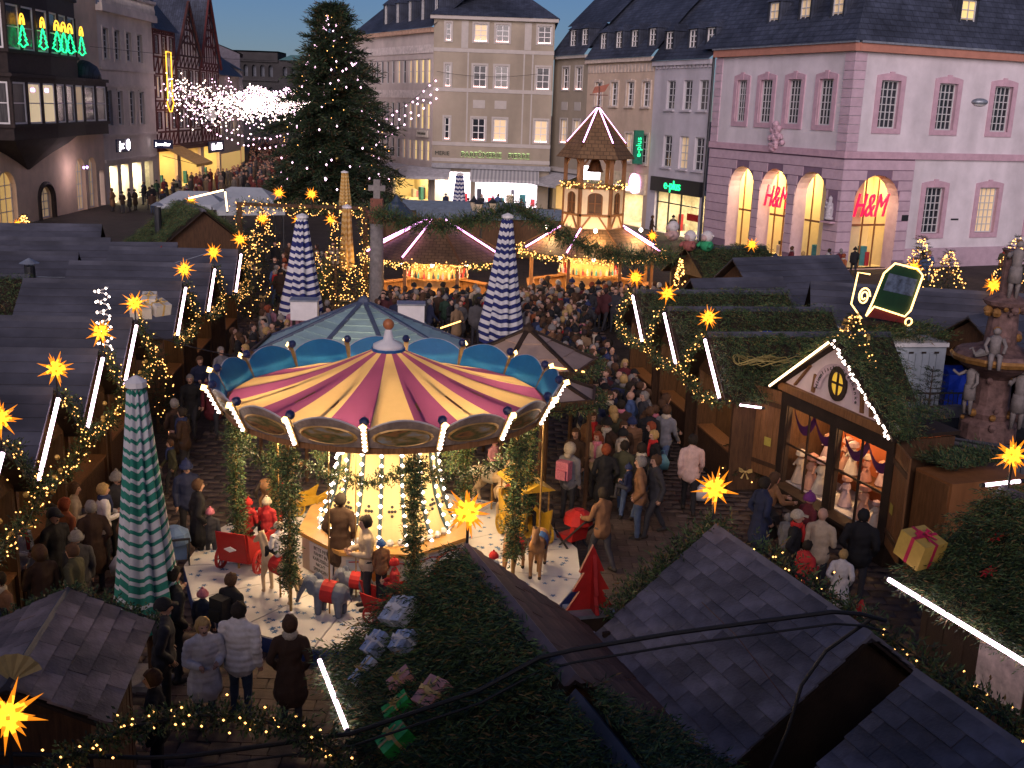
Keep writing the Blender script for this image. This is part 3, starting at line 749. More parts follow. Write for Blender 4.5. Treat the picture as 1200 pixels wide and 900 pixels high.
for r in range(11):                                                     # corner quoins of the upper storey
    z = 6.97 + r * .5
    FL.box('quoin', -.07, .78, .003, .07, z, z + .46, pm_lo); FR.box('quoin', .0, .78, .003, .07, z, z + .46, pm_lo)
    FL.box('quoin', 13.1, 13.9, .003, .07, z, z + .46, pm_lo)
for i, h in enumerate(archL): shop_room(FL, h[0], h[1], 0.02, 5.6, 2.2, cream, 420, (1.0, .74, .36), goods=4, gm=cloths)
shop_room(FR, 1.0, 4.4, .02, 5.7, 2.2, cream, 420, (1.0, .74, .36), goods=6, gm=cloths)
for F_, hs in ((FL, archL), (FR, archR)):
    for h in hs:
        mx = (h[0] + h[1]) / 2; q = MB()
        for dx in (-.06, .9): q.bx(mx + dx, mx + dx + .07, -1.0, -.92, 0, h[3] - .05)
        q.bx(h[0], h[1], -1.0, -.92, 2.5, 2.62)
        q.build('shop_mullions', M['woodl'], pal, F_.T @ (Matrix.Identity(4) if F_.o > 0 else Matrix.Translation((0, 1.92, 0))))
def hm(F_, x, z, s):
    T = F_.at(x, -.15, z) @ Matrix.Rotation(pi / 2, 4, 'X') @ (Matrix.Rotation(pi, 4, 'Y') if F_.o > 0 else Matrix.Identity(4)) @ Matrix.Diagonal((.72, 1.25, 1, 1))
    lettering('H&M', s, G['hm'], pal, T, .05, .38, 'red_letters')
hm(FL, 6.3, 3.75, 1.6); hm(FR, 2.35, 3.75, 1.6)
# slate roof with hip, dormers
FL_roof = [[(-.45, .5, 13.05), (15.2, .5, 13.05), (12.5, -6, 22), (5.6, -6, 22)]]
roof_poly('roof', FL_roof, pal, M['slate'])
roof_poly('roof', [[(-.5, -.45, 13.05), (25, -.45, 13.05), (25, 5.6, 22), (6, 5.6, 22)]], pal, M['slate'], FR.T)
roof_poly('roof', [[(15.2, .5, 13.05), (15.2, -12, 13.05), (12.5, -6, 22)]], pal, M['slate'])
for x in (2.2, 5.2, 8.3): dormer(FL, x, -.55, 14.2, 1.0, 1.6, 2.4, wfr, m_lit2, wallm=M['slate'])
for x in (8.0, 16): dormer(FR, x, -.55, 14.2, 1.2, 1.7, 2.4, wfr, m_lit, wallm=M['slate'])
# madonna niche, crest, plates
q = MB(); q.bx(-.42, .42, .055, .075, 0, 1.75); q.build('niche', pm_jo, pal, FL.at(.62, 0, 2.9))
q = MB(); q.lathe([(.26, .0), (.30, .12), (.2, .16), (.24, .5), (.19, .95), (.10, 1.02), (.13, 1.12), (.12, 1.28), (.02, 1.4)], 10)
q.tube([(.16, 0, .9), (.26, .12, .7), (.1, .2, .75)], .06, 6); q.ball((.2, .1, .95), .1, 6)
q.build('madonna_figure', mat('painted stone figure', (.45, .42, .46), .7, .4, 9), pal, FL.at(.62, .2, 2.95), smooth=True)
FL.box('niche_shelf', .2, 1.05, .055, .45, 2.75, 2.86, pm_tr)
q = MB()
for i in range(26):
    a = random.uniform(0, 2 * pi); r_ = random.uniform(0, .75); q.ball((r_ * cos(a), .15, r_ * sin(a) * 1.1), random.uniform(.12, .26), 6)
q.ball((0, .2, .95), .22, 8)
q.build('stone_crest', pm_tr, pal, FL.at(6.45, .05, 7.35))
FR.box('name_plate', 8.75, 9.35, .005, .04, 2.9, 3.0, M['metal'])
FR.box('street_plate', 4.75, 5.25, .055, .08, 2.9, 3.25, M['metal'])
q = MB()
for zz in np.arange(0, 12.5, .9): q.tube([(0, 0, zz), (0, 0, zz + .9)], .09, 8)
q.build('drainpipe', M['metal'], pal, FL.at(14.05, .16, 0))

# ------------------------------------------------------------------ row house with green neon letters (white) and peach house
def along(u, off=0.0):
    return (18.83 - sin(A24) * u, 64.14 + cos(A24) * u, 0)
wm_white = mat('lilac white plaster', (.48, .45, .50), .8, .08, 1.2, stain=(.13, (.5, .5, .12)))
wm_peach = mat('peach plaster', (.52, .40, .31), .8, .10, 1.2, stain=(.13, (.5, .5, .12)))
black = mat('black fascia', (.016, .016, .018), .4, .2, 3)
eh = thing('phone_shop_house', 'white row house with black shop fascia and green neon letters', 'building', along(14.25), rad(90) + A24)
E_ = Fac(eh, None, 1); We = 7.75
wn1 = [(x, x + 1.15, 9.0, 11.05) for x in (.45, 2.5, 4.75)] + [(x, x + 1.2, 4.85, 7.15) for x in (.45, 2.45, 4.7)]
E_.wall(0, We, 0, 12.4, [(*w, 0) for w in wn1] + [(.5, 6.6, 0, 3.1, 0)], wm_white, .35)
for i, w in enumerate(wn1):
    E_.window(*w, 2, 4, wfr, M['glass'] if i != 4 else m_lit2, inset=.2, fw=.08, sill=.18, tm=wm_white)
E_.box('cornice', 0, We, 0, .3, 12.1, 12.45, wm_white); E_.box('fascia', .2, 6.9, .004, .3, 3.05, 4.1, black)
q = MB()
for i in range(15): q.bx(.25 + i * .5, .45 + i * .5, .0, .16, 11.9, 12.1)
q.build('dentils', wm_white, eh)
flip = Matrix.Rotation(pi / 2, 4, 'X') @ Matrix.Rotation(pi, 4, 'Y')
lettering('e-plus', .95, G['green'], eh, E_.at(3.75, .33, 3.6) @ flip, .03, 0, 'green_letters')
shop_room(E_, .6, 6.5, .02, 3.0, 3, mat('pale shop wall', (.75, .68, .5), .7), 300, (1, .82, .5), goods=7, gm=cloths)
q = MB()
for x in (.5, 3.2, 4.9, 6.5): q.bx(x, x + .1, -.3, -.2, 0, 3.1)
q.bx(.5, 6.6, -.3, -.2, 2.2, 2.28); q.build('shop_front_frame', M['metal'], eh)
E_.box('red_banner', .75, 2.2, -.18, -.14, 1.25, 1.75, M['red'])
hang = put('hanging_sign', MB().bx(-.12, .12, 0, .75, 0, 2.5).mesh('hanging_sign', mat('green sign box', (.02, .16, .10), .5)), eh, E_.at(We + .6, .35, 4.9))
for sx in (-1, 1):
    lettering('e-plus', .62, G['green'], hang, Matrix.Translation((sx * .13, .375, 1.25)) @ Matrix.Rotation(sx * pi / 2, 4, 'Z') @ Matrix.Rotation(pi / 2, 4, 'X') @ Matrix.Rotation(pi / 2, 4, 'Z'), .01, 0, 'green_letters')
ph = thing('peach_house', 'peach coloured row house with stucco frieze, ringed lit shop sign and small dormers', 'building', along(22.0), rad(90) + A24)
P_ = Fac(ph, None, 1); Wp = 10.9
wn2 = [(x, x + 1.15, 9.15, 11.0) for x in (.5, 2.95, 5.55, 8.2)] + [(x, x + 1.1, 4.9, 7.1) for x in (.35, 2.8, 5.4, 8.1)]
P_.wall(0, Wp, 0, 12.7, [(*w, 0) for w in wn2] + [(.6, 4.6, 0, 2.5, 0), (5.6, 9.8, 0, 2.5, 0)], wm_peach, .35)
for i, w in enumerate(wn2):
    P_.window(*w, 2, 4, M['white'], M['glass'] if i < 5 else m_lit2, inset=.18, fw=.09, sill=.2, trim=.16, tm=mat('pale peach trim', (.55, .46, .40), .8), key=i < 4)
P_.box('cornice', 0, Wp, 0, .35, 12.5, 12.8, mat('pale peach trim', (.55, .46, .40), .8))
q = MB()
for i in range(20): q.bx(.2 + i * .54, .55 + i * .54, 0, .06, 11.75, 12.35)
q.build('frieze', mat('pale peach trim', (.55, .46, .40), .8), ph)
P_.box('fascia', .2, 9.9, .004, .2, 2.55, 4.1, mat('cream fascia', (.62, .52, .36), .6))
P_.box('lit_sign_band', .9, 5.2, .205, .26, 2.75, 3.05, G['roomw'])
q = MB(); q.lathe([(.62, -.06), (.78, 0), (.62, .06), (.5, 0)], 24); q.build('lit_ring', G['vio'], ph, P_.at(1.6, .32, 3.35) @ Matrix.Rotation(pi / 2, 4, 'X'))
shop_room(P_, .7, 4.5, .02, 2.4, 3, mat('pale shop wall', (.75, .68, .5), .7), 160, (1, .8, .5), goods=5, gm=cloths)
shop_room(P_, 5.7, 9.7, .02, 2.4, 3, mat('pale shop wall', (.75, .68, .5), .7), 160, (1, .8, .5), goods=5, gm=cloths)
for hh, F_, Wd, xs in ((eh, E_, We, (.4, 2.65, 5.8)), (ph, P_, Wp, (.5, 3.2, 5.7, 8.3))):
    z0 = 12.45 if hh is eh else 12.8
    ex0 = -3.5 if hh is eh else -.5
    roof_poly('roof', [[(0, .45, z0), (Wd, .45, z0), (Wd + .5, -2.2, z0 + 3.3), (ex0, -2.2, z0 + 3.3)], [(ex0, -2.2, z0 + 3.3), (Wd + .5, -2.2, z0 + 3.3), (Wd + .5, -13, z0 + 14), (ex0, -13, z0 + 14)]], hh, M['slate'])
    for x in xs: dormer(F_, x, -.15, z0 + .75, 1.0, 1.35, 2.4, M['white'], M['glass'])

# ------------------------------------------------------------------ tan perfumery on the corner
tanw = mat('tan plaster', (.30, .255, .20), .8, .08, 1.0, stain=(.13, (.5, .5, .12)))
tant = mat('pale grey band', (.42, .385, .36), .8, .08, 2)
tn = thing('perfumery_house', 'tan corner house with pale bands, candle lit windows and striped shop awnings', 'building', (2.65, 98.6, 0), pi)
Tn = Fac(tn, None, 1); Wt = 10.5
rows = [(14.25, 15.7), (10.4, 12.25), (5.85, 7.75)]
wt = [(x, x + 1.15, a, b) for a, b in rows for x in (.3, 3.95, 5.85)] + [(9.0, 9.45, a, b) for a, b in rows]
Tn.wall(0, Wt, 0, 16.2, [(*w, 0) for w in wt] + [(1.0, 6.6, 0, 2.75, 0), (7.0, 10.2, 0, 3.0, 0)], tanw, .35)
for i, w in enumerate(wt):
    Tn.window(*w, 2 if i < 9 else 1, 3, M['white'], M['glass'] if i not in (6, 7, 2) else m_lit2, inset=.15, fw=.09, trim=.17, tm=tant, candle=True)
for z in (3.9, 5.3, 9.95, 13.3): Tn.box('band', -.02, Wt, .002, .06, z, z + .32, tant)
for x in (1.75, 2.5, 7.4): Tn.box('lisene', x, x + .13, .002, .04, 5.62, 13.3, tant)
for x in (4.0, 5.9): Tn.box('panel', x, x + 1.05, .002, .04, 8.6, 9.3, tant)
Tn.box('panel', 2.0, 2.6, .002, .04, 13.65, 15.9, tant); Tn.box('panel', 7.5, 8.1, .002, .04, 13.65, 15.9, tant)
Tn.box('cornice', -.3, Wt + .3, 0, .4, 16.0, 16.3, tant); Tn.box('shop_cornice', -.1, Wt, 0, .5, 3.35, 3.75, mat('grey cornice', (.28, .28, .30), .7))
dk = mat('dark letters', (.02, .03, .02), .5)
for s_, x, sz in (('PARF\u00dcMERIE', 6.1, .62), ('PIERRE', 2.75, .62)):
    lettering(s_, sz, G['lime'], tn, Tn.at(x, .09, 4.55) @ flip @ Matrix.Diagonal((1.05, 1.12, 1, 1)), .01, 0, 'lit_letters')
    lettering(s_, sz, dk, tn, Tn.at(x, .14, 4.55) @ flip @ Matrix.Diagonal((1.05, .95, 1, 1)), .02, 0, 'dark_letters')
lettering('MERIE', .5, dk, tn, Tn.at(9.6, .09, 4.6) @ flip, .02, 0, 'dark_letters')
shop_room(Tn, 1.1, 6.5, .02, 2.7, 2.2, M['white'], 900, (1, .88, .95), goods=9, gm=cloths)
shop_room(Tn, 7.1, 10.1, .02, 2.95, 2.2, M['white'], 700, (1, .88, .95), goods=2, gm=cloths)
stripe = bpy.data.materials.new('striped awning'); stripe.use_nodes = True
def stripes(m, c1, c2, axis, freq, rough=.8):
    nt = m.node_tree; n = nt.nodes; tc = n.new('ShaderNodeTexCoord'); sp = n.new('ShaderNodeSeparateXYZ'); nt.links.new(tc.outputs['Object'], sp.inputs[0])
    mu = n.new('ShaderNodeMath'); mu.operation = 'MULTIPLY'; mu.inputs[1].default_value = freq; nt.links.new(sp.outputs[axis], mu.inputs[0])
    fr = n.new('ShaderNodeMath'); fr.operation = 'FRACT'; nt.links.new(mu.outputs[0], fr.inputs[0])
    gt = n.new('ShaderNodeMath'); gt.operation = 'GREATER_THAN'; gt.inputs[1].default_value = .5; nt.links.new(fr.outputs[0], gt.inputs[0])
    mx = n.new('ShaderNodeMix'); mx.data_type = 'RGBA'; mx.inputs[6].default_value = (*c1, 1); mx.inputs[7].default_value = (*c2, 1)
    nt.links.new(gt.outputs[0], mx.inputs[0]); nt.links.new(mx.outputs[2], n['Principled BSDF'].inputs['Base Color']); n['Principled BSDF'].inputs['Roughness'].default_value = rough
    return m
stripes(stripe, (.30, .30, .32), (.50, .49, .50), 0, 3.0)
def awning(parent, F_, x0, x1, z1, z0, proj, m):
    o = F_.o; q = MB()
    q.prism([(x0, .06 * o, z1), (x1, .06 * o, z1), (x1, proj * o, z0), (x0, proj * o, z0)], (0, 0, .04))
    q.bx(x0, x1, *sorted((proj * o, proj * o + .02 * o)), z0 - .22, z0 + .02)
    a = q.build('awning', m, parent, F_.T)
    MB().bar((x0 + .1, .05 * o, z1 - .8), (x0 + .1, proj * o, z0), .05).bar((x1 - .1, .05 * o, z1 - .8), (x1 - .1, proj * o, z0), .05).build('awning_arm', M['metal'], a)
awning(tn, Tn, .9, 7.0, 3.35, 2.55, 2.4, stripe); awning(tn, Tn, 8.8, 12.6, 3.3, 2.6, 2.2, mat('grey awning', (.42, .41, .43), .8))
rf = [[(-.4, .5, 16.3), (Wt + .4, .5, 16.3), (Wt - 3, -6, 19.6), (4, -6, 19.6)], [(-.4, .5, 16.3), (4, -6, 19.6), (-.4, -14, 16.3)], [(Wt + .4, .5, 16.3), (Wt + .4, -14, 16.3), (Wt - 3, -6, 19.6)]]
roof_poly('roof', rf, tn, M['slate'])
Tn.box('side_wall', -.001, .0, -.01, -14, 0, 16.2, tanw)
MB().bx(Wt - .35, Wt - .01, -14, -.02, 3, 16.2).build('side_wall', tanw, tn)
# lower wing of the perfumery along the row
tw = thing('perfumery_wing', 'low tan wing with mansard roof between the perfumery and the peach house', 'building', along(32.9), rad(90) + A24)
Tw = Fac(tw, None, 1); wt2 = [(x, x + 1.25, a, b) for a, b in ((10.45, 12.3), (5.9, 7.9)) for x in (1.0, 3.5)]
Tw.wall(0, 6.6, 0, 13.1, [(*w, 0) for w in wt2] + [(.6, 5.8, 0, 2.6, 0)], tanw, .35)
for i, w in enumerate(wt2): Tw.window(*w, 2, 3, M['white'], M['glass'] if i < 2 else m_lit2, inset=.15, fw=.09, trim=.15, tm=tant, candle=True)
for x in (1.05, 3.55): Tw.box('panel', x, x + 1.15, .002, .04, 8.7, 9.4, tant)
Tw.box('cornice', 0, 6.6, 0, .35, 13.0, 13.25, tant); Tw.box('shop_cornice', 0, 6.6, 0, .4, 3.4, 3.75, tant)
roof_poly('roof', [[(0, .45, 13.25), (6.6, .45, 13.25), (6.6, -1.6, 15.9), (0, -1.6, 15.9)], [(-.5, -1.6, 15.9), (7.5, -1.6, 15.9), (7.5, -13, 27), (-.5, -13, 27)]], tw, M['slate'])
for x in (.6, 2.8): dormer(Tw, x, -.1, 14.0, 1.1, 1.4, 2.2, M['white'], M['glass'])
awning(tw, Tw, .5, 6.2, 3.3, 2.4, 2.3, mat('grey awning', (.42, .41, .43), .8))
shop_room(Tw, .7, 5.7, .02, 2.5, 2.2, cream, 60, (1, .75, .45), goods=5, gm=cloths)

# ------------------------------------------------------------------ long house behind the big tree
ls = thing('long_street_house', 'long pale house with rows of narrow windows and slim dormers behind the tall fir tree', 'building', (-7.75, 98.75, 0), rad(120))
Lh = Fac(ls, None, 1); lw = mat('pale pinkish plaster', (.46, .40, .38), .8, .1, 1, stain=(.13, (.5, .5, .12)))
wl = []
for a, b in ((10.6, 12.7), (6.6, 8.9), (3.8, 5.6)):
    for x in np.arange(.9, 17, 1.32): wl.append((float(x), float(x) + .75, a, b))
Lh.wall(0, 19, 0, 15.2, [(*w, 0) for w in wl] + [(1, 9, 0, 2.7, 0)], lw, .3)
for i, w in enumerate(wl): Lh.window(*w, 1, 2, wfr, m_lit if i in (0, 1, 2, 13, 14, 26, 27, 28) else (m_lit2 if i in (3, 15, 16, 29, 30, 5) else M['glass']), inset=.15, fw=.07)
for z in (9.3, 13.2): Lh.box('band', 0, 19, .003, .1, z, z + .7, mat('pale band', (.56, .50, .48), .8))
Lh.box('cornice', 0, 19, 0, .4, 14.9, 15.3, mat('warm cornice', (.45, .29, .21), .7))
roof_poly('roof', [[(-.3, .5, 15.3), (19, .5, 15.3), (19, -5, 19.6), (-.3, -5, 19.6)], [(-.3, -5, 19.6), (19, -5, 19.6), (19, -12, 15.3), (-.3, -12, 15.3)]], ls, M['slate'])
for x in (.6, 3.4, 6.2, 9, 11.8): dormer(Lh, x, -.5, 16.0, .75, 1.9, 2.5, wfr, M['glass'])
shop_room(Lh, 1.1, 8.9, .02, 2.6, 2, cream, 320, (1, .8, .45), goods=8, gm=cloths)
awning(ls, Lh, .8, 5, 3.2, 2.5, 2.2, mat('grey awning', (.42, .41, .43), .8)); awning(ls, Lh, 5.4, 9.5, 3.2, 2.5, 2.2, mat('grey awning', (.42, .41, .43), .8))
Lh.box('shop_sign', 1.0, 3.3, .05, .2, 5.9, 6.5, mat('cream sign', (.62, .58, .5), .6))
lettering('PARF\u00dcMERIE', .3, dk, ls, Lh.at(2.15, .22, 6.2) @ flip, .01, 0, 'dark_letters')

# ================================================================== LEFT SIDE OF THE SQUARE (facades face +X)
XL = -33.4
dkw = mat('dark oriel sandstone', (.030, .020, .019), .7, .35, 3, bump=.3)
beige = mat('beige plaster', (.66, .50, .38), .8, .12, .8, stain=(.13, (.5, .5, .12)))
def bay(parent, F_, plan, z0, zs, zh, z1, fm, pms, step=1.5, pm_default=None):
    """polygonal oriel storey: parapet, posts, windows on every face, lintel"""
    o = F_.o; pts = [(u, w * o) for u, w in plan]
    for n_, a, b, e in (('parapet', z0, zs, 0), ('lintel', zh, z1, 0), ('moulding', zs - .18, zs + .02, .14), ('moulding', z1 - .2, z1 + .03, .16)):
        cx = sum(p[0] for p in pts) / len(pts)
        ex = [(p[0] + (e if p[0] > cx else -e), p[1] + (e * o if abs(p[1]) > .1 else 0)) for p in pts]
        MB().prism([(x, y, a) for x, y in ex], (0, 0, b - a)).build(n_, dkw, parent)
    k = 0
    for (ax, ay), (bx_, by) in zip(pts[:-1], pts[1:]):
        ln = math.hypot(bx_ - ax, by - ay); n = max(1, round(ln / step)); dx, dy = (bx_ - ax) / ln, (by - ay) / ln
        T = Matrix.Translation((ax, ay, 0)) @ Matrix.Rotation(math.atan2(dy, dx), 4, 'Z')
        f2 = Fac(parent, T, o)
        for i in range(n + 1): f2.box('post', ln * i / n - .16 + (.0 if i else .1), ln * i / n + .16 - (0 if i < n else .1), -.2, .04, zs + .02, zh, dkw)
        for i in range(n):
            f2.window(ln * i / n + .17, ln * (i + 1) / n - .17, zs + .03, zh, 1, 2, fm, pms[k % len(pms)], inset=.06, fw=.11); k += 1

ob = thing('oriel_house', 'beige house with large dark two-storey oriel and neon trees in its windows', 'building', (XL, 70, 0), pi / 2)
O = Fac(ob, None, -1)
arch_o = [(.0, 2.6, 0, 3.6, 1.2), (6.0, 8.2, 0, 2.3, .9), (12.6, 14.4, 0, 3.9, .9), (15.0, 16.6, 0, 3.9, .8), (17.2, 18.2, 0, 2.9, .5)]
O.wall(-6, 18.5, 0, 18, arch_o, beige, .4)
gold_l = glow('amber room', (1.0, .6, .2), .42)
for h in arch_o[:4]:
    O.window(h[0], h[1], 0, h[3], 3, 4, M['white'], gold_l if h[0] < 3 else m_lit2, inset=.35, fw=.09)
for h in (arch_o[1],):
    q = MB(); n = 14; mx, hw, sp = (h[0] + h[1]) / 2, (h[1] - h[0]) / 2, h[3] - h[4]
    q.tube([(h[0] - .12, .06 * -1 + .06, 0), (h[0] - .12, 0, sp)] + [(mx - (hw + .12) * cos(pi * i / n), 0, sp + (h[4] + .12) * sin(pi * i / n)) for i in range(1, n)] + [(h[1] + .12, 0, sp), (h[1] + .12, 0, 0)], .2, 6)
    q.build('arch_surround', dkw, ob)
planU = [(-1.8, .02), (-.9, 1.7), (5.4, 1.7), (11.9, .9), (13.2, .02)]
planD = [(-2.0, .02), (-1.1, 1.85), (5.5, 1.85), (12.2, 1.1), (16.8, 1.1), (17.6, .02)]
pale_l = glow('pale lit room pane', (1.0, .74, .45), .5)
bay(ob, O, planD, 5.7, 6.65, 9.25, 9.75, M['white'], [M['glass'], M['glass'], pale_l, pale_l, M['glass'], M['glass'], m_lit2, M['glass'], M['glass'], M['glass']], 2.15)
bay(ob, O, planU, 9.8, 11.2, 13.9, 15.2, M['white'], [M['glass']], 2.15)
q = MB()
lv = [(5.7, 1.0), (5.2, .80), (4.6, .48), (4.1, .25), (3.55, .03)]
cc = 4.6
rings = [[(cc + (u - cc) * k, -max(.02, w * k), z) for u, w in [(-1.6, .02), (-1.0, 1.8), (5.5, 1.8), (10.6, 1.1), (11.2, .02)]] for z, k in lv]
for r0, r1 in zip(rings[:-1], rings[1:]):
    n = len(r0); q.add(r0 + r1, [(i, i + 1, n + i + 1, n + i) for i in range(n - 1)])
q.build('corbel', dkw, ob)
q = MB(); q.lathe([(1.5, 9.78), (1.45, 10.1), (1.15, 10.7), (.5, 11.05), (.03, 11.15)], 12, c=(15.0, -.1, 0), sq=.85); q.build('bell_roof', M['slate'], ob, smooth=True)
for i in range(2): lamp(ob, (10.9 + .6 * i, -1.3, 3.4), 55, (1.0, .72, .75), .17, 'violet_lamp', True, G['violet'])
for x in (1.9, 4.0): MB().bx(x, x + .5, -1.8, -1.75, 8.7, 8.9).build('violet_lamp', G['violet'], ob)

def neon_tree(pos, rz, lab):
    t = thing('neon_tree', lab, 'neon tree', pos, rz, 'neon fir trees in the upper oriel windows')
    pts = []
    for k in range(4):
        w, z = .22 + .16 * k, 1.15 - .3 * k; pts += [(w, z), (w * .55, z)]
    P = [(0, 0, 1.4)] + [(x, 0, z) for x, z in pts] + [(.12, 0, .1), (-.12, 0, .1)] + [(-x, 0, z) for x, z in reversed(pts)] + [(0, 0, 1.4)]
    MB().tube(P, .045, 5).build('green_tube', G['green'], t)
    for k in (.34, .2): MB().tube([(k * cos(a), 0, 1.45 + k * 1.9 * max(0, sin(a))) for a in np.linspace(0, pi, 9)], .045, 5).build('amber_tube', G['amber'], t)
for u, w, r_ in ((1.0, 1.9, 0), (4.0, 1.9, 0), (6.6, 1.75, .12), (8.2, 1.55, .12), (9.8, 1.35, .12), (12.7, 1.0, 0)):
    neon_tree((XL + w, 70 + u, 11.3), pi / 2 - r_, 'small green neon fir tree with amber glow in the dark oriel')

# ------------------------------------------------------------------ white house with balustrade
wh = thing('balustrade_house', 'pale grey house with roof balustrade and three bright shop windows', 'building', (XL, 88.5, 0), pi / 2)
Wf = Fac(wh, None, -1); ww = mat('pale grey plaster', (.62, .54, .49), .8, .1, 1, stain=(.13, (.5, .5, .12)))
wa = [(x, x + 1.25, 11.45, 13.8) for x in (1.0, 3.5, 6.2, 8.9)] + [(x, x + 1.2, 6.25, 9.0) for x in (3.5, 6.4, 8.8, 1.0)]
shops_w = [(1.0, 2.7, 0, 3.0, 0), (3.6, 5.3, 0, 3.0, 0), (6.3, 8.5, 0, 3.0, 0), (9.4, 11.6, 0, 3.0, 0)]
Wf.wall(0, 13, 0, 15.1, [(*w, 0) for w in wa] + shops_w, ww, .35)
for i, w in enumerate(wa): Wf.window(*w, 2, 5, wfr, M['glass'], inset=.18, fw=.09, trim=.16, tm=ww)
Wf.box('cornice', -.1, 13, 0, .55, 15.0, 15.45, ww)
for z in (10.6, 9.3, 5.3, 3.3): Wf.box('band', 0, 13, .003, .14, z, z + .22, ww)
q = MB()
for i in range(30): q.lathe([(.1, 0), (.15, .3), (.07, .7), (.12, .9)], 6, c=(.3 + i * .43, -.3, 15.6))
q.build('balusters', ww, wh); Wf.box('balustrade_rail', 0, 13, .15, .5, 16.5, 16.75, ww); Wf.box('balustrade_foot', 0, 13, .15, .5, 15.452, 15.6, ww)
for h, w_ in zip(shops_w, (420, 380, 420, 30)): shop_room(Wf, h[0], h[1], .02, 2.95, 1.8, mat('white shop wall', (.8, .76, .62), .7), w_, (1, .86, .52), goods=3, gm=cloths)
Wf.box('sign_board', 2.6, 5.9, .01, .1, 4.05, 5.1, mat('dark blue sign', (.02, .025, .09), .5))
lettering('jac', .95, G['roomw'], wh, Wf.at(3.7, .12, 4.6) @ Matrix.Rotation(pi / 2, 4, 'X'), .02, 0, 'lit_letters')
MB().lathe([(.36, -.03), (.46, 0), (.36, .03), (.28, 0)], 18).build('lit_ring', G['roomw'], wh, Wf.at(5.2, .14, 4.6) @ Matrix.Rotation(pi / 2, 4, 'X'))
bs = MB().bx(-.1, .1, -1.9, -.2, 0, .75).build('bracket_sign', mat('dark blue sign', (.02, .025, .09), .5), wh, Wf.at(11.6, 0, 4.1))
lettering('Juwelier', .42, G['roomw'], bs, Matrix.Translation((-.11, -1.05, .37)) @ Matrix.Rotation(-pi / 2, 4, 'Z') @ Matrix.Rotation(pi / 2, 4, 'X'), .01, 0, 'lit_letters')

# ------------------------------------------------------------------ half-timbered houses
infill = mat('limewash infill', (.62, .55, .52), .85, .12, 2)
timb = mat('ox blood timber', (.10, .018, .018), .7, .3, 3)
timd = mat('brown timber', (.075, .025, .022), .7, .3, 3)
def timber_house(u0, W_, zb, ze, za, label, tm, floors, gable=True, lit=()):
    t = thing('half_timbered_house', label, 'building', (XL, 70 + u0, 0), pi / 2)
    F_ = Fac(t, None, -1); wins = []
    for fl, (a, b, n) in enumerate(floors):
        for i in range(n):
            c = W_ * (i + .5) / n; wins.append((c - .5, c + .5, a, b))
    F_.wall(0, W_, zb, ze, [(*w, 0) for w in wins], infill, .2)
    for i, w in enumerate(wins): F_.window(*w, 2, 3, M['white'] if i % 2 else wfr, m_lit2 if i in lit else M['glass'], inset=.1, fw=.07, trim=.1, tm=tm)
    q = MB(); d0, d1 = -.09, .02
    zs = sorted({zb, ze, *[f[0] - .35 for f in floors], *[f[1] + .25 for f in floors]})
    for z in zs: q.bx(0, W_, d0, d1, z - .09, z + .09)
    for z0_, z1_ in zip(zs[:-1], zs[1:]):
        xs = np.linspace(.1, W_ - .1, max(3, int(W_ / 1.15) + 1))
        for x in xs:
            if not any(w[0] - .12 < x < w[1] + .12 and w[2] < (z0_ + z1_) / 2 < w[3] for w in wins): q.bx(x - .07, x + .07, d0, d1, z0_, z1_)
        if z1_ - z0_ < 2.0:
            for a, b in zip(xs[:-1], xs[1:]):
                if not any(w[2] < (z0_ + z1_) / 2 < w[3] for w in wins): q.bar((a, -.05, z0_), (b, -.05, z1_), .09, .09)
    if gable:
        MB().prism([(0, -.0, ze), (W_, 0, ze), (W_ / 2, 0, za)], (0, .2, 0)).build('gable', infill, t)
        for k in (.25, .5, .75):
            z = ze + (za - ze) * k; hw = W_ / 2 * (1 - k); q.bx(W_ / 2 - hw, W_ / 2 + hw, d0, d1, z - .1, z + .1)
        for x in np.linspace(W_ * .15, W_ * .85, 7): q.bx(x - .08, x + .08, d0, d1, ze, ze + (za - ze) * (1 - abs(x - W_ / 2) / (W_ / 2)))
        for s_ in (-1, 1):
            for k in (.1, .4): q.bar((W_ / 2 + s_ * W_ * .4 * (1 - k), -.05, ze + (za - ze) * k), (W_ / 2 + s_ * .2, -.05, ze + (za - ze) * (k + .3)), .12, .12)
        for s_ in (-1, 1): q.bar((W_ / 2 + s_ * (W_ / 2 + .35), -.3, ze - .5), (W_ / 2, -.3, za + .15), .2, .3)
        roof_poly('roof', [[(-.4, -.35, ze - .4), (W_ / 2, -.35, za + .3), (W_ / 2, 14, za + .3), (-.4, 14, ze - .4)], [(W_ + .4, -.35, ze - .4), (W_ / 2, -.35, za + .3), (W_ / 2, 14, za + .3), (W_ + .4, 14, ze - .4)]], t, M['slate'])
        for k in (.28, .55): F_.window(W_ / 2 - .35, W_ / 2 + .35, ze + (za - ze) * k + .1, ze + (za - ze) * k + 1.0, 1, 2, wfr, M['glass'], inset=-.03, fw=.07)
    else:
        roof_poly('roof', [[(-.3, -.5, ze), (W_ + .3, -.5, ze), (W_ + .3, 4, za), (-.3, 4, za)]], t, M['slate'])
    q.build('timber_frame', tm, t)
    F_.box('ground_floor', 0, .5, -.3, 0, 0, zb, beige); F_.box('ground_floor', W_ - .5, W_, -.3, 0, 0, zb, beige); F_.box('lintel', 0, W_, -.3, .3, zb - .5, zb - .13, tm)
    shop_room(F_, .6, W_ - .6, .02, zb - .6, 2, cream, 300, (1, .7, .3), goods=8, gm=cloths)
    return t, F_
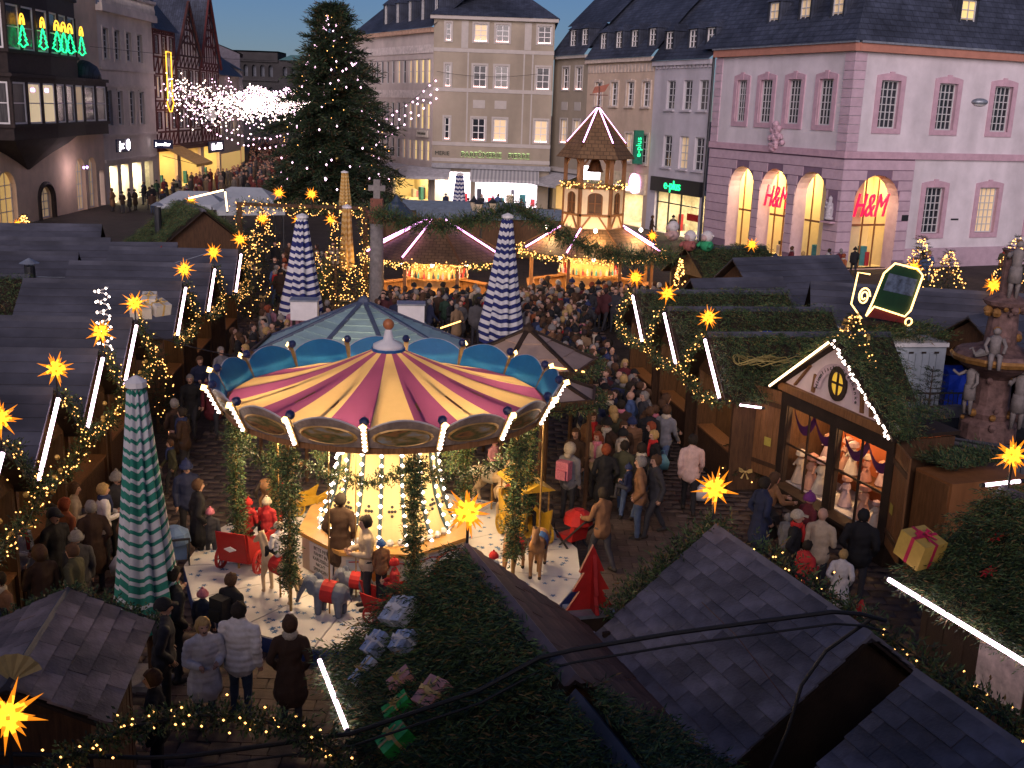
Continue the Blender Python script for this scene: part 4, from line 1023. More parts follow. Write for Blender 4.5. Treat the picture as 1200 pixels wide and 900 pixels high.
t1, f1 = timber_house(31.5, 6.4, 4.2, 14.5, 20, 'narrow ox-blood timbered house with yellow outlined banner and ochre awning', timb, [(12.5, 14.0, 3), (8.6, 10.4, 3), (5.8, 7.2, 3)], False, (3, 7))
t2, f2 = timber_house(38.0, 7.9, 4.2, 12.6, 17.6, 'half-timbered gabled house beside the wall clock', timd, [(9.5, 11.2, 4), (5.8, 7.4, 4)])
t3, f3 = timber_house(46.0, 7.0, 4.2, 12.2, 19.0, 'half-timbered house with the tallest steep gable', timb, [(9.6, 11.2, 3), (6.0, 7.6, 3)])
awning(t1, f1, 1.2, 6.6, 4.1, 2.6, 3.2, mat('ochre awning', (.42, .26, .09), .8))
bn = thing('banner', 'long white banner outlined with a yellow light tube on the ox-blood house', 'banner', (XL + .25, 105.0, 7.8), pi / 2)
MB().prism([(-.55, 0, 4.4), (-.55, 0, .6), (0, 0, 0), (.55, 0, .6), (.55, 0, 4.4)], (0, .03, 0)).build('cloth', M['white'], bn)
MB().tube([(-.75, -.06, 4.9), (-.7, -.06, .6), (-1.0, -.06, .3), (-.3, -.06, -.5), (.3, -.06, -.5), (1.0, -.06, .3), (.7, -.06, .6), (.75, -.06, 4.9), (-.75, -.06, 4.9)], .055, 6).build('light_tube', G['amber'], bn)
MB().bx(-.12, .12, -.02, -.012, 1.5, 3.6).build('print', dk, bn)
ck = thing('wall_clock', 'round wall clock sticking out beside the half-timbered gables', 'clock', (XL + 1.1, 115.8, 7.0), pi / 2)
MB().lathe([(.02, -.12), (.75, -.12), (.8, 0), (.75, .12), (.02, .12)], 24).build('case', M['metal'], ck, Matrix.Rotation(pi / 2, 4, 'Y'))
for s_ in (-1, 1): MB().lathe([(.02, 0), (.64, 0), (.64, .01), (.02, .01)], 24).build('dial', M['white'], ck, Matrix.Translation((s_ * .13, 0, 0)) @ Matrix.Rotation(pi / 2, 4, 'Y'))
for s_ in (-1, 1): MB().bar((s_ * .15, 0, 0), (s_ * .15, .3, .25), .06, .02).bar((s_ * .15, 0, 0), (s_ * .15, -.1, .5), .05, .02).build('hands', dk, ck)
MB().bar((0, .8, 0), (0, 1.2, 0), .08).build('bracket', M['metal'], ck)
def word_sign(pos, rz, s_, size, lab, m, w):
    t = thing('shop_sign', lab, 'sign', pos, rz)
    MB().bx(-w / 2, w / 2, .05, .15, -size * .6, size * .6).build('board', mat('dark blue sign', (.02, .025, .09), .5), t)
    lettering(s_, size, m, t, Matrix.Rotation(pi / 2, 4, 'X'), .02, .2)
word_sign((XL + .6, 119.5, 3.6), pi / 2, 'Nord Sub', 1.0, 'white lit lettering on violet board below the tall gable', G['roomw'], 6)

# ------------------------------------------------------------------ the street beyond, with the old gate at its end
def far_house(x, y, rz, W_, H_, lab, wm, n, rows_, roofh=4, lit=0.15, dep=10):
    t = thing('street_house', lab, 'building', (x, y, 0), rz); F_ = Fac(t, None, -1)
    wins = [(W_ * (i + .5) / n - .5, W_ * (i + .5) / n + .5, z, z + 1.7) for z in rows_ for i in range(n)]
    F_.wall(0, W_, 0, H_, [(*w, 0) for w in wins], wm, .25)
    for xx in (0, W_ - .01): MB().bx(xx, xx + .01, .01, dep, 0, H_).build('side_wall', wm, t)
    rs = random.Random(int(abs(x) * 10))
    for w in wins: F_.window(*w, 1, 2, wfr, m_lit2 if rs.random() < lit else M['glass'], inset=.1, fw=.1)
    roof_poly('roof', [[(-.3, -.4, H_), (W_ + .3, -.4, H_), (W_ + .3, dep / 2, H_ + roofh), (-.3, dep / 2, H_ + roofh)], [(-.3, dep + .4, H_), (W_ + .3, dep + .4, H_), (W_ + .3, dep / 2, H_ + roofh), (-.3, dep / 2, H_ + roofh)]], t, M['slate'])
    MB().prism([(0, .0, H_), (0, dep, H_), (0, dep / 2, H_ + roofh)], (W_, 0, 0)).build('gable', wm, t)
    F_.box('shop_glow', .6, W_ - .6, .02, .05, .6, 2.6, gold_l); return t
far_house(-33.6, 123.4, rad(93), 12, 11.2, 'plain pale house just past the tall timbered gable', mat('warm grey plaster', (.32, .27, .24), .8), 5, (4.4, 7.6), 5, .3)
far_house(-35.0, 136, rad(100), 14, 12.2, 'white townhouse with narrow tall windows further up the lit street', mat('far white plaster', (.48, .45, .46), .8), 6, (4.3, 7.4, 10.2), 3, .1)
far_house(-38, 151, rad(104), 16, 14.5, 'dark townhouse with a flat green copper top up the street', mat('far dark plaster', (.14, .13, .16), .8), 6, (4.3, 7.6, 11), 2, .1)
far_house(-43, 168, rad(104), 22, 11, 'low grey townhouse near the old gate', mat('far grey plaster', (.26, .24, .25), .8), 8, (4.2, 7.2), 4, .2)
# right side of the street, half hidden by the fir tree
far_house(-33.0, 175, rad(-74), 24, 13, 'grey gabled townhouse peeping out left of the fir tree', mat('far grey plaster', (.26, .24, .25), .8), 8, (4.2, 7.2, 10.2), 5, .2, 9)
far_house(-26.5, 152, rad(-74), 22, 12, 'pale townhouse hidden behind the fir tree', mat('far white plaster', (.48, .45, .46), .8), 8, (4.2, 7.2), 5, .2, 9)
gate = thing('old_city_gate', 'dark roman sandstone gate with two rows of arched openings closing the street', 'gate', (-68.5, 232, 0), 0)
gm = mat('blackened sandstone', (.035, .033, .036), .9, .35, .3, bump=.5, bscale=3)
Gf = Fac(gate, None, -1)
ga = [(2.2 + i * 1.72, 3.1 + i * 1.72, z, z + 2.3, .45) for z in (13.3, 8.9) for i in range(9)]
Gf.wall(0, 18, 0, 18.4, [h for h in ga if h[1] < 17.8], gm, .9)
ga2 = [(18.9 + i * 1.9, 19.8 + i * 1.9, z, z + 2.1, .45) for z in (13.3, 8.9) for i in range(4)]
Gf.wall(18, 27, 0, 16.7, ga2, gm, .9)
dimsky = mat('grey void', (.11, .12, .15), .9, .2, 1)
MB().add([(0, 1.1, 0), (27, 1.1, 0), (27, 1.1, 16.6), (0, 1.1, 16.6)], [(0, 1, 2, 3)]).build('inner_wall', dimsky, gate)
MB().bx(0, 18, .0, 8, 18.1, 18.4).bx(17.9, 18, 0, 8, 16.6, 18.4).build('upper_storey', gm, gate)
for z in (12.4, 8.0, 16.2): Gf.box('cornice', 0, 18, .01, .5, z, z + .4, gm)
roof_poly('copper_roof', [[(18.2, -.5, 16.7), (27, -.5, 16.7), (25, 3, 17.9), (20, 3, 17.9)]], gate, mat('green copper', (.10, .22, .22), .6))

# curtains of street lights: sagging strings across the shopping street
for i, y in enumerate(103 + 112 * np.linspace(0, 1, 30) ** 1.7):
    xl = -32.8 - max(0, y - 125) * .30; xr = -16.5 - (y - 100) * .235
    z = 10.3 + random.uniform(-.7, .7); nsw = random.choice((2, 3)); p = []
    for s_ in range(nsw):
        a_, b_ = xl + (xr - xl) * s_ / nsw, xl + (xr - xl) * (s_ + 1) / nsw
        p += [tuple(v) for v in sag((a_, y + random.uniform(-1, 1), z + (.0 if s_ == 0 else -.8)), (b_, y + random.uniform(-2, 1), z - (.8 if s_ < nsw - 1 else 0)), random.uniform(1.0, 2.0), 12)]
    t = thing('light_curtain', 'curtain of white street lights hung across the shopping street', 'light string', (0, 0, 0), 0, 'light curtains across the street')
    MB().tube(p, .02, 4).build('wire', M['cable'], t)
    pts = samples(p, 76 if y < 140 else 40); pts = np.concatenate([pts, pts[::3] - np.array([0, 0, .9]), pts[1::5] - np.array([0, 0, 1.7])]) + RNG.normal(size=(1, 3)) * .05
    pts = pts + RNG.normal(size=pts.shape) * np.array([.12, .3, .15])
    put('bulbs', bulb_mesh('bulbs', pts, .064 + .0004 * (y - 100), G['bulbw'] if i % 3 else G['bulbp']), t, kind='stuff')
def wire_string(a, b, drop, n, m, r, lab, group=None, rows=1):
    t = thing('light_string', lab, 'light string', (0, 0, 0), 0, group); p = sag(a, b, drop, 30)
    MB().tube([tuple(v) for v in p], .015, 4).build('wire', M['cable'], t)
    pts = np.concatenate([samples(p, n) + np.array([0, 0, -.12 - .75 * j]) + RNG.normal(size=(n, 3)) * .08 for j in range(rows)])
    put('bulbs', bulb_mesh('bulbs', pts, r, m), t, kind='stuff'); return t
wire_string((XL + .2, 107, 9.6), (-15, 95, 9.5), 4.2, 34, G['bulbp'], .09, 'pink lights slung from the timbered houses to the fir tree', rows=2)
wire_string((-14.5, 92, 6.6), (-7.6, 98.4, 11.0), .9, 14, G['bulbp'], .10, 'pink lights rising from the fir tree to the perfumery corner', rows=3)

# house of the balcony view, unseen: built and sized to shade the near stalls
vh = thing('balcony_house', 'plastered town house the view is taken from, unseen, sized to shade the near stalls', 'building', (-22, -1.2, 0), 0)
Vf = Fac(vh, None, 1)
vw = [(x, x + 1.2, z, z + 2.1) for z in (2.6, 6.4) for x in np.arange(2, 42, 4.0)]
Vf.wall(0, 44, 0, 9.8, [(*w, 0) for w in vw], beige, .3)
for w in vw: Vf.window(*w, 2, 3, M['white'], M['glass'], inset=.15)
roof_poly('roof', [[(-.4, .5, 9.8), (44.4, .5, 9.8), (44.4, -6, 11.6), (-.4, -6, 11.6)], [(-.4, -12.5, 9.8), (44.4, -12.5, 9.8), (44.4, -6, 11.6), (-.4, -6, 11.6)]], vh, M['slate'])
for xx in (0, 43.9): MB().bx(xx, xx + .1, -12, -.05, 0, 9.8).build('side_wall', beige, vh)
MB().bx(0, 44, -12.1, -12, 0, 9.8).build('back_wall', beige, vh)

# ================================================================== MARKET: small builders
def star_mesh(R_=.30):
    q = MB(); dirs = []
    for i in range(26):
        z = 1 - 2 * (i + .5) / 26; a = i * 2.39996; r_ = math.sqrt(1 - z * z); dirs.append(Vector((r_ * cos(a), r_ * sin(a), z)))
    for k, d in enumerate(dirs):
        u = d.orthogonal().normalized(); v = d.cross(u); b = d * R_ * .22; w = R_ * .12; L_ = R_ * (1.12 if k % 2 else .85)
        mid = [b + d * (L_ - R_ * .22) * .38 + (u * cos(t) + v * sin(t)) * w * .62 for t in (0, pi / 2, pi, 1.5 * pi)]
        q.add([b + (u * cos(t) + v * sin(t)) * w for t in (0, pi / 2, pi, 1.5 * pi)] + mid, [(i, (i + 1) % 4, 4 + (i + 1) % 4, 4 + i) for i in range(4)], 1)
        q.add(mid + [d * L_], [(i, (i + 1) % 4, 4) for i in range(4)], 0)
    return q.mesh('star_rays', [G['star'], G['starc']])
STAR = star_mesh()
def star(x, y, z, label, s=1.0, pole=.5, group=None):
    t = thing('paper_star', label, 'star lamp', (x, y, z), random.uniform(0, 6), group)
    put('rays', STAR, t, Matrix.Rotation(random.uniform(0, 1), 4, 'X') @ Matrix.Scale(s, 4))
    MB().tube([(0, 0, -pole), (0, 0, -.1)], .018, 6).build('pole', M['metal'], t)
    return t
def strip(a, b, label, m=None, r=.036, group=None, name='light_strip', cat='light strip'):
    """glowing tube with end sleeves and clips"""
    a, b = Vector(a), Vector(b); t = thing(name, label, cat, a, 0, group); d = b - a; n = d.normalized()
    MB().tube([(0, 0, 0), d], r, 8).build('tube', m or G['strip'], t)
    MB().tube([-n * .05, n * .02], r * 1.25, 8).build('end_cap', M['metal'], t); MB().tube([d - n * .02, d + n * .05], r * 1.25, 8).build('end_cap', M['metal'], t)
    return t
def bow(parent, T, s=.25, m=None, name='ribbon_bow'):
    q = MB()
    for sx in (-1, 1):
        q.add([(0, 0, 0), (sx * s * .5, -.05, s * .5), (sx * s, 0, s * .55), (sx * s * 1.05, .02, -s * .05), (sx * s * .5, -.06, -s * .12)], [(0, 1, 2, 3, 4)])
        q.add([(0, 0, 0), (sx * s * .15, -.02, -.02), (sx * s * .65, 0, -s * 1.1), (sx * s * .35, 0, -s * 1.2)], [(0, 1, 2, 3)])
    q.ball((0, -.03, 0), s * .2, 6)
    return q.build(name, m or M['gold'], parent, T)
def gift(T, w, d, h, m, rm, label, name='gift_box', group='gift boxes on the fir roof'):
    t = thing(name, label, 'gift box', T=T, group=group)
    MB().bx(-w / 2, w / 2, -d / 2, d / 2, 0, h).build('box', m, t)
    q = MB(); e = .006; b = .12 * w
    q.bx(-b / 2, b / 2, -d / 2 - e, d / 2 + e, -.002, h + e); q.bx(-w / 2 - e, w / 2 + e, -b / 2, b / 2, -.001, h + e * 1.3); q.build('ribbon', rm, t)
    bow(t, Matrix.Translation((0, 0, h + .03)) @ Matrix.Rotation(-pi / 2, 4, 'X'), w * .3, rm)
    return t

def tiles(parent, O_, ux, vx, nu, nv, m, name='shingle', th=.025, lap=1.14, gap=.985, stagger=True, limit=300):
    """rows of single tiles on a slope: O_ lower corner, ux along the eave, vx up the slope"""
    O_, ux, vx = Vector(O_), Vector(ux), Vector(vx); nrm = ux.cross(vx).normalized()
    if nrm.z < 0: nrm = -nrm
    w, h = ux.length / nu, vx.length / nv
    key = ('tile', m.name, round(w, 3), round(h, 3))
    if key not in _wcache: _wcache[key] = MB().bx(-w * gap / 2, w * gap / 2, -h * lap / 2, h * lap / 2, -th / 2, th / 2).mesh(name, m)
    base = frame(O_, ux, vx); base = base if (base.col[2].xyz).dot(nrm) > 0 else frame(O_, ux, vx)
    sgn = 1 if base.col[2].xyz.dot(nrm) > 0 else -1
    for j in range(nv):
        for i in range(nu + (1 if stagger and j % 2 else 0)):
            x = (i + .5 - (.5 if stagger and j % 2 else 0)) * w; x = min(max(x, w * .28), ux.length - w * .28)
            T = base @ Matrix.Translation((x, (j + .5) * h, sgn * (.024 + random.uniform(0, .01)))) @ Matrix.Rotation(-sgn * .085 + random.uniform(-.012, .012), 4, 'X') @ Matrix.Rotation(random.uniform(-.012, .012), 4, 'Z')
            if i == nu or (i == 0 and stagger and j % 2): T = T @ Matrix.Diagonal((.5, 1, 1, 1))
            put(name, _wcache[key], parent, T)

def fir_cover(parent, O_, ux, vx, n, ln=.27, m=None, lift=.05):
    """fir branches laid over a slope, tips drooping towards the eave"""
    O_, ux, vx = np.array(O_, float), np.array(ux, float), np.array(vx, float); nr = np.cross(ux, vx); nr /= np.linalg.norm(nr)
    if nr[2] < 0: nr = -nr
    a, b = RNG.uniform(0, 1, n), RNG.uniform(0, 1, n)
    clump = .06 * np.sin(a * 17 + 3 * np.sin(b * 9)) + .05 * np.sin(b * 13 + a * 7)
    P = O_ + a[:, None] * ux + b[:, None] * vx + nr * (lift + np.maximum(0, clump) + RNG.uniform(0, .05, n))[:, None]
    D = -vx / np.linalg.norm(vx) * .9 + ux / np.linalg.norm(ux) * RNG.normal(0, .7, (n, 1)) + nr * RNG.uniform(0, .8, (n, 1))
    v, q = fir_sprays(P, D, ln * RNG.uniform(.5, 1.5, n), 10, nl=.27, nw=.006)
    return put('fir_cover', npmesh('fir_cover', v, q, m or M['fir']), parent, kind='stuff')

def conifer(x, y, h, r, label, z=0.0, lights=0, lm=None, lr=.02, n=26, m=None, bows=0, group=None, name='fir_tree', dens=1.0, top=None):
    """fir tree: tapered trunk, whorls of drooping limbs with needle sprays, lights wound round"""
    t = thing(name, label, 'fir tree', (x, y, z), random.uniform(0, 6), group)
    MB().tube([(0, 0, 0), (0, 0, h * .5), (0, 0, h * .97)], [max(.03, h * .018), h * .011, .008], 8).build('trunk', M['bark'], t)
    limbs = MB(); PP, DD, LL = [], [], []
    nw = n
    for i in range(nw):
        f = i / nw; zz = h * (.08 + .9 * f); rr = r * (1 - f) ** .85 * random.uniform(.82, 1.12) + r * .03
        nb = max(4, int((9 - 4 * f)))
        for k in range(nb):
            a = 2 * pi * (k + random.random() * .8) / nb; L_ = rr * random.uniform(.55, 1.22); dr = .28 - .75 * f
            tip = np.array([cos(a) * L_, sin(a) * L_, zz - L_ * dr * .9]); b = np.array([0, 0, zz])
            limbs.tube([tuple(b), tuple(b + (tip - b) * .5 + np.array([0, 0, L_ * .06])), tuple(tip)], [max(.008, h * .003), max(.006, h * .002), .004], 4, cap=False)
            ns = max(4, int(dens * 10 * (.4 + L_ / r)))
            tt = np.random.default_rng(i * 50 + k).uniform(.15, 1, ns)
            base = b + (tip - b) * tt[:, None] + np.array([0, 0, 1]) * (L_ * .12 * np.sin(tt * pi))[:, None]
            dv = (tip - b) / np.linalg.norm(tip - b)
            sd = np.cross(dv, (0, 0, 1))
            PP.append(base); DD.append(dv + sd * RNG.uniform(-1, 1, (ns, 1)) + RNG.normal(0, .18, (ns, 3)) - np.array([0, 0, .12])); LL.append(np.full(ns, max(.12, r * .17)) * RNG.uniform(.6, 1.3, ns))
    limbs.build('limbs', M['bark'], t)
    v, q = fir_sprays(np.concatenate(PP), np.concatenate(DD), np.concatenate(LL), 7, nl=.42, nw=max(.008, r * .006))
    put('crown', npmesh('crown', v, q, m or M['firt']), t)
    if lights:
        f = RNG.uniform(0, 1, lights) ** .8 * .93; a = RNG.uniform(0, 2 * pi, lights); rr = r * (1 - f) ** .85 * RNG.uniform(.75, 1.08, lights)
        P = np.stack([rr * np.cos(a), rr * np.sin(a), h * (.08 + .9 * f) - rr * .15], 1)
        put('bulbs', bulb_mesh('bulbs', P, lr, lm or G['bulb']), t, kind='stuff')
    for i in range(bows):
        f = random.uniform(.1, .8); a = random.uniform(0, 6.28); rr = r * (1 - f) * .95
        bow(t, Matrix.Translation((rr * cos(a), rr * sin(a), h * (.1 + .85 * f))) @ Matrix.Rotation(a + pi / 2, 4, 'Z'), .16)
    return t

def umbrella(x, y, z0, z1, r0, r1, c1, c2, label, lean=0.0, folds=11, bands=26, name='closed_parasol', zig=.10, tip=None):
    """folded market parasol: pleated striped cloth hanging round its pole"""
    t = thing(name, label, 'parasol', T=Matrix.Translation((x, y, 0)) @ Matrix.Rotation(lean, 4, 'Y'))
    MB().tube([(0, 0, 0), (0, 0, z1 + .1)], .045, 8).build('pole', M['wood'], t)
    MB().bx(-.35, .35, -.35, .35, 0, .12).build('base', M['stone'], t)
    q = MB(); N = folds * 6; rings = 64; rs = random.Random(int(x * 100)); fa = [rs.uniform(.7, 1.25) for _ in range(folds)]; fd = [rs.uniform(-.5, 1.2) for _ in range(folds)]
    for i in range(rings + 1):
        f = i / rings; z = z0 + (z1 - z0) * f; rr = r0 + (r1 - r0) * f ** .8
        if f < .12: rr *= .80 + .2 * (f / .12)
        if f > .97: rr *= 1 - (f - .97) * 18
        for j in range(N):
            a = 2 * pi * j / N; pl_ = .5 + .5 * cos(folds * a)
            fi = fa[int(round(a / (2 * pi) * folds)) % folds]; r_ = rr * (.60 + .40 * fi * pl_ ** .7)
            zz = z - (zig * (.35 + .65 * (1 - f))) * (1 - pl_) * 1.6 - .10 * (1 - f) ** 3 * fd[int(round(a / (2 * pi) * folds)) % folds] * pl_
            q.v.append((r_ * cos(a), r_ * sin(a), zz))
    for i in range(rings):
        for j in range(N):
            q.f.append((i * N + j, i * N + (j + 1) % N, (i + 1) * N + (j + 1) % N, (i + 1) * N + j)); q.m.append(int(i / rings * bands * 2) % 2)
    q.build('cloth', [c1, c2], t, smooth=True)
    MB().lathe([(r1 * 1.1, z1 - .04), (r1 * 1.1, z1 + .04), (.03, z1 + .12)], 10).build('cap', M['white'], t)
    return t

# ------------------------------------------------------------------ stall builder: gable front at x = 0 facing +x, ridge runs back along -x
def stall(cx, cy, ang, w, L_, ze, za, label, roof='board', rows=7, name='market_stall', front=True, fir=(), lit=40, boards=True, both=True, ridge_m=None, group=None, wallm=None, tile=(0, 0), over=.25, counter=True, goods=True, lampcol=(1.0, .66, .30)):
    t = thing(name, label, 'stall', (cx, cy, 0), ang, group)
    wm = wallm or M['wood']
    hw = w / 2; run = Vector((0, hw + over * .6, 0)); sl = (za - ze) / hw
    # walls: planks on the sides and back
    npk = 8
    for s_ in (-1, 1):
        for i in range(npk):
            x0 = -L_ + .15 + (L_ - .25) * i / npk
            MB().bx(x0, x0 + (L_ - .25) / npk - .012, s_ * (hw - .12) - .012, s_ * (hw - .12) + .012, .05, ze - .02).build('wall_plank', wm, t)
    MB().bx(-L_ + .1, -L_ + .14, -hw + .1, hw - .1, .05, ze).build('back_wall', wm, t)
    for gx in (-L_ + .1, -.1):
        MB().prism([(gx, -hw + .1, ze), (gx, hw - .1, ze), (gx, 0, za - .1)], (.04, 0, 0)).build('gable_board', wm, t)
    MB().bx(-L_ + .1, -.05, -hw + .1, hw - .1, 0.03, .08).build('floor', M['woodd'], t)
    for s_ in (-1, 1): MB().bx(-.18, -.06, s_ * (hw - .16) - .06, s_ * (hw - .16) + .06, 0, ze).build('post', wm, t)
    if counter:
        MB().bx(-.5, -.08, -hw + .2, hw - .2, .95, 1.0).build('counter', M['woodl'], t)
        MB().bx(-.16, -.12, -hw + .2, hw - .2, .05, .95).build('counter_front', wm, t)
    if goods:
        sh = MB().bx(-L_ + .2, -L_ + .5, -hw + .25, hw - .25, 1.35, 1.39).build('shelf', M['woodl'], t)
        rs = random.Random(int(cx * 31 + cy * 7))
        for i in range(10):
            a = rs.uniform(.08, .16); y = -hw + .4 + (w - .8) * i / 9
            MB().lathe([(a, 0), (a * 1.1, a), (a * .5, a * 2)], 7).build('ware', cloths[rs.randrange(5)], sh, Matrix.Translation((-L_ + .35, y, 1.39 if i % 2 else 1.8)))
    if lit:
        lamp(t, (-L_ * .5, 0, ze - .15), lit, lampcol, .1)
    # roof slopes
    X0, X1 = -L_ - over * .4, over
    for s_ in (1, -1):
        e = Vector((0, s_ * (hw + over * .6), za - sl * (hw + over * .6))); top = Vector((0, 0, za))
        MB().prism([(X0, e.y, e.z - .05), (X1, e.y, e.z - .05), (X1, 0, za - .05), (X0, 0, za - .05)], (0, 0, .04)).build('roof_panel', M['woodd'], t)
        O_ = (X0, e.y, e.z); ux = (X1 - X0, 0, 0); vx = (top - e)
        cov = s_ in fir
        if roof == 'board' and not cov:
            h = vx.length / rows
            bm_ = _wcache.setdefault(('brd', round(X1 - X0, 2), round(h, 3)), MB().bx(0, X1 - X0, -.03, h * 1.0, -.015, .015).mesh('roof_board', M['board']))
            for j in range(rows):
                p = Vector(O_) + vx * (j / rows)
                T = frame(p, (1, 0, 0), vx); sg = 1 if T.col[2].z > 0 else -1
                put('roof_board', bm_, t, T @ Matrix.Translation((0, 0, sg * .02)) @ Matrix.Rotation(-sg * .06, 4, 'X'))
        elif roof.startswith('tile') and not cov:
            mm = {'tile': M['shing'], 'tileb': M['shingb'], 'tiler': M['redsh']}[roof]
            tiles(t, O_, ux, vx, tile[0], tile[1], mm)
        elif roof == 'plain' and not cov:
            MB().prism([(X0, e.y, e.z), (X1, e.y, e.z), (X1, 0, za), (X0, 0, za)], (0, 0, .02)).build('roof_sheet', M['board'], t)
        if cov: fir_cover(t, O_, ux, vx, int(cov_d(t) * (X1 - X0) * vx.length))
    MB().prism([(X0, -.11, za - .06), (X0, 0, za + .06), (X0, .11, za - .06)], (X1 - X0, 0, 0)).build('ridge_cap', ridge_m or M['board'], t)
    return t
FIRD = [170]
def cov_d(t): return FIRD[0]
def loc2w(t, p): return t.matrix_basis @ Vector(p)

# ================================================================== MARKET LAYOUT
# ------------------------------------------------------------------ left rank: gables face the lane
left = [(-7.59, 15.33), (-8.03, 18.38), (-8.42, 21.5), (-8.88, 24.82), (-9.35, 30.2), (-9.51, 33.76), (-9.58, 37.32)]
ln_lab = ['slate board stall at the near end of the lane beside the carousel', 'slate board stall whose gable faces the green striped parasol', 'slate board stall with the light spiral on its ridge', 'slate board stall with white parcels on its roof',
          'slate board stall beyond the parcel roof', 'slate board stall with a cable over its roof', 'slate board stall next to the blue striped parasol']
st_lab = ['lit yellow paper star on the stall nearest the lane end', 'lit yellow paper star facing the green striped parasol', 'lit yellow paper star below the light spiral', 'lit yellow paper star below the white parcels', 'lit yellow paper star beyond the parcel roof', 'lit yellow paper star over the cabled roof', 'lit yellow paper star of the last stall by the blue parasol']
gl = mat('gold foil', (.55, .36, .08), .35, .3, 9, metal=.4)
FIRD[0] = 200
for i, (x, y) in enumerate(left):
    wh_ = ['nearest the lane end', 'facing the green parasol', 'below the light spiral', 'below the white parcels', 'just beyond the parcel roof', 'with the cabled roof', 'next to the blue parasol'][i]
    t = stall(x - .3, y, rad(5), 2.75, 4.6 if i < 4 else 4.0, 2.45, 3.6, ln_lab[i], rows=7, lit=70)
    star(x + .02, y, 4.0, st_lab[i], 1.0 if i < 3 else 1.05)
    W_ = lambda p: loc2w(t, p)
    strip(W_((.36, -.12, 3.5)), W_((.36, -1.42, 2.36)), 'pinkish white light strip on the gable of the slate stall ' + wh_, group='light strips on the left rank of stalls')
    p = [W_((.34, .1, 3.56)), W_((.34, .75, 3.0)), W_((.34, 1.5, 2.3))]
    garland(p, .16, 70, 'bulb garland on the gable of the slate stall ' + wh_, 'fir garlands on the left rank of stalls', bulbs=16, br=.016)
    p2 = [W_((.30, -1.45, 2.3)), W_((.34, -.7, 2.1)), W_((.34, .7, 2.1)), W_((.3, 1.5, 2.3))]
    garland(p2, .18, 60, 'bulb garland over the counter of the slate stall ' + wh_, 'fir garlands over the left counters', bulbs=18, br=.016)
    q = MB()
    for k in range(5): q.ball((.4, random.uniform(-1, 1), random.uniform(2.0, 2.6)), .05, 6)
    fb = put('foil_bauble', q.mesh('foil_bauble', gl), t)
    fb['kind'] = 'stuff'
# further left ranks, seen over their roofs
back = [((-12.6, 39.3), 5.0, 3.5, 'slate board stall with red and white cords on its roof'), ((-15.3, 40.0), 5.5, 3.5, 'slate board stall before the beige arched shop fronts'), ((-14.9, 36.0), 4, 3.5, 'slate board stall with a black gable beside the tin chimney'), ((-17.2, 44.2), 5, 3.5, 'low slate board stall close to the bright shop windows')]
for (x, y), L_, za, lab in back: stall(x, y, rad(12), 2.9, L_, 2.3, za, lab, rows=6, lit=0, goods=False, counter=False)
t = stall(-14.6, 31.6, rad(8), 3.0, 5, 2.2, 3.4, 'fir covered stall with a tin chimney on its roof', fir=(1, -1), lit=0, goods=False)
def chimney(x, y, z0, z1, lab):
    c = thing('stove_chimney', lab, 'chimney', (x, y, z0))
    MB().lathe([(.16, 0), (.16, z1 - z0 - .25)], 12).build('pipe', M['metal'], c); MB().lathe([(.3, z1 - z0 - .16), (.02, z1 - z0)], 12).build('hat', M['zinc'], c)
    for a in (0, 2.1, 4.2): MB().bar((.15 * cos(a), .15 * sin(a), z1 - z0 - .26), (.2 * cos(a), .2 * sin(a), z1 - z0 - .12), .02).build('strut', M['metal'], c)
chimney(-15.1, 33.3, 2.7, 3.7, 'tin stove chimney with pointed hat on the fir covered roof'); chimney(-16.2, 48.9, 2.4, 4.1, 'rusty stove chimney on the dark thatched stall')
t = stall(-13.9, 48.0, rad(-60), 4.4, 4.5, 2.1, 3.9, 'dark fir thatched stall with an open black gable', fir=(1, -1), lit=0, goods=False)
strip((-14.6, 48.2, 4.35), (-13.1, 48.6, 4.75), 'warm light bar sloping over the thatched stall', G['stripw']); strip((-13.05, 48.6, 4.7), (-12.95, 48.5, 3.8), 'warm light bar hanging down beside the thatched stall', G['stripw'])
star(-16.5, 55, 3.6, 'lit star on the thatched stall below the ochre awning', 1.2, 3.55)
# spiral of light, parcels
q = MB(); sp_ = thing('light_spiral', 'tall curly spiral of small white lights on a stall ridge', 'light spiral', (-8.75, 22.6, 3.4))
P = [(.14 * cos(a * 6.28 * 6), .14 * sin(a * 6.28 * 6), a * 1.35) for a in np.linspace(0, 1, 70)]
MB().tube(P, .012, 5).build('coil', M['white'], sp_); put('bulbs', bulb_mesh('bulbs', P[::2], .03, G['bulbw']), sp_, kind='stuff')
silver = mat('silver paper', (.66, .67, .72), .3, .3, 9, metal=.3); whitep = mat('white wrapping paper', (.62, .60, .56), .5, .1, 4)
for k, (dx, dy, dz, rz) in enumerate(((0, 0, 0, .3), (.35, .2, .05, .9), (.12, .3, .2, .2))):
    gift(TR(-9.1 + dx, 25.9 + dy, 3.5 + dz, rz, .3), .5 - .08 * k, .42, .28, whitep, M['gold'], ['large white parcel with gold ribbon on the slate ridge', 'white parcel leaning against the large one on the slate ridge', 'small white parcel on top of the two others on the slate ridge'][k], group='white parcels on the slate roof')
# cords over left roofs
for a, b, dr, lab in (((-15, 33.4, 3.1), (-10.2, 36.5, 3.7), .3, 'pale cord drooping over the slate roofs'), ((-12.7, 38.6, 3.5), (-12.9, 37.4, 2.9), .02, 'red cord lying down a slate roof')):
    MB().tube([tuple(v) for v in sag(a, b, dr, 12)], .018, 5).build('cord', M['zinc'] if 'pale' in lab else M['red'], label=lab, cat='cord')

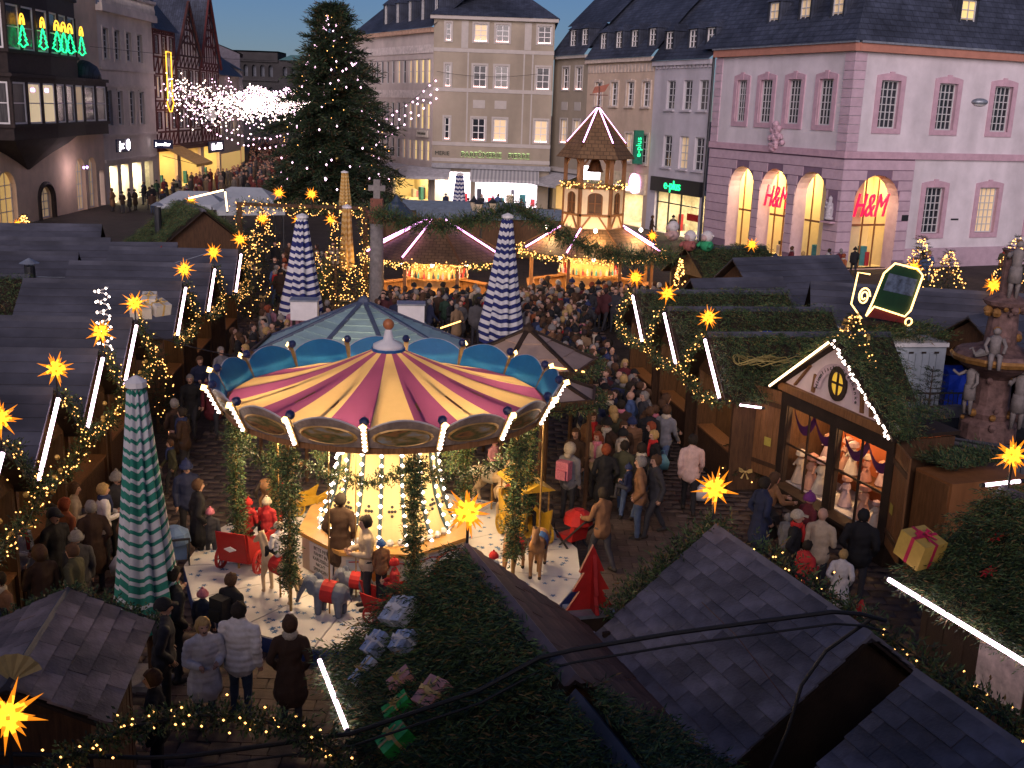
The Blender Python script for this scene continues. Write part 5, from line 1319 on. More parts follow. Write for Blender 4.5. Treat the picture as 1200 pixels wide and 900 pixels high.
# ------------------------------------------------------------------ right rank, fir roofs
right = [(3.53, 31.63), (4.11, 28.92), (4.66, 25.58)]
FIRD[0] = 270
for i, (x, y) in enumerate(right):
    wh_ = ['far fir roofed stall of the right rank', 'middle fir roofed stall of the right rank', 'fir roofed stall with the blue parcel'][i]
    t = stall(x + .25, y, rad(190), 2.75, 4.4, 2.45, 3.6, ['fir roofed stall at the far end of the right rank', 'fir roofed stall in the middle of the right rank', 'fir roofed stall with a blue parcel on its roof'][i], fir=(1, -1), lit=110)
    W_ = lambda p: loc2w(t, p)
    star(x, y, 4.0, ['lit yellow star over the far stall of the right rank', 'lit yellow star over the middle stall of the right rank', 'lit yellow star beside the blue parcel roof'][i], 1.0)
    strip(W_((.36, .12, 3.5)), W_((.36, 1.42, 2.36)), 'pinkish light strip on the gable of the ' + wh_, group='light strips on the right rank of stalls')
    garland([W_((.34, -.1, 3.56)), W_((.34, -.75, 3.0)), W_((.34, -1.5, 2.3))], .15, 70, 'bulb garland on the gable of the ' + wh_, 'garlands on the right rank', bulbs=18, br=.02)
    garland([W_((.3, -1.45, 2.3)), W_((.34, 0, 2.1)), W_((.3, 1.5, 2.3))], .18, 60, 'fir garland over the counter of the ' + wh_, 'garlands over the right counters', bulbs=12, br=.016)
gift(TR(6.2, 26.3, 3.35, .4, .35), .62, .42, .12, mat('blue wrapping paper', (.02, .06, .42), .4), M['gold'], 'flat blue parcel lying on a fir roof', group='parcels on the right rank')
tw_ = MB()
for k in range(9):
    c = Vector((6.0 + random.uniform(-.4, .6), 24.8 + random.uniform(-.4, .4), 3.2)); tw_.tube([c + Vector((.5 * cos(a), .3 * sin(a), .08 * sin(3 * a))) for a in np.linspace(random.random(), 5, 12)], .012, 4)
tw_.build('twig_wreath', mat('dry gold twig', (.30, .24, .08), .7), label='loose golden twig wreath lying on the fir roof', cat='wreath')
strip((5.25, 24.1, 2.25), (5.75, 23.9, 2.25), 'short white light strip under a fir roof eave beside the bow tree', r=.025)
# roofs behind the right rank
stall(8.0, 39.0, rad(205), 3.6, 4.5, 2.3, 3.7, 'slate roofed stall with black gable before the arcade', rows=8, lit=0, goods=False, counter=False)
stall(6.0, 35.6, rad(200), 2.6, 3.2, 2.3, 3.4, 'slate stall with white edged roof behind the right rank', rows=5, lit=0, goods=False, counter=False)
stall(9.9, 35.2, rad(170), 3.4, 7.0, 2.2, 3.5, 'long slate board stall before the lit fir trees', rows=8, lit=0, goods=False, counter=False)
stall(13.3, 31.0, rad(215), 3.6, 3.0, 2.0, 3.3, 'brown wooden stall gable behind the fountain', rows=6, lit=0, goods=False, counter=False)
awn = thing('white_tarp', 'white tarpaulin stretched flat beside the slate roofs', 'tarpaulin', (8.4, 31.6, 2.5), .3)
MB().prism([(-1.2, -.8, 0), (1.2, -.8, .05), (1.1, .8, .15), (-1.1, .7, .1)], (0, 0, .03)).build('sheet', mat('bluish white tarp', (.55, .60, .68), .5), awn)
for dx, dy in ((-1.1, -.7), (1.1, -.7), (1, .7), (-1, .65)): MB().tube([(dx, dy, -2.5), (dx, dy, .02)], .025, 6).build('pole', M['metal'], awn)
# plush heads on the garland roof of the toy stall
ts = stall(7.0, 43.6, rad(200), 3.6, 3.4, 2.4, 3.5, 'toy stall with fir roof and woolly plush heads on top', fir=(1, -1), lit=20)
wool = mat('white wool', (.62, .58, .58), .95, .15, 14, bump=.8)
for k, (x, y, z, c) in enumerate(((6.5, 45.4, 3.75, (.45, .30, .28)), (6.9, 43.3, 3.6, (.30, .10, .09)), (7.6, 43.4, 3.6, (.03, .30, .13)))):
    t = thing('plush_animal', ['woolly plush head with pinkish muzzle behind the other two', 'woolly plush animal with brown jumper on the toy stall', 'woolly plush animal with green jumper on the toy stall'][k], 'plush toy', (x, y, z), random.uniform(3.3, 4.4), 'plush animals on the toy stall'); t.scale = (.72, .72, .72)
    MB().ball((0, 0, .55), .34, 12).build('head', wool, t, smooth=True); MB().ball((.28, 0, .48), .18, 10).build('muzzle', mat('pink plush', (.55, .38, .36), .9), t, smooth=True)
    MB().ball((0, 0, .05), .38, 12, sz=(1, 1, .9)).build('jumper', mat('jumper%d' % k, c, .9), t, smooth=True)
    for s_ in (-1, 1): MB().ball((.24, s_ * .13, .66), .04, 6).build('eye', dk, t); MB().ball((-.02, s_ * .34, .62), .12, 8, sz=(.5, 1, .6)).build('ear', wool, t, smooth=True); MB().tube([(.1, s_ * .34, .15), (.35, s_ * .4, .0)], [.13, .09], 8).build('arm', mat('jumper%d' % k, c, .9), t, smooth=True)
star(9.1, 42, 3.9, 'lit star on the slate stall before the arcade', 1.0, 3.85); star(14.0, 38, 3.75, 'lit star before the fir trees by the pink wall', 1.15, 3.7); star(15.1, 34, 3.8, 'lit star beside the fountain statues', 1.15, 3.75)
star(5.45, 43.8, 3.9, 'red and yellow lit star on the toy stall', .9, 3.85)

# ------------------------------------------------------------------ foreground stalls
FG = rad(110.9)
FIRD[0] = 620
big = stall(2.73, 12.77, FG, 3.0, 2.8, 2.40, 3.6, 'large dark slate tiled stall next to the red wooden tree', roof='tile', tile=(9, 11), over=.2, lit=0, goods=False, wallm=M['woodd'], ridge_m=mat('grey ridge board', (.17, .16, .19), .6))
fira = stall(-.40, 11.87, FG, 3.0, 2.95, 2.40, 3.6, 'fir covered stall carrying gift boxes, its other slope red shingled', roof='tiler', tile=(9, 11), fir=(1,), over=.2, lit=0, goods=False, ridge_m=mat('grey lilac ridge board', (.16, .13, .15), .6))
firb = stall(.75, 8.75, FG, 3.0, 2.6, 2.35, 3.5, 'fir covered stall crossed by the black cable', roof='tiler', tile=(4, 6), fir=(1, -1), over=.2, lit=0, goods=False)
brs = stall(3.99, 9.25, FG, 3.0, 3.0, 2.40, 3.6, 'slate tiled stall with a few brown tiles behind the large one', roof='tile', tile=(9, 11), over=.12, lit=0, goods=False, wallm=M['woodd'], ridge_m=mat('grey ridge board', (.17, .16, .19), .6))
FIRD[0] = 520
nrs = stall(7.3, 14.87, FG, 3.0, 3.4, 2.35, 3.55, 'fir covered stall with long white light strip along its eave', fir=(1, -1), over=.2, lit=14, wallm=M['woodd'])
for k, (u, w_) in enumerate(((-1.6, .8), (-2.6, .7))):
    t = thing('poster', 'pale poster pinned below the long light strip' + (', the wider one' if k == 0 else ', the narrower one'), 'poster', T=nrs.matrix_basis @ TR(u, 1.42, 1.35)); MB().bx(-w_ / 2, w_ / 2, .0, .015, 0, .75).build('sheet', mat('pale poster', (.55, .48, .45), .7, .4, 5), t); MB().bx(-w_ / 2 - .02, w_ / 2 + .02, -.01, .0, -.02, .77).build('backing', M['wood'], t)
MB().bx(-3.05, .25, 1.6, 1.72, 2.33, 2.36).build('gutter', M['zinc'], big)
MB().bx(-.02, .03, -1.6, 1.6, 2.4, 2.46).build('fascia', M['woodd'], big)
star(2.63, 13.0, 4.1, 'lit star on the ridge of the large slate stall', .95, .45); star(-.47, 12.05, 4.05, 'lit star before the carousel on the fir stall ridge', 1.0, .4)
star(7.25, 14.9, 4.1, 'lit star on the fir stall with the poinsettias', .95, .5); star(-3.95, 7.7, 3.85, 'lit star above the food counter with plates', .95, 2.05)
NW = lambda p: loc2w(nrs, p)
strip(NW((.2, 1.86, 2.34)), NW((-3.5, 1.86, 2.34)), 'long white light strip along the eave of the fir stall', r=.032)
strip(NW((.25, .3, 3.6)), NW((.25, -.4, 3.6)), 'short white light strip beside a lit star', r=.028)
fp = mat('poinsettia red', (.45, .015, .02), .6, .3, 8)
for k, (u, v) in enumerate(((-.55, .75), (-1.1, .55), (-.9, 1.15), (-1.5, .95))):
    t = thing('poinsettia', 'red poinsettia flower lying on the fir covered roof', 'flower', NW((u, v, 3.55 - .8 * v + .2)), 0, 'poinsettias on the fir roof'); q = MB()
    for j in range(8): a = j * pi / 4; q.add([(0, 0, 0), (.07 * cos(a - .4), .07 * sin(a - .4), .02), (.14 * cos(a), .14 * sin(a), .0 + .02 * (j % 2)), (.07 * cos(a + .4), .07 * sin(a + .4), .02)], [(0, 1, 2, 3)])
    q.build('petals', fp, t, Matrix.Rotation(-.6, 4, 'Y'))
FW = lambda p: loc2w(fira, p)
def on_slope(T, u, v, dz=.12, side=1, za=3.6, sl=.8, rz=0.0):
    """matrix of something lying on a roof slope: u back from the front, v down from the ridge"""
    return T.matrix_basis @ Matrix.Translation((-u, side * v, za - sl * v + dz)) @ Matrix.Rotation(-side * math.atan(sl), 4, 'X') @ Matrix.Rotation(rz, 4, 'Z')
green_p = mat('green foil paper', (.05, .46, .08), .35, .3, 9, metal=.2); pinkp = mat('copper pink paper', (.60, .28, .24), .45, .2, 6); foilb = mat('blue silver foil', (.42, .48, .62), .3, .5, 7, metal=.3)
gifts = [(.24, .90, .40, .34, silver, M['white'], 'largest silver foil gift on the fir roof', .5), (.45, 1.22, .24, .28, foilb, M['white'], 'silver blue gift with a white bow beside the largest', .4), (.82, 1.0, .26, .24, foilb, M['white'], 'square blue foil gift below the largest silver one', .6), (.75, 1.42, .15, .34, silver, M['gold'], 'narrow silver gift lying alone on the fir roof', .3),
         (1.38, 1.17, .19, .27, pinkp, M['gold'], 'small copper pink gift above the green ones', -.05), (1.95, 1.0, .32, .32, pinkp, M['gold'], 'large copper pink gift behind the cable', .35), (1.71, 1.29, .19, .30, green_p, M['gold'], 'upper green foil gift with gold bow', -.05), (2.1, 1.42, .28, .32, green_p, M['gold'], 'lower green foil gift in front of the cable', .1)]
for u, v, w, d, m_, rm, lab, rz in gifts: gift(on_slope(fira, u, v, .16, rz=rz), w, d, .14, m_, rm, lab)
strip(FW((.1, 1.80, 2.44)), FW((-1.45, 1.80, 2.44)), 'white light strip on the eave of the gift roof', r=.026)
garland([loc2w(big, (-.1, -.3, 3.5)), loc2w(big, (-1.6, -.9, 3.1)), loc2w(big, (-2.8, -1.0, 3.0)), loc2w(brs, (-1.4, -.6, 3.3))], .2, 110, 'fir garland with small bulbs behind the large slate roof', None, bulbs=9, br=.014, ln=.2)
garland([loc2w(big, (.35, 1.3, 2.5)), loc2w(big, (.35, .3, 3.3)), loc2w(big, (.3, -.2, 3.6))], .26, 260, 'fir branches along the front rake of the large slate roof', None, ln=.2)
# red wooden tree on its box
rt = thing('wooden_tree', 'red wooden cut-out fir tree standing on a dark box', 'wooden tree', (1.12, 12.95, 2.15), rad(15))
MB().prism([(-.32, 0, .26), (.32, 0, .26), (.15, 0, .52), (.25, 0, .52), (.10, 0, .78), (.17, 0, .78), (0, 0, 1.15), (-.17, 0, .78), (-.10, 0, .78), (-.25, 0, .52), (-.15, 0, .52)], (0, .05, 0)).build('board', M['red'], rt)
MB().prism([(-.004, -.24, .28), (-.004, .28, .28), (-.004, .16, .52), (-.004, .2, .52), (-.004, .12, .76), (-.004, .14, .76), (-.004, .025, 1.08), (-.004, -.1, .76), (-.004, -.07, .76), (-.004, -.17, .52), (-.004, -.11, .52)], (.05, 0, 0)).build('cross_board', M['red'], rt)
MB().bx(-.29, .29, -.14, .2, 0, .2).build('box', M['woodd'], rt); MB().bx(-.31, .31, -.16, .22, .202, .25).build('lid', M['zinc'], rt)
# food stall at the near left
fs = stall(-5.12, 11.5, rad(97.5), 1.65, 1.95, 2.62, 3.02, 'low stall with brown shingled roof edged in fir garland', roof='tileb', tile=(7, 5), over=.2, lit=14, goods=False)
garland([loc2w(fs, (.28, 1.0, 2.5)), loc2w(fs, (-2.05, 1.0, 2.5))], .1, 120, 'fir garland along the brown shingled eave', None)
garland([loc2w(fs, (.3, .98, 2.52)), loc2w(fs, (.3, 0, 3.0)), loc2w(fs, (.3, -1.0, 2.55))], .1, 120, 'fir garland along the brown shingled rake', None)
garland([loc2w(fs, (-2.1, .95, 2.5)), loc2w(fs, (-2.15, .2, 2.8))], .08, 120, 'fir garland with bulbs on the near brown rake', None, bulbs=26, br=.014)
ct = thing('food_counter', 'dark counter with paper plates of food below the lit star', 'counter', (-4.75, 9.1, 0), .1)
MB().bx(-.9, .6, -.6, .35, 1.75, 1.8).build('top', mat('blue grey counter', (.10, .10, .14), .5), ct); MB().bx(-.85, .55, -.5, .3, 0, 1.75).build('base', M['wood'], ct)
for k, (dx, dy) in enumerate(((.1, .1), (.42, -.12), (.0, -.35))):
    p = thing('paper_plate', 'white paper plate with food on the dark counter', 'plate', (-4.75 + dx, 9.1 + dy, 1.803), 0, 'plates on the food counter')
    MB().lathe([(.01, .004), (.07, .004), (.11, .02), (.112, .024), (.07, .01), (.01, .01)], 16, cap=False).build('dish', M['white'], p); MB().ball((0, 0, .03), .05, 8, sz=(1.2, .8, .5)).build('food', mat('roast brown', (.30, .11, .04), .6), p)
gar = [(-4.1, 8.0, 2.8), (-3.84, 8.39, 3.0), (-3.43, 8.85, 3.05), (-2.9, 9.05, 3.08), (-2.47, 9.1, 3.05), (-1.95, 9.02, 3.0), (-1.55, 8.85, 2.9), (-1.34, 8.6, 2.75)]
gt_ = garland(gar, .13, 190, 'arched fir garland with many small bulbs above the near lane', None, bulbs=20, br=.014, ln=.15)
for p in (gar[0], gar[-1]): MB().tube([(p[0] - gar[0][0], p[1] - gar[0][1], -gar[0][2]), (p[0] - gar[0][0], p[1] - gar[0][1], p[2] - gar[0][2])], .03, 6).build('post', M['wood'], gt_)
fan = thing('straw_fan', 'pleated straw fan ornament above the lit star', 'ornament', (-4.86, 9.62, 3.02), .4); q = MB()
for j in range(10): a0, a1 = .3 + j * .2, .3 + (j + 1) * .2; q.add([(0, 0, 0), (.3 * cos(a0), .02 * (j % 2), .3 * sin(a0)), (.3 * cos(a1), .02 * ((j + 1) % 2), .3 * sin(a1))], [(0, 1, 2)])
q.build('pleats', mat('straw', (.50, .38, .16), .7), fan)
for a_, lab in (((0, 0, 0), 'thick black cable bundle crossing above the near stalls'), ((.02, -.05, -.1), 'thinner black cable hanging below the thick bundle')):
    P = np.array([(-5.2, 9, 2.62), (-3.1, 9, 2.64), (-1.4, 9, 2.97), (-.22, 9, 3.46), (.4, 9.2, 3.75), (1.65, 9.4, 3.92), (3.3, 9.6, 4.12), (3.75, 9.75, 3.95)]) + np.array(a_)
    MB().tube([tuple(v) for v in samples(P, 30)], .022 if a_[0] == 0 else .012, 6).build('cable', M['cable'], label=lab, cat='cable')
MB().tube([(3.6, 9.7, 4.0), (3.2, 9.75, 3.6), (2.95, 9.6, 3.3), (2.8, 9.4, 2.9), (2.55, 9.2, 2.4)], .018, 6).build('cable', M['cable'], label='black cable dangling down the large slate roof', cat='cable')
MB().tube([(2.3, 11.6, 3.2), (2.5, 10.6, 3.3), (2.9, 9.7, 3.0)], .006, 5).build('cable', M['redsh'], label='thin brown wire lying over the large slate roof', cat='cable')
gnome = thing('gnome_figure', 'small gnome figure with red cap hanging at the fir garland', 'figure', (4.3, 12.0, 2.6), 2.5)
MB().lathe([(.09, 0), (.1, .1), (.06, .22), (.075, .27), (.07, .33)], 10).build('body', mat('gnome coat', (.20, .09, .05), .8), gnome); MB().lathe([(.085, .33), (.07, .38), (.015, .52)], 10).build('cap', M['red'], gnome); MB().ball((0, .0, .33), .085, 8, sz=(1, 1, .4)).build('brim', M['white'], gnome)
yg = gift(Matrix.Translation(NW((.15, 1.45, 2.62))) @ Matrix.Rotation(.5, 4, 'Z') @ Matrix.Rotation(.25, 4, 'X'), .46, .46, .4, mat('yellow paper', (.52, .36, .08), .5, .15, 5), mat('crimson ribbon', (.50, .02, .08), .5), 'yellow gift box with crimson ribbon on the roof corner', group=None)

# ------------------------------------------------------------------ parasols
wcl = mat('white canvas', (.60, .60, .62), .85, .1, 5); gcl = mat('green canvas', (.03, .22, .16), .85, .15, 5); ncl = mat('navy canvas', (.018, .025, .13), .85, .15, 5); ycl = mat('mustard canvas', (.45, .25, .06), .85, .15, 5); ycl2 = mat('straw canvas', (.55, .38, .16), .85, .15, 5)
umbrella(-5.35, 14.87, 1.05, 4.72, .60, .14, gcl, wcl, 'closed green and white striped parasol beside the carousel', bands=22)
umbrella(-7.65, 38.6, .9, 4.72, 1.0, .2, ncl, wcl, 'closed blue and white striped parasol behind the teal roof', bands=15, folds=9)
umbrella(-.43, 36.8, .9, 5.15, .98, .19, ncl, wcl, 'closed blue and white striped parasol beside the fir swag', bands=17, folds=9, lean=rad(1))
umbrella(-4.2, 78.0, 1.0, 4.05, .62, .3, ncl, wcl, 'small far parasol in blue and white before the perfumery', bands=11, folds=8)
umbrella(-12.8, 80.5, 1.0, 3.75, .55, .25, ycl, ycl2, 'closed mustard striped parasol beside the fir tree', bands=11, folds=8)
umbrella(-7.6, 48.4, 1.5, 4.2, .40, .2, ycl, ycl2, 'closed mustard parasol behind the star arch', bands=11, folds=8)

# ------------------------------------------------------------------ teal octagonal pavilion and brown pavilions
def pavilion(cx, cy, r, n, ze, za, label, m, rows, a0, hipm, name='pavilion', legs=True, thk=.02, lit=0):
    t = thing(name, label, 'pavilion', (cx, cy, 0)); A = Vector((0, 0, za))
    for k in range(n):
        p, q_ = [Vector((r * cos(a0 + 2 * pi * (k + j) / n), r * sin(a0 + 2 * pi * (k + j) / n), ze)) for j in (0, 1)]
        for j in range(rows):
            f0, f1 = j / rows, min(1, (j + 1.06) / rows); c = [p.lerp(A, f0), q_.lerp(A, f0), q_.lerp(A, f1), p.lerp(A, f1)]
            nr = (q_ - p).cross(A - p).normalized(); up_ = nr * (thk * 1.2)
            MB().add([c[0] + up_, c[1] + up_, c[2], c[3], c[0], c[1]], [(0, 1, 2, 3), (4, 5, 1, 0)]).build('roof_strip', m, t)
        MB().bar(p + Vector((0, 0, .03)), A + Vector((0, 0, .03)), .1, .06).build('hip_cap', hipm, t)
        MB().bar(p, q_, .06, .22).build('fascia', M['wood'], t)
        if legs: MB().tube([(p.x * .93, p.y * .93, 0), (p.x * .93, p.y * .93, ze)], .05, 6).build('post', M['wood'], t)
    MB().lathe([(.18, za - .05), (.12, za + .08), (.02, za + .16)], 8).build('cap', hipm, t)
    if lit: lamp(t, (0, 0, ze - .1), lit)
    return t
teal = mat('teal corrugated roof', (.30, .44, .45), .5, .15, 2, rnd=.12); tealh = mat('blue grey hip', (.07, .09, .15), .5)
pavilion(-3.75, 26.5, 2.8, 8, 2.72, 3.93, 'octagonal kiosk with pale teal ribbed roof behind the carousel', teal, 11, rad(22.5), tealh, lit=20)
tb = mat('taupe shingle', (.34, .25, .21), .7, .2, 2, rnd=.1); 
pv = pavilion(.35, 25.6, 1.75, 6, 2.75, 3.55, 'taupe hipped kiosk roof with gold bow and light rope', tb, 3, rad(10), M['woodd'], lit=20)
bow(pv, Matrix.Translation((-.2, -1.45, 3.05)), .3)
pv2 = pavilion(.75, 23.3, 1.25, 6, 2.55, 3.05, 'low taupe kiosk roof edged with fir next to the carousel', tb, 2, rad(25), M['woodd'], lit=0)
for c_, r_, z_, lab in (((.35, 25.6), 1.8, 2.72, 'fir garland round the taupe kiosk with the bow'), ((.75, 23.3), 1.3, 2.52, 'fir garland round the low taupe kiosk')):
    garland([(c_[0] + r_ * cos(a), c_[1] + r_ * sin(a), z_) for a in np.linspace(rad(150), rad(400), 16)], .14, 80, lab, None)
strip((.55, 24.2, 3.0), (1.7, 24.6, 2.78), 'warm light rope on the taupe kiosk eave', G['bulb'], r=.02); strip((-2.1, 30.0, 2.6), (-1.5, 30.2, 2.8), 'short warm light rope behind the teal kiosk', G['bulb'], r=.02)
for k, x in enumerate((-6.7, -3.3)):
    t = thing('white_cabinet', 'white box on legs behind the teal roof, ' + ('next to the blue parasol' if k == 0 else 'before the drinks stall'), 'cabinet', (x, 34, 0), .1, 'white boxes behind the teal kiosk')
    MB().bx(-.42, .42, -.3, .3, 1.95, 2.55).build('box', M['white'], t); MB().bx(-.45, .45, -.33, .33, 2.553, 2.6).build('lid', M['zinc'], t)
    for a, b in ((-.35, -.25), (.35, -.25), (.35, .25), (-.35, .25)): MB().tube([(a, b, 0), (a, b, 1.95)], .03, 6).build('leg', M['metal'], t)
# ------------------------------------------------------------------ octagonal drinks stall, tower stall
roofb = mat('brown flat tile', (.22, .125, .06), .65, .2, 2, rnd=.12, brick=(1.0, .28, .2, .02), bump=.3)
def round_stall(cx, cy, r, n, ze, za, label, a0, top=0.0, lit=1500):
    t = thing('round_stall', label, 'stall', (cx, cy, 0))
    for k in range(n):
        a = a0 + 2 * pi * k / n; b = a0 + 2 * pi * (k + 1) / n; p, q_ = Vector((r * cos(a), r * sin(a), ze)), Vector((r * cos(b), r * sin(b), ze)); f = top / r
        c = [p, q_, Vector((q_.x * f, q_.y * f, za)), Vector((p.x * f, p.y * f, za))]; ln = (q_ - p).length
        T = frame(p, q_ - p, c[3] - p); Ti = T.inverted()
        MB().add([Ti @ v for v in c] if f > 0 else [Ti @ v for v in c[:3]], [(0, 1, 2, 3)] if f > 0 else [(0, 1, 2)]).build('roof_panel', roofb, t, T)
        MB().bar(p, c[3], .08, .06).build('hip_batten', M['woodl'], t)
        pi_, qi_ = p * .86, q_ * .86
        MB().bx(-.07, .07, -.07, .07, 0, ze).build('post', M['woodl'], t, Matrix.Translation((pi_.x, pi_.y, 0)))
        MB().bar((pi_.x, pi_.y, .95), (qi_.x, qi_.y, .95), .35, .06).build('counter', M['woodl'], t)
        MB().bar((pi_.x * .98, pi_.y * .98, .47), (qi_.x * .98, qi_.y * .98, .47), .05, .9).build('counter_front', M['woodl'], t)
        P_e = [tuple(p * 1.01 + Vector((0, 0, -.05))), tuple((p + q_) / 2 + Vector((0, 0, -.16))), tuple(q_ * 1.01 + Vector((0, 0, -.05)))]
        garland(P_e, .17, 60, '', None, bulbs=26, br=.028, parent=t, bm=G['bulb'])
    core = MB().lathe([(r * .34, .05), (r * .34, ze)], n, a0=a0).build('core_cupboard', mat('honey panel', (.45, .25, .09), .6), t)
    for k in range(n):
        a = a0 + 2 * pi * (k + .5) / n; lamp(t, (r * .6 * cos(a), r * .6 * sin(a), ze - .2), lit / n, (1.0, .62, .25), .1)
        sh = MB().bx(-.5, .5, -.1, .1, 0, .04).build('shelf', M['woodl'], t, Matrix.Translation((r * .4 * cos(a), r * .4 * sin(a), 1.5)) @ Matrix.Rotation(a + pi / 2, 4, 'Z'))
        for j in range(5): MB().lathe([(.05, .04), (.05, .2), (.02, .26), (.02, .33)], 6).build('bottle', cloths[(j + k) % 5], sh, Matrix.Translation((-.4 + j * .2, 0, 0)))
    return t
rs1 = round_stall(-3.5, 47.0, 3.3, 8, 2.42, 3.95, 'round drinks stall with brown tile roof behind the stone column', rad(22.5), .25)
rs2 = round_stall(3.4, 49.6, 3.4, 8, 2.55, 3.6, 'round drinks stall under the half-timbered tower', rad(22.5), 1.45, 1800)
def hipstrip(c, r, n, ze, za, a0, k, lab, top, m=None):
    a = a0 + 2 * pi * k / n; p = Vector((c[0] + r * cos(a), c[1] + r * sin(a), ze + .1)); q_ = Vector((c[0] + top * cos(a), c[1] + top * sin(a), za + .1))
    strip(p.lerp(q_, .06), p.lerp(q_, .95), lab, m or G['vio'], .034)
for k, lab in ((4, 'violet light strip on the far left hip of the drinks stall'), (5, 'violet light strip on the left hip of the drinks stall'), (3, 'violet light strip on the rear left hip of the drinks stall'), (7, 'violet light strip on the right hip of the drinks stall')): hipstrip((-3.5, 47.0), 3.3, 8, 2.42, 3.95, rad(22.5), k, lab, .25)
for k, lab in ((4, 'violet light strip on the left hip under the tower'), (5, 'violet light strip on the front left hip under the tower'), (7, 'violet light strip on the right hip under the tower'), (0, 'violet light strip on the far right hip under the tower')): hipstrip((3.4, 49.6), 3.4, 8, 2.55, 3.6, rad(22.5), k, lab, 1.45)
tw = thing('half_timbered_tower', 'small hexagonal half-timbered tower with pointed tile roof outlined in pink lights', 'tower', (3.4, 49.6, 3.4))
plast = mat('cream infill plaster', (.72, .58, .38), .8, .08, 3); a0 = rad(0); R_ = 1.38
for k in range(6):
    a, b = a0 + pi / 3 * k, a0 + pi / 3 * (k + 1); p, q_ = Vector((R_ * cos(a), R_ * sin(a), 0)), Vector((R_ * cos(b), R_ * sin(b), 0)); ln = (q_ - p).length
    T = Matrix.Translation(p) @ Matrix.Rotation(math.atan2(q_.y - p.y, q_.x - p.x), 4, 'Z'); f6 = Fac(tw, T, -1)
    f6.wall(0, ln, .1, 2.0, [(.35, ln - .35, .85, 1.8, .2)], plast, .1)
    f6.window(.35, ln - .35, .85, 1.8, 2, 2, M['woodl'], mat('dim brown pane', (.10, .055, .03), .3), inset=.06, fw=.06)
    q = MB()
    for z in (.1, .75, 1.95): q.bx(0, ln, -.04, .03, z, z + .1)
    for x in (0, ln - .1): q.bx(x, x + .1, -.04, .03, .1, 2.0)
    q.bar((.1, -.01, .2), (.5, -.01, .75), .08); q.bar((ln - .1, -.01, .2), (ln - .5, -.01, .75), .08)
    q.build('timber_frame', M['woodl'], tw, T)
    MB().bx(-.09, .09, -.09, .09, 2.05, 3.32).build('gallery_post', M['woodl'], tw, Matrix.Translation((p.x * .95, p.y * .95, 0)))
    MB().bar((p.x * .95, p.y * .95, 2.9), (p.x * .95 + (q_.x - p.x) * .2, p.y * .95 + (q_.y - p.y) * .2, 3.25), .08).build('brace', M['woodl'], tw)
    MB().bar(p * .97 + Vector((0, 0, 3.3)), q_ * .97 + Vector((0, 0, 3.3)), .14, .14).build('eave_beam', M['woodl'], tw)
    e0, e1 = Vector((1.78 * cos(a), 1.78 * sin(a), 3.28)), Vector((1.78 * cos(b), 1.78 * sin(b), 3.28)); m0, m1 = e0 * .78, e1 * .78; m0.z = m1.z = 3.75; ap = Vector((0, 0, 5.4))
    for pts, nm in (([e0, e1, m1, m0], 'roof_skirt'), ([m0, m1, ap], 'roof_face')):
        T2 = frame(pts[0], pts[1] - pts[0], pts[-1] - pts[0]); Ti = T2.inverted(); MB().add([Ti @ v for v in pts], [tuple(range(len(pts)))]).build(nm, roofb, tw, T2)
    q = MB(); q.bar(m0 + Vector((0, 0, .05)), ap + Vector((0, 0, .05)), .07)
    q.build('hip_batten', M['woodl'], tw)
    garland([tuple(p * 1.05 + Vector((0, 0, 2.08))), tuple(q_ * 1.05 + Vector((0, 0, 2.08)))], .16, 60, '', None, bulbs=9, br=.04, parent=tw)
    w0, w1 = tw.matrix_basis @ (m0.lerp(ap, .05) + Vector((0, 0, .1))), tw.matrix_basis @ (m0.lerp(ap, .97) + Vector((0, 0, .1)))
    strip(w0, w1, 'pink light strip running up a hip of the tower roof', G['vio'], .032, 'pink strips on the tower roof')
MB().lathe([(.4, 0), (.34, .1), (.22, .45), (.12, .6)], 12).build('bell', mat('bronze', (.20, .09, .04), .4, metal=.7), tw, Matrix.Translation((0, 0, 2.65)))
MB().tube([(0, 0, 5.35), (0, 0, 6.4)], .03, 6).bar((-.4, 0, 6.0), (.4, 0, 6.0), .04).build('vane_rod', M['redsh'], tw); MB().prism([(-.3, 0, 6.05), (.25, 0, 6.15), (.45, 0, 6.5), (.1, 0, 6.4), (-.2, 0, 6.35)], (0, .03, 0)).build('weather_vane', mat('red copper', (.30, .09, .05), .5), tw)
lamp(tw, (0, 0, 2.95), 160, (1, .7, .35)); MB().bx(-.4, .4, -.06, .06, 2.25, 2.85).build('lit_panel', G['roomw'], tw, Matrix.Translation((-.1, .95, 0)))
lamp(tw, (0, -2.3, .25), 130, (1, .65, .3)); lamp(tw, (-2.1, -1.2, .25), 130, (1, .65, .3)); lamp(tw, (2.1, -1.2, .25), 110, (1, .65, .3))
# stone column
co = thing('stone_column', 'grey market column with carved capital before the drinks stall', 'column', (-5.7, 44.0, 0)); rst = mat('red sandstone', (.20, .075, .05), .8, .2, 4)
MB().lathe([(.5, 0), (.5, .3), (.36, .45), (.31, .6), (.29, 2.2), (.26, 4.0)], 16).build('shaft', M['stone'], co, smooth=True); MB().lathe([(.27, 4.0), (.32, 4.06), (.3, 4.15), (.42, 4.38), (.46, 4.42), (.46, 4.5)], 16).build('capital', rst, co)
MB().bx(-.24, .24, -.2, .2, 4.5, 5.0).build('block', rst, co); MB().bx(-.13, .13, -.1, .1, 5.0, 5.75).bx(-.34, .34, -.09, .09, 5.3, 5.52).build('cross', M['stone'], co)
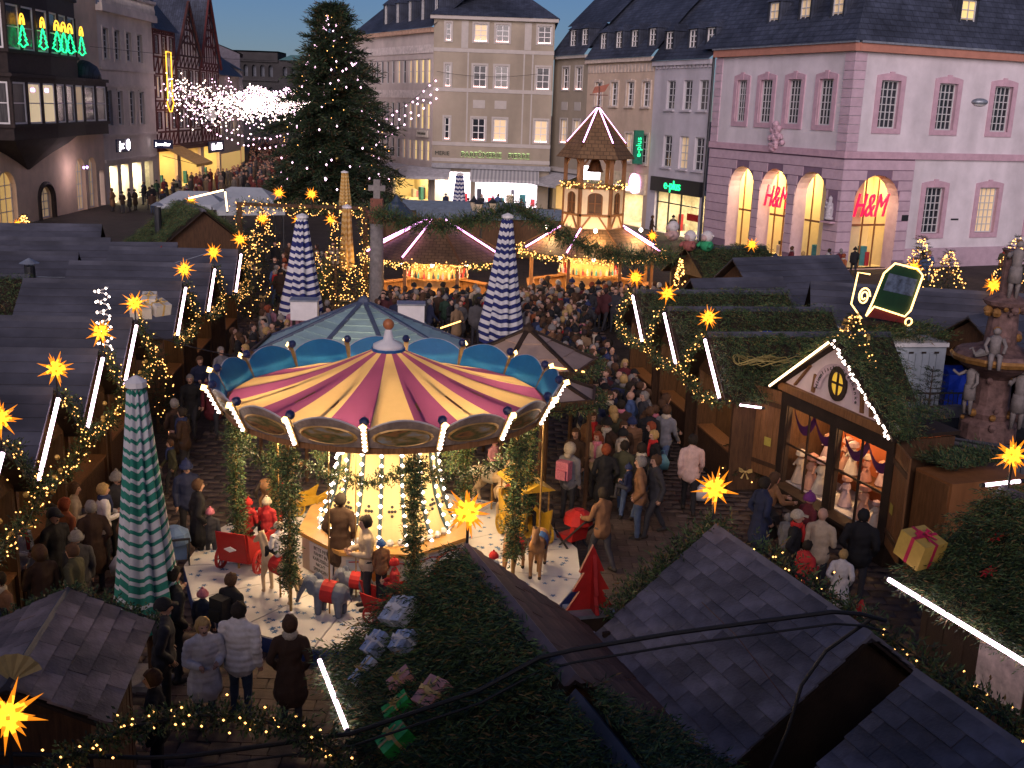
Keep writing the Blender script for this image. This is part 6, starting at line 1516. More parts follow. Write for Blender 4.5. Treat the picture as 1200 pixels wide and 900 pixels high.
# swags and star arch
sw = [(-5.6, 42.3, 4.55), (-4.2, 42, 4.3), (-2.85, 42, 4.22), (-1.5, 42, 4.5), (-.3, 42, 5.0), (.6, 42, 4.7), (1.8, 42, 3.95), (3.4, 42, 3.35), (4.8, 42, 3.2), (6.1, 42, 3.3)]
garland(sw, .34, 230, 'long fir swag slung from the column past the blue parasol to the toy stall', None, ln=.40)
ar = thing('star_arch', 'fir clad arch wound with warm bulbs and stars over the lane', 'arch', (-9.9, 50, 0))
for sx in (-1, 1): MB().bx(sx * 2.9 - .1, sx * 2.9 + .1, -.1, .1, 0, 3.95).build('post', M['wood'], ar); garland([(sx * 2.9, 0, .1), (sx * 2.9, 0, 3.9)], .3, 60, '', None, bulbs=18, br=.024, parent=ar)
MB().bx(-3, 3, -.1, .1, 3.95, 4.1).build('beam', M['wood'], ar); garland([(-3, 0, 4.0), (3, 0, 4.0)], .28, 70, '', None, bulbs=10, br=.03, parent=ar)
for k in range(6): garland(sag((-3 + k, 0, 4.1), (-2 + k, 0, 4.1), .5, 8), .05, 10, '', None, bulbs=12, br=.024, parent=ar)
for k, (x, z) in enumerate(((-10.92, 4.6), (-9.43, 4.6), (-11.69, 3.42), (-10.04, 3.42), (-8.54, 3.47))): star(x, 49.8, z, 'lit star standing on the star arch towards the column' if k == 1 else ('lit star standing on the star arch away from the column' if k == 0 else 'lit star hanging below the star arch'), 1.15, .6 if k < 2 else -.55, None if k < 2 else 'stars hanging below the arch')
# fir trees
bt = conifer(-15.6, 92, 16.6, 6.0, 'tall dark fir tree with pink and amber lights towering over the square', lights=0, n=50, dens=5.0)
for n_, m_, r_ in ((130, G['bulbp'], .105), (70, G['bulb'], .05)):
    f = RNG.uniform(.03, .95, n_); a = RNG.uniform(0, 2 * pi, n_); rr = 6.0 * (1 - f) ** .85 * RNG.uniform(.85, 1.05, n_)
    put('bulbs', bulb_mesh('bulbs', np.stack([rr * np.cos(a), rr * np.sin(a), 16.6 * (.08 + .9 * f) - rr * .12], 1), r_, m_), bt, kind='stuff')
conifer(-10.7, 43.2, 3.7, 1.25, 'lit fir tree with gold bows beside the left lane', lights=120, lr=.024, n=18, bows=5); conifer(-8.0, 47.6, 4.0, .75, 'slim lit fir tree between the parasol and the column', lights=110, lr=.025, n=18)
conifer(-8.8, 46.9, 2.6, 1.0, 'low lit fir tree behind the blue striped parasol', lights=90, lr=.025, n=14); conifer(-6.9, 46.0, 2.2, .9, 'round lit fir bush next to the stone column', lights=80, lr=.025, n=12)
conifer(-13.6, 58, 3.2, 1.3, 'lit fir tree before the white tents', lights=120, lr=.035, n=14); conifer(-21.5, 47.2, 1.3, .6, 'small lit fir tree with a star on a stall ridge', z=2.3, lights=70, lr=.035, n=10)
star(-21.5, 46.6, 3.1, 'lit star in the small fir tree before the arched window', 1.1, .2)
conifer(20.5, 55, 3.3, 1.2, 'lit fir tree with red baubles before the pink wall', lights=90, lr=.04, n=16); conifer(22.4, 56, 2.5, 1.15, 'broad lit fir tree before the pink wall', lights=80, lr=.04, n=13, bows=4); conifer(27.6, 60, 3.0, 1.2, 'lit fir tree beside the fountain side of the pink wall', lights=80, lr=.04, n=14)
conifer(5.75, 24.9, 2.1, .75, 'bushy fir tree with bows and bulbs left of the doll stall', lights=110, lr=.02, n=14, bows=9); conifer(8.55, 19.6, 2.2, .75, 'fir tree with pale bows in front of the plywood wall', lights=40, lr=.018, n=14, bows=8)
conifer(7.6, 23.9, 1.3, .7, 'small lit fir tree with bows on the doll stall roof', z=3.3, lights=70, lr=.022, n=10, bows=6); conifer(11.0, 27.6, 2.1, 1.0, 'bare-looking unlit fir tree before the white container', z=.5, n=12, dens=.6)
conifer(-9.4, 27.6, 2.6, .8, 'lit fir tree between the parcel roof and the next stall', lights=80, lr=.022, n=12); conifer(6.2, 40.6, 3.8, .55, 'slim lit fir tree beside the plush animals', lights=120, lr=.035, n=14)

# ================================================================== DOLL STALL
ds = thing('doll_stall', 'wooden doll stall with lit show window, half-timbered gable and open shutters', 'stall', (6.88, 22.0, 0), rad(199.9))
# local: x towards the lane, y to the right-hand side as seen from the lane is negative
DW = 1.95
MB().bx(-1.35, 0, -DW, DW, .03, .5).build('base', M['woodd'], ds)
for y in (-DW, DW): MB().bx(-1.35, -.05, y - .03, y + .03, .5, 2.7).build('side_wall', M['wood'], ds)
MB().bx(-1.35, -1.3, -DW, DW, .5, 2.7).build('back_wall', mat('orange backing', (.50, .13, .04), .8, .15, 2), ds)
for y in (-DW + .1, 0, DW - .1): MB().bx(-.1, .06, y - .12, y + .12, .5, 2.42).build('post', M['woodd'], ds)
MB().bx(-.12, .08, -DW, DW, 2.42, 2.72).build('lintel', M['woodd'], ds); MB().bx(-.15, .14, -DW - .1, DW + .1, 2.722, 2.9).build('beam', M['woodl'], ds)
MB().bx(-.1, .3, -DW, DW, .502, .58).build('window_board', M['woodd'], ds)
glz = bpy.data.materials.new('clear pane'); glz.use_nodes = True; nt = glz.node_tree; nt.nodes.clear()
o_, tr_, gs_, mx_ = [nt.nodes.new(k) for k in ('ShaderNodeOutputMaterial', 'ShaderNodeBsdfTransparent', 'ShaderNodeBsdfGlossy', 'ShaderNodeMixShader')]
gs_.inputs['Roughness'].default_value = .05; mx_.inputs[0].default_value = .06
nt.links.new(tr_.outputs[0], mx_.inputs[1]); nt.links.new(gs_.outputs[0], mx_.inputs[2]); nt.links.new(mx_.outputs[0], o_.inputs[0])
for y0, y1 in ((-DW + .22, -.12), (.12, DW - .22)):
    w_ = y1 - y0; q = MB()
    for k in (.0, .5, 1.0): q.bx(-.02, .02, y0 + w_ * k - .02, y0 + w_ * k + .02, .58, 2.42)
    q.bx(-.02, .02, y0, y1, 1.5, 1.54)
    wnd = q.build('show_window', M['woodd'], ds)
    for k in range(2):
        for z0, z1 in ((.6, 1.49), (1.55, 2.41)): MB().add([(0, y0 + w_ * .5 * k + .02, z0), (0, y0 + w_ * .5 * (k + 1) - .02, z0), (0, y0 + w_ * .5 * (k + 1) - .02, z1), (0, y0 + w_ * .5 * k + .02, z1)], [(0, 1, 2, 3)]).build('pane', glz, wnd)
    q = MB()                                        # purple swag curtain
    for j in range(2):
        c = y0 + w_ * (.25 + .5 * j); pts = [(.0 - .12, c - w_ * .25 + w_ * .5 * t_, 2.4 - .38 * 4 * t_ * (1 - t_)) for t_ in np.linspace(0, 1, 9)]
        for a, b in zip(pts[:-1], pts[1:]): q.add([a, b, (b[0] - .05, b[1], b[2] - .22), (a[0] - .05, a[1], a[2] - .22)], [(0, 1, 2, 3)])
    q.build('curtain_swag', mat('purple velvet', (.10, .02, .12), .8), ds)
gm_ = mat('half-timber gable plaster', (.70, .58, .62), .8, .08, 3)
MB().prism([(-.02, -DW - .05, 2.9), (-.02, DW + .05, 2.9), (-.02, 0, 4.2)], (.06, 0, 0)).build('gable', gm_, ds)
q = MB()
for a, b in (((.06, -1.5, 2.95), (.06, -1.0, 3.5)), ((.06, -.85, 2.95), (.06, -.8, 3.35)), ((.06, .85, 2.95), (.06, .8, 3.35)), ((.06, 1.15, 2.95), (.06, 1.05, 3.5))): q.bar(a, b, .1, .04)
q.build('gable_timbers', M['woodl'], ds)
MB().lathe([(.20, 0), (.30, 0), (.30, .05), (.20, .05)], 20, cap=False, sq=1.25).bar((-.2, 0, .03), (.2, 0, .03), .04).bar((0, -.27, .03), (0, .27, .03), .04).build('oval_window', M['woodd'], ds, Matrix.Translation((.05, 0, 3.35)) @ Matrix.Rotation(pi / 2, 4, 'Y') @ Matrix.Rotation(pi / 2, 4, 'Z') @ Matrix.Rotation(0, 4, 'Z'))
MB().lathe([(.01, 0), (.22, 0), (.22, .02), (.01, .02)], 20, sq=1.25).build('oval_pane', glow('yellow lit pane', (1.0, .55, .06), .5), ds, Matrix.Translation((.045, 0, 3.35)) @ Matrix.Rotation(pi / 2, 4, 'Y') @ Matrix.Rotation(pi / 2, 4, 'Z'))
q = MB()
arcs = [(.09, .80 * cos(a), 3.08 + .68 * sin(a)) for a in np.linspace(pi, 0, 14)]; arcs2 = [(.09, .56 * cos(a), 3.08 + .5 * sin(a)) for a in np.linspace(pi, 0, 14)]
for i in range(13): q.add([arcs[i], arcs[i + 1], arcs2[i + 1], arcs2[i]], [(0, 1, 2, 3)])
q.build('arched_sign', mat('pinkish sign board', (.52, .40, .48), .7), ds)
for i, ch in enumerate('Himmlische Geschenke'):
    a = pi * (1 - (i + .5) / 20) ; y = .68 * cos(a)
    if ch != ' ': lettering(ch, .13, dk, ds, Matrix.Translation((.1, y, 3.08 + .59 * sin(a))) @ Matrix.Rotation(pi / 2, 4, 'Z') @ Matrix.Rotation(pi / 2, 4, 'X') @ Matrix.Rotation(a - pi / 2, 4, 'Z'), .004)
for s_ in (1, -1):
    e = Vector((0, s_ * (DW + .2), 2.74)); MB().prism([(-.25, e.y, e.z), (.3, e.y, e.z), (.3, 0, 4.22), (-.25, 0, 4.22)], (0, 0, .05)).build('roof_panel', M['woodd'], ds)
    fir_cover(ds, (-.25, e.y, e.z + .04), (.55, 0, 0), Vector((0, 0, 4.26)) - Vector((0, e.y, e.z)), 620, .26)
dT = lambda p: loc2w(ds, p)
MB().bx(-1.4, -.1, -DW - .1, DW + .1, 2.75, 2.83).build('flat_roof', M['woodd'], ds); fir_cover(ds, (-1.4, -DW, 2.86), (1.2, 0, 0), (0, 2 * DW, .05), 700, .28)
strip(dT((.34, -2.1, 2.78)), dT((.34, -.05, 4.26)), 'warm white light strip up the left rake of the doll stall', G['stripw'], .026)
t = thing('light_string', 'warm bulbs down the right rake of the doll stall', 'light string', (0, 0, 0)); put('bulbs', bulb_mesh('bulbs', samples([tuple(dT((.34, .05, 4.26))), tuple(dT((.34, 2.1, 2.78)))], 46) + RNG.normal(size=(46, 3)) * .02, .03, G['bulbw']), t, kind='stuff')
MB().tube([tuple(dT((.33, .05, 4.24))), tuple(dT((.33, 2.1, 2.76)))], .012, 5).build('wire', M['cable'], t)
# shutters opened to both sides
for s_ in (1, -1):
    sh = put('shutter', None, ds, Matrix.Translation((.02, s_ * (DW + .02), .55)) @ Matrix.Rotation(s_ * rad(-25) if s_ > 0 else rad(15), 4, 'Z'))
    for i in range(5): MB().bx(-.02, .02, min(s_ * (i * .2), s_ * (i * .2 + .19)), max(s_ * (i * .2), s_ * (i * .2 + .19)), 0, 2.1).build('shutter_board', M['woodl'], sh)
    for z in (.25, 1.7): MB().bx(.021, .045, min(0, s_ * 1.0), max(0, s_ * 1.0), z, z + .1).build('batten', M['wood'], sh)
    MB().bx(.046, .052, s_ * .3 - .1 * 1, s_ * .3 + .1, .75, .95).build('notice', mat('yellow notice', (.55, .45, .08), .7), sh)
MB().bx(-2.1, -.3, DW + .25, DW + 1.25, 0, 2.2).build('plywood_cabinet', M['ply'], ds)
MB().bx(-.298, -.27, DW + .3, DW + 1.2, .1, 2.15).build('cabinet_door', M['woodl'], ds)
fir_cover(ds, (-1.9, DW + .25, 2.26), (1.5, 0, 0), (0, .85, .1), 700, .3)
lamp(ds, (-.5, -.9, 2.5), 85, (1, .58, .26)); lamp(ds, (-.5, .9, 2.5), 85, (1, .58, .26))
doll_c = [mat('doll dress%d' % i, c, .8) for i, c in enumerate([(.62, .48, .36), (.55, .30, .22), (.65, .58, .50), (.42, .20, .16), (.58, .42, .44)])]
skin = mat('skin', (.50, .30, .22), .6, .12, 8)
rs = random.Random(5)
for i in range(17):
    y = -1.6 + 3.2 * (i % 9) / 8 + rs.uniform(-.06, .06); x = -.4 - .55 * (i // 9) + rs.uniform(-.1, .1); h = rs.uniform(.5, .85); z0 = .58 + .55 * (i // 9)
    d = thing('porcelain_doll', 'dressed doll with bonnet standing in the lit show window', 'doll', dT((x, y, z0)), rad(199.9), 'dolls in the show window')
    MB().lathe([(.2 * h, 0), (.24 * h, .03), (.1 * h, .52 * h), (.14 * h, .6 * h), (.12 * h, .74 * h), (.05 * h, .78 * h)], 10).build('dress', doll_c[i % 5], d)
    MB().ball((0, 0, .88 * h), .115 * h, 8).build('head', skin, d, smooth=True); MB().lathe([(.17 * h, .86 * h), (.15 * h, .98 * h), (.03 * h, 1.04 * h)], 9).build('bonnet', doll_c[(i + 2) % 5], d)
    for s_ in (-1, 1): MB().tube([(0, s_ * .13 * h, .7 * h), (.1 * h, s_ * .2 * h, .5 * h)], .035 * h, 6).build('arm', doll_c[i % 5], d)
MB().bx(-1.28, -.75, -1.75, 1.75, 1.08, 1.12).build('display_shelf', M['woodl'], ds); MB().bx(-1.28, -.15, -1.8, 1.8, .51, .575).build('snow_floor', mat('white fleece', (.65, .6, .58), .9, .1, 6, bump=.6), ds)

# ================================================================== CONTAINER, SLEIGH, FOUNTAIN, RAILINGS
ctn = thing('container', 'white ribbed steel container with fir branches on top', 'container', (11.35, 30.7, 0), rad(10)); cw = mat('container white', (.40, .45, .50), .5, .15, 2)
MB().bx(-1.3, 1.3, 0, 2.4, 0, 2.4).build('body', cw, ctn)
for i in range(11): MB().bx(-1.2 + i * .22, -1.1 + i * .22, -.05, -.002, .1, 2.2).build('rib', cw, ctn)
MB().bx(-1.33, 1.33, -.08, 2.42, 2.402, 2.52).build('roof_rail', M['white'], ctn)
for i in range(6): MB().bx(-1.1 + i * .4, -.95 + i * .4, -.055, -.052, 2.2, 2.26).build('slot', M['woodd'], ctn)
fir_cover(ctn, (-1.3, .0, 2.55), (2.6, 0, 0), (0, 1.4, .2), 700, .4)
slg = thing('light_carriage', 'old carriage with glowing outline and green panel on the container roof', 'carriage', (10.85, 31.3, 3.0), rad(12)); slg.scale = (1.08, 1.08, 1.08)
MB().prism([(-.42, 0, .35), (.62, 0, .25), (.72, 0, .65), (.78, 0, 1.35), (.6, 0, 1.5), (-.1, 0, 1.55), (-.32, 0, 1.25)], (0, .06, 0)).build('body_panel', mat('dark green panel', (.006, .035, .016), .5), slg, Matrix.Rotation(.12, 4, 'Y'))
MB().prism([(-.25, -.01, .85), (.66, -.01, .78), (.7, -.01, 1.25), (-.18, -.01, 1.32)], (0, .008, 0)).build('window_picture', mat('painted winter view', (.07, .10, .16), .6, .8, 4), slg, Matrix.Rotation(.12, 4, 'Y'))
MB().prism([(-.5, -.02, .08), (.66, -.02, .02), (.64, -.02, .22), (-.42, -.02, .32)], (0, .08, 0)).build('red_skirt', mat('dull red', (.12, .012, .012), .6), slg, Matrix.Rotation(.12, 4, 'Y'))
out = [(-.6, -.05, .1), (-.42, -.05, .38), (.55, -.05, .22), (.68, -.05, .4), (.8, -.05, 1.38), (.6, -.05, 1.54), (-.1, -.05, 1.6), (-.36, -.05, 1.3), (-.5, -.05, .5), (-.6, -.05, .1)]
goldl = glow('golden light rope', (1.0, .60, .20), 4.0)
MB().tube(out, .026, 6).build('light_outline', goldl, slg, Matrix.Rotation(.12, 4, 'Y'))
MB().tube([(-.7, -.03, .1), (-1.05, -.03, .5), (-.95, -.03, 1.35), (-.6, -.03, 1.3)], .022, 6).build('light_outline', goldl, slg)
MB().tube([(-.7 + .18 * cos(a) * (1 - a / 16), -.03, .7 + .25 * sin(a) * (1 - a / 16)) for a in np.linspace(0, 12, 30)], .022, 6).build('light_curl', goldl, slg)
MB().tube([(.72 + .1 * cos(a), -.03, .0 + .1 * sin(a)) for a in np.linspace(0, 6.3, 12)], .022, 6).build('light_curl', goldl, slg)
MB().bx(-.7, .75, .07, .5, -.45, .0).build('plinth', M['woodd'], slg)
tarp = thing('blue_tarp_stack', 'stack wrapped in bright blue tarpaulin beside the container', 'tarpaulin', (14.0, 32.2, 0), .2); q = MB(); N = 14
for i, (z, k) in enumerate(((0, 1.0), (.5, 1.02), (1.1, .97), (1.45, .9), (1.5, .3))):
    for j in range(N): a = 2 * pi * j / N; c_ = max(abs(cos(a)), abs(sin(a))); q.v.append((.95 * k * cos(a) / c_ * (1 + .05 * sin(7 * a + z * 5)), .6 * k * sin(a) / c_, z + .08 * sin(3 * a) * (z > 1)))
for i in range(4):
    for j in range(N): q.f.append((i * N + j, i * N + (j + 1) % N, (i + 1) * N + (j + 1) % N, (i + 1) * N + j)); q.m.append(0)
q.build('wrapped_sheet', mat('blue tarpaulin', (.01, .04, .42), .45, .3, 3, bump=.5, bscale=5), tarp)
ft = thing('fountain', 'old sandstone fountain with painted statues and gilded carvings', 'fountain', (12.45, 27.2, 0)); fst = mat('painted fountain stone', (.17, .10, .09), .75, .5, 5, bump=.6, bscale=14); fgold = mat('gilded stone', (.34, .17, .05), .45, .4, 6, metal=.3)
MB().lathe([(2.1, 0), (2.1, .25), (1.9, .3), (1.95, .9), (2.1, 1.0), (2.1, 1.1), (1.8, 1.1), (1.8, .6)], 8, cap=False).build('basin', mat('fountain basin stone', (.12, .115, .13), .8, .3, 4, bump=.4), ft)
MB().lathe([(1.79, .8), (.01, .8)], 8, cap=False).build('water', mat('dark water', (.01, .015, .02), .08, .2, 4), ft)
prof = [(.7, .0), (.7, 1.2), (.55, 1.35), (.6, 1.5), (.45, 1.7), (.42, 2.4), (.55, 2.5), (.95, 2.75), (1.1, 2.95), (1.0, 3.1), (.7, 3.15), (.4, 3.3), (.34, 4.2), (.5, 4.3), (.55, 4.4), (.2, 4.6), (.2, 5.6), (.28, 5.7)]
MB().lathe(prof, 14).build('pillar', fst, ft)
MB().lathe([(1.12, 2.85), (1.16, 2.95), (1.12, 3.02)], 14, cap=False).build('gilded_rim', fgold, ft)
rs = random.Random(3)
for i in range(30):
    a = rs.uniform(pi, 2 * pi); z = rs.choice([1.3, 1.55, 2.5, 3.5, 4.2]); r_ = {1.3: .7, 1.55: .6, 2.5: .55, 3.5: .4, 4.2: .45}[z]
    MB().ball((r_ * cos(a), r_ * sin(a), z + rs.uniform(-.1, .1)), rs.uniform(.06, .13), 7).build('carved_boss', (fgold, fst)[i % 2], ft)
stw = mat('painted white statue', (.24, .21, .20), .7, .25, 8)
def statue(loc, rz, pose, lab, s=1.0):
    o = put('statue', None, ft, TR(*loc, rz, s=s)); q = MB()
    if pose == 'sit':
        q.tube([(0, 0, 0), (0, 0, .3), (0, 0, .48), (.02, 0, .55)], [.15, .13, .15, .06], 9)
        for s_ in (-1, 1): q.tube([(0, s_ * .07, .02), (.3, s_ * .1, .06), (.33, s_ * .1, -.28)], [.09, .07, .05], 7); q.tube([(0, s_ * .16, .46), (.08, s_ * .24, .28), (.2, s_ * .18, .12)], [.055, .045, .04], 6)
        q.ball((.03, 0, .65), .1, 9)
    else:
        q.tube([(0, 0, .75), (0, 0, 1.0), (0, 0, 1.3), (0, 0, 1.4)], [.15, .13, .17, .06], 9)
        for s_ in (-1, 1): q.tube([(0, s_ * .08, .78), (.03, s_ * .1, .4), (0, s_ * .1, 0)], [.1, .075, .05], 7)
        q.tube([(0, .18, 1.28), (.05, .26, 1.0), (.18, .2, .85)], [.06, .05, .04], 6); q.tube([(0, -.18, 1.28), (.15, -.34, 1.15), (.35, -.4, 1.3)], [.06, .05, .04], 6)
        q.lathe([(.2, .45), (.17, .8), (.16, .9)], 9); q.ball((.02, 0, 1.52), .11, 9)
    q.build('figure', stw, o, smooth=True); MB().ball((0, 0, .68 if pose == 'sit' else 1.56), .105, 8, sz=(1, 1, .8)).build('gilded_hair', fgold, o)
statue((-.45, -.75, 3.1), rad(-105), 'sit', ''); statue((.5, -.85, 3.1), rad(-70), 'sit', ''); statue((-.75, -.35, 1.5), rad(-150), 'stand', '', .85); statue((.35, -.75, 1.25), rad(-95), 'stand', '', 1.0); statue((0, -.3, 4.5), rad(-90), 'stand', '', .9)
q = MB(); q.tube([(-.95, -.8, 3.12), (-.8, -.8, 3.2), (-.62, -.8, 3.18)], [.05, .11, .04], 8); q.tube([(-.95, -.8, 3.16), (-1.03, -.8, 3.32), (-1.1, -.8, 3.28)], [.03, .025, .02], 6); q.build('stone_swan', M['stone'], ft)
def railing(a, b, lab, h=1.05, n=None):
    a, b = Vector(a), Vector(b); L_ = (b - a).length; t = thing('railing', lab, 'railing', a, math.atan2(b.y - a.y, b.x - a.x)); n = n or int(L_ / .14)
    MB().bar((0, 0, h), (L_, 0, h), .04).build('rail', M['metal'], t); MB().bar((0, 0, .12), (L_, 0, .12), .03).build('rail', M['metal'], t)
    for i in range(n + 1): MB().tube([(L_ * i / n, 0, 0), (L_ * i / n, 0, h)], .012, 5).build('bar', M['metal'], t)
railing((10.2, 28.6, .2), (11.5, 29.8, .2), 'iron railing slanting down beside the container'); railing((11.5, 29.8, .2), (13.6, 30.1, .2), 'iron railing in front of the blue tarpaulin'); railing((9.9, 26.0, 0), (12.2, 24.6, 0), 'iron railing round the near side of the fountain', 1.2)
MB().bx(0, 2.3, -.15, .15, 0, .8).build('parapet_wall', mat('pinkish parapet', (.22, .15, .14), .8), T=TR(11.4, 29.3, 0, .1), label='low pinkish stone parapet behind the fountain railing', cat='wall')

# tents, lamp post, hanging lamp
for k, (x, y, w_, d_) in enumerate(((-18.3, 73, 4.5, 3.0), (-20.5, 68.5, 4, 3.0), (-16.4, 66, 4, 2.8))):
    t = thing('market_tent', ['pale grey market tent before the fir tree', 'pale grey market tent near the ochre awning', 'low pale grey tent with folded roof behind the star arch'][k], 'tent', (x, y, 0), .2 * k); tm_ = mat('pale tent canvas', (.34, .37, .41), .8, .1, 2)
    MB().add([(-w_ / 2, -d_ / 2, 2.3), (w_ / 2, -d_ / 2, 2.3), (w_ / 2, d_ / 2, 2.3), (-w_ / 2, d_ / 2, 2.3), (-w_ * .2, 0, 3.0), (w_ * .25, 0, 3.0)], [(0, 1, 5, 4), (1, 2, 5), (2, 3, 4, 5), (3, 0, 4)]).build('roof', tm_, t); MB().bx(-w_ / 2, w_ / 2, -d_ / 2 - .01, -d_ / 2 + .01, 2.0, 2.3).build('valance', tm_, t)
    for a in (-1, 1):
        for b in (-1, 1): MB().tube([(a * w_ * .48, b * d_ * .48, 0), (a * w_ * .48, b * d_ * .48, 2.3)], .04, 6).build('pole', M['metal'], t)
dm = thing('dark_kiosk', 'small kiosk with dark blue pyramid roof behind the column', 'kiosk', (-6.9, 62, 0), .3); MB().lathe([(1.25, 2.5), (.55, 3.1), (.5, 3.2), (.28, 3.35), (.03, 3.75)], 8).build('roof', mat('dark blue roof', (.035, .055, .09), .5), dm); MB().lathe([(1.05, 0), (1.05, 2.5)], 8).build('wall', M['wood'], dm)
for k, (x, y, w_, z) in enumerate(((-3.2, 64, 5.5, 2.9), (1.2, 66, 4.5, 2.8), (-3.5, 71, 8, 2.7))):
    t = thing('canvas_roof_stall', ['stall with blue grey canvas roof behind the drinks stall', 'stall with blue grey canvas roof beside the tower', 'long low stall roof before the perfumery awnings'][k], 'stall', (x, y, 0), .08)
    MB().prism([(-w_ / 2, -1.3, z - .5), (w_ / 2, -1.3, z - .5), (w_ / 2, 0, z), (-w_ / 2, 0, z)], (0, 0, .04)).build('canvas', mat('blue grey canvas', (.16, .20, .25), .7), t); MB().prism([(-w_ / 2, 1.3, z - .5), (w_ / 2, 1.3, z - .5), (w_ / 2, 0, z - .002), (-w_ / 2, 0, z - .002)], (0, 0, .04)).build('canvas', mat('blue grey canvas', (.16, .20, .25), .7), t)
    MB().bx(-w_ / 2 + .1, w_ / 2 - .1, -1.1, 1.1, 0, z - .55).build('body', M['wood'], t)
lp = thing('lamp_post', 'three-armed old street lamp before the perfumery', 'lamp post', (-2.0, 60, 0)); MB().tube([(0, 0, 0), (0, 0, .5), (0, 0, 3.3)], [.12, .07, .05], 8).build('post', M['metal'], lp)
for a in (.3, 2.4, 4.5):
    MB().tube([(0, 0, 2.9), (.4 * cos(a), .4 * sin(a), 2.85), (.62 * cos(a), .62 * sin(a), 3.15)], .03, 6).build('arm', M['metal'], lp); c_ = (.62 * cos(a), .62 * sin(a), 3.15)
    MB().lathe([(.1, 0), (.24, .42), (.24, .46)], 8, c=c_).build('lantern_glass', mat('unlit milk glass', (.55, .48, .36), .4), lp); MB().lathe([(.3, .46), (.12, .62), (.03, .8)], 8, c=c_).build('lantern_hood', M['metal'], lp)
hl = thing('hanging_lamp', 'oval street lamp hanging on a wire before the pink facade', 'lamp', (25.3, 62, 9.9)); MB().ball((0, 0, 0), .42, 12, sz=(1.1, .8, .5)).build('shade', M['zinc'], hl, smooth=True); MB().ball((0, 0, -.1), .36, 12, sz=(1.05, .75, .42)).build('globe', mat('lamp glass', (.6, .6, .62), .3), hl, smooth=True)
MB().tube([tuple(v) for v in sag((18.3, 63.6, 10.9), (25.3, 62, 10.15), .15, 8)] + [tuple(v) for v in sag((25.3, 62, 10.15), (34, 65, 11.2), .3, 8)], .02, 4).build('span_wire', M['cable'], hl)
wl_ = thing('wall_lantern', 'iron bracket lantern on the pink building', 'lantern', (33.5, 68.9, 3.6)); MB().tube([(0, 0, 0), (-.4, -.4, .3), (-.5, -.5, .6)], .04, 6).build('bracket', M['metal'], wl_); MB().lathe([(.12, 0), (.25, .5), (.1, .75)], 6, c=(-.5, -.5, .6)).build('lantern', M['metal'], wl_)
for a, b, dr, lab in (((XL + .1, 86.5, 12.2), (-8.2, 98.3, 12.6), .6, 'thin span wire across the square from the white house'), ((-7.5, 98.2, 11.6), (2, 98, 11.8), .4, 'thin drooping wire along the tan facade'), ((-8.5, 25, 3.2), (-5.0, 22.5, 3.3), .1, 'thin line from the left stalls to the carousel')): MB().tube([tuple(v) for v in sag(a, b, dr, 14)], .014, 4).build('span_wire', M['cable'], label=lab, cat='wire')

# ================================================================== CAROUSEL
CX, CY, NP = -2.27, 19.2, 16
car = thing('carousel', 'childrens carousel with purple and yellow striped tent roof and painted rounding boards', 'carousel', (CX, CY, 0))
plat_m = mat('white painted deck', (.62, .60, .60), .5, .08, 2); blu = mat('blue edge', (.03, .06, .22), .5)
MB().lathe([(3.75, .02), (3.75, .28)], NP, a0=pi / NP).build('deck_edge', blu, car)
for k in range(NP):                      # deck plates, one per sector
    a, b = 2 * pi * k / NP + pi / NP + .004, 2 * pi * (k + 1) / NP + pi / NP - .004
    MB().prism([(1.2 * cos(a), 1.2 * sin(a), .283), (3.74 * cos(a), 3.74 * sin(a), .283), (3.74 * cos(b), 3.74 * sin(b), .283), (1.2 * cos(b), 1.2 * sin(b), .283)], (0, 0, .03)).build('deck_plate', plat_m, car)
q = MB(); rs = random.Random(9)
for i in range(420):
    r_ = math.sqrt(rs.uniform(1.6 ** 2, 3.6 ** 2)); a = rs.uniform(0, 2 * pi); c = Vector((r_ * cos(a), r_ * sin(a), .3175)); ro = rs.random(); s_ = rs.uniform(.05, .075)
    q.add([c + Vector((cos(ro + j * pi / 5) * (s_ if j % 2 == 0 else s_ * .4), sin(ro + j * pi / 5) * (s_ if j % 2 == 0 else s_ * .4), 0)) for j in range(10)], [tuple(range(10))])
st_p = q.build('printed_stars', mat('blue star print', (.06, .14, .30), .5), car); st_p['kind'] = 'stuff'
def paint(name, cols, sc):
    """hand painted picture: soft patches of several colours, different on every panel"""
    m = mat(name, cols[0], .4, .1, 3); nt = m.node_tree; b = nt.nodes['Principled BSDF']; tc = nt.nodes.new('ShaderNodeTexCoord'); oi = nt.nodes.new('ShaderNodeObjectInfo'); ad = nt.nodes.new('ShaderNodeVectorMath'); nz = nt.nodes.new('ShaderNodeTexNoise'); cr = nt.nodes.new('ShaderNodeValToRGB')
    sc_ = nt.nodes.new('ShaderNodeMath'); sc_.operation = 'MULTIPLY'; sc_.inputs[1].default_value = 40; nt.links.new(oi.outputs['Random'], sc_.inputs[0]); nt.links.new(tc.outputs['Object'], ad.inputs[0]); nt.links.new(sc_.outputs[0], ad.inputs[1]); nt.links.new(ad.outputs[0], nz.inputs['Vector']); nz.inputs['Scale'].default_value = sc; nz.inputs['Detail'].default_value = 6
    e_ = cr.color_ramp.elements; e_[0].position, e_[0].color = .32, (*cols[0], 1); e_[1].position, e_[1].color = .68, (*cols[-1], 1)
    for i, c in enumerate(cols[1:-1]): k_ = e_.new(.32 + .36 * (i + 1) / (len(cols) - 1)); k_.color = (*c, 1)
    nt.links.new(nz.outputs['Fac'], cr.inputs[0]); nt.links.new(cr.outputs[0], b.inputs['Base Color']); return m
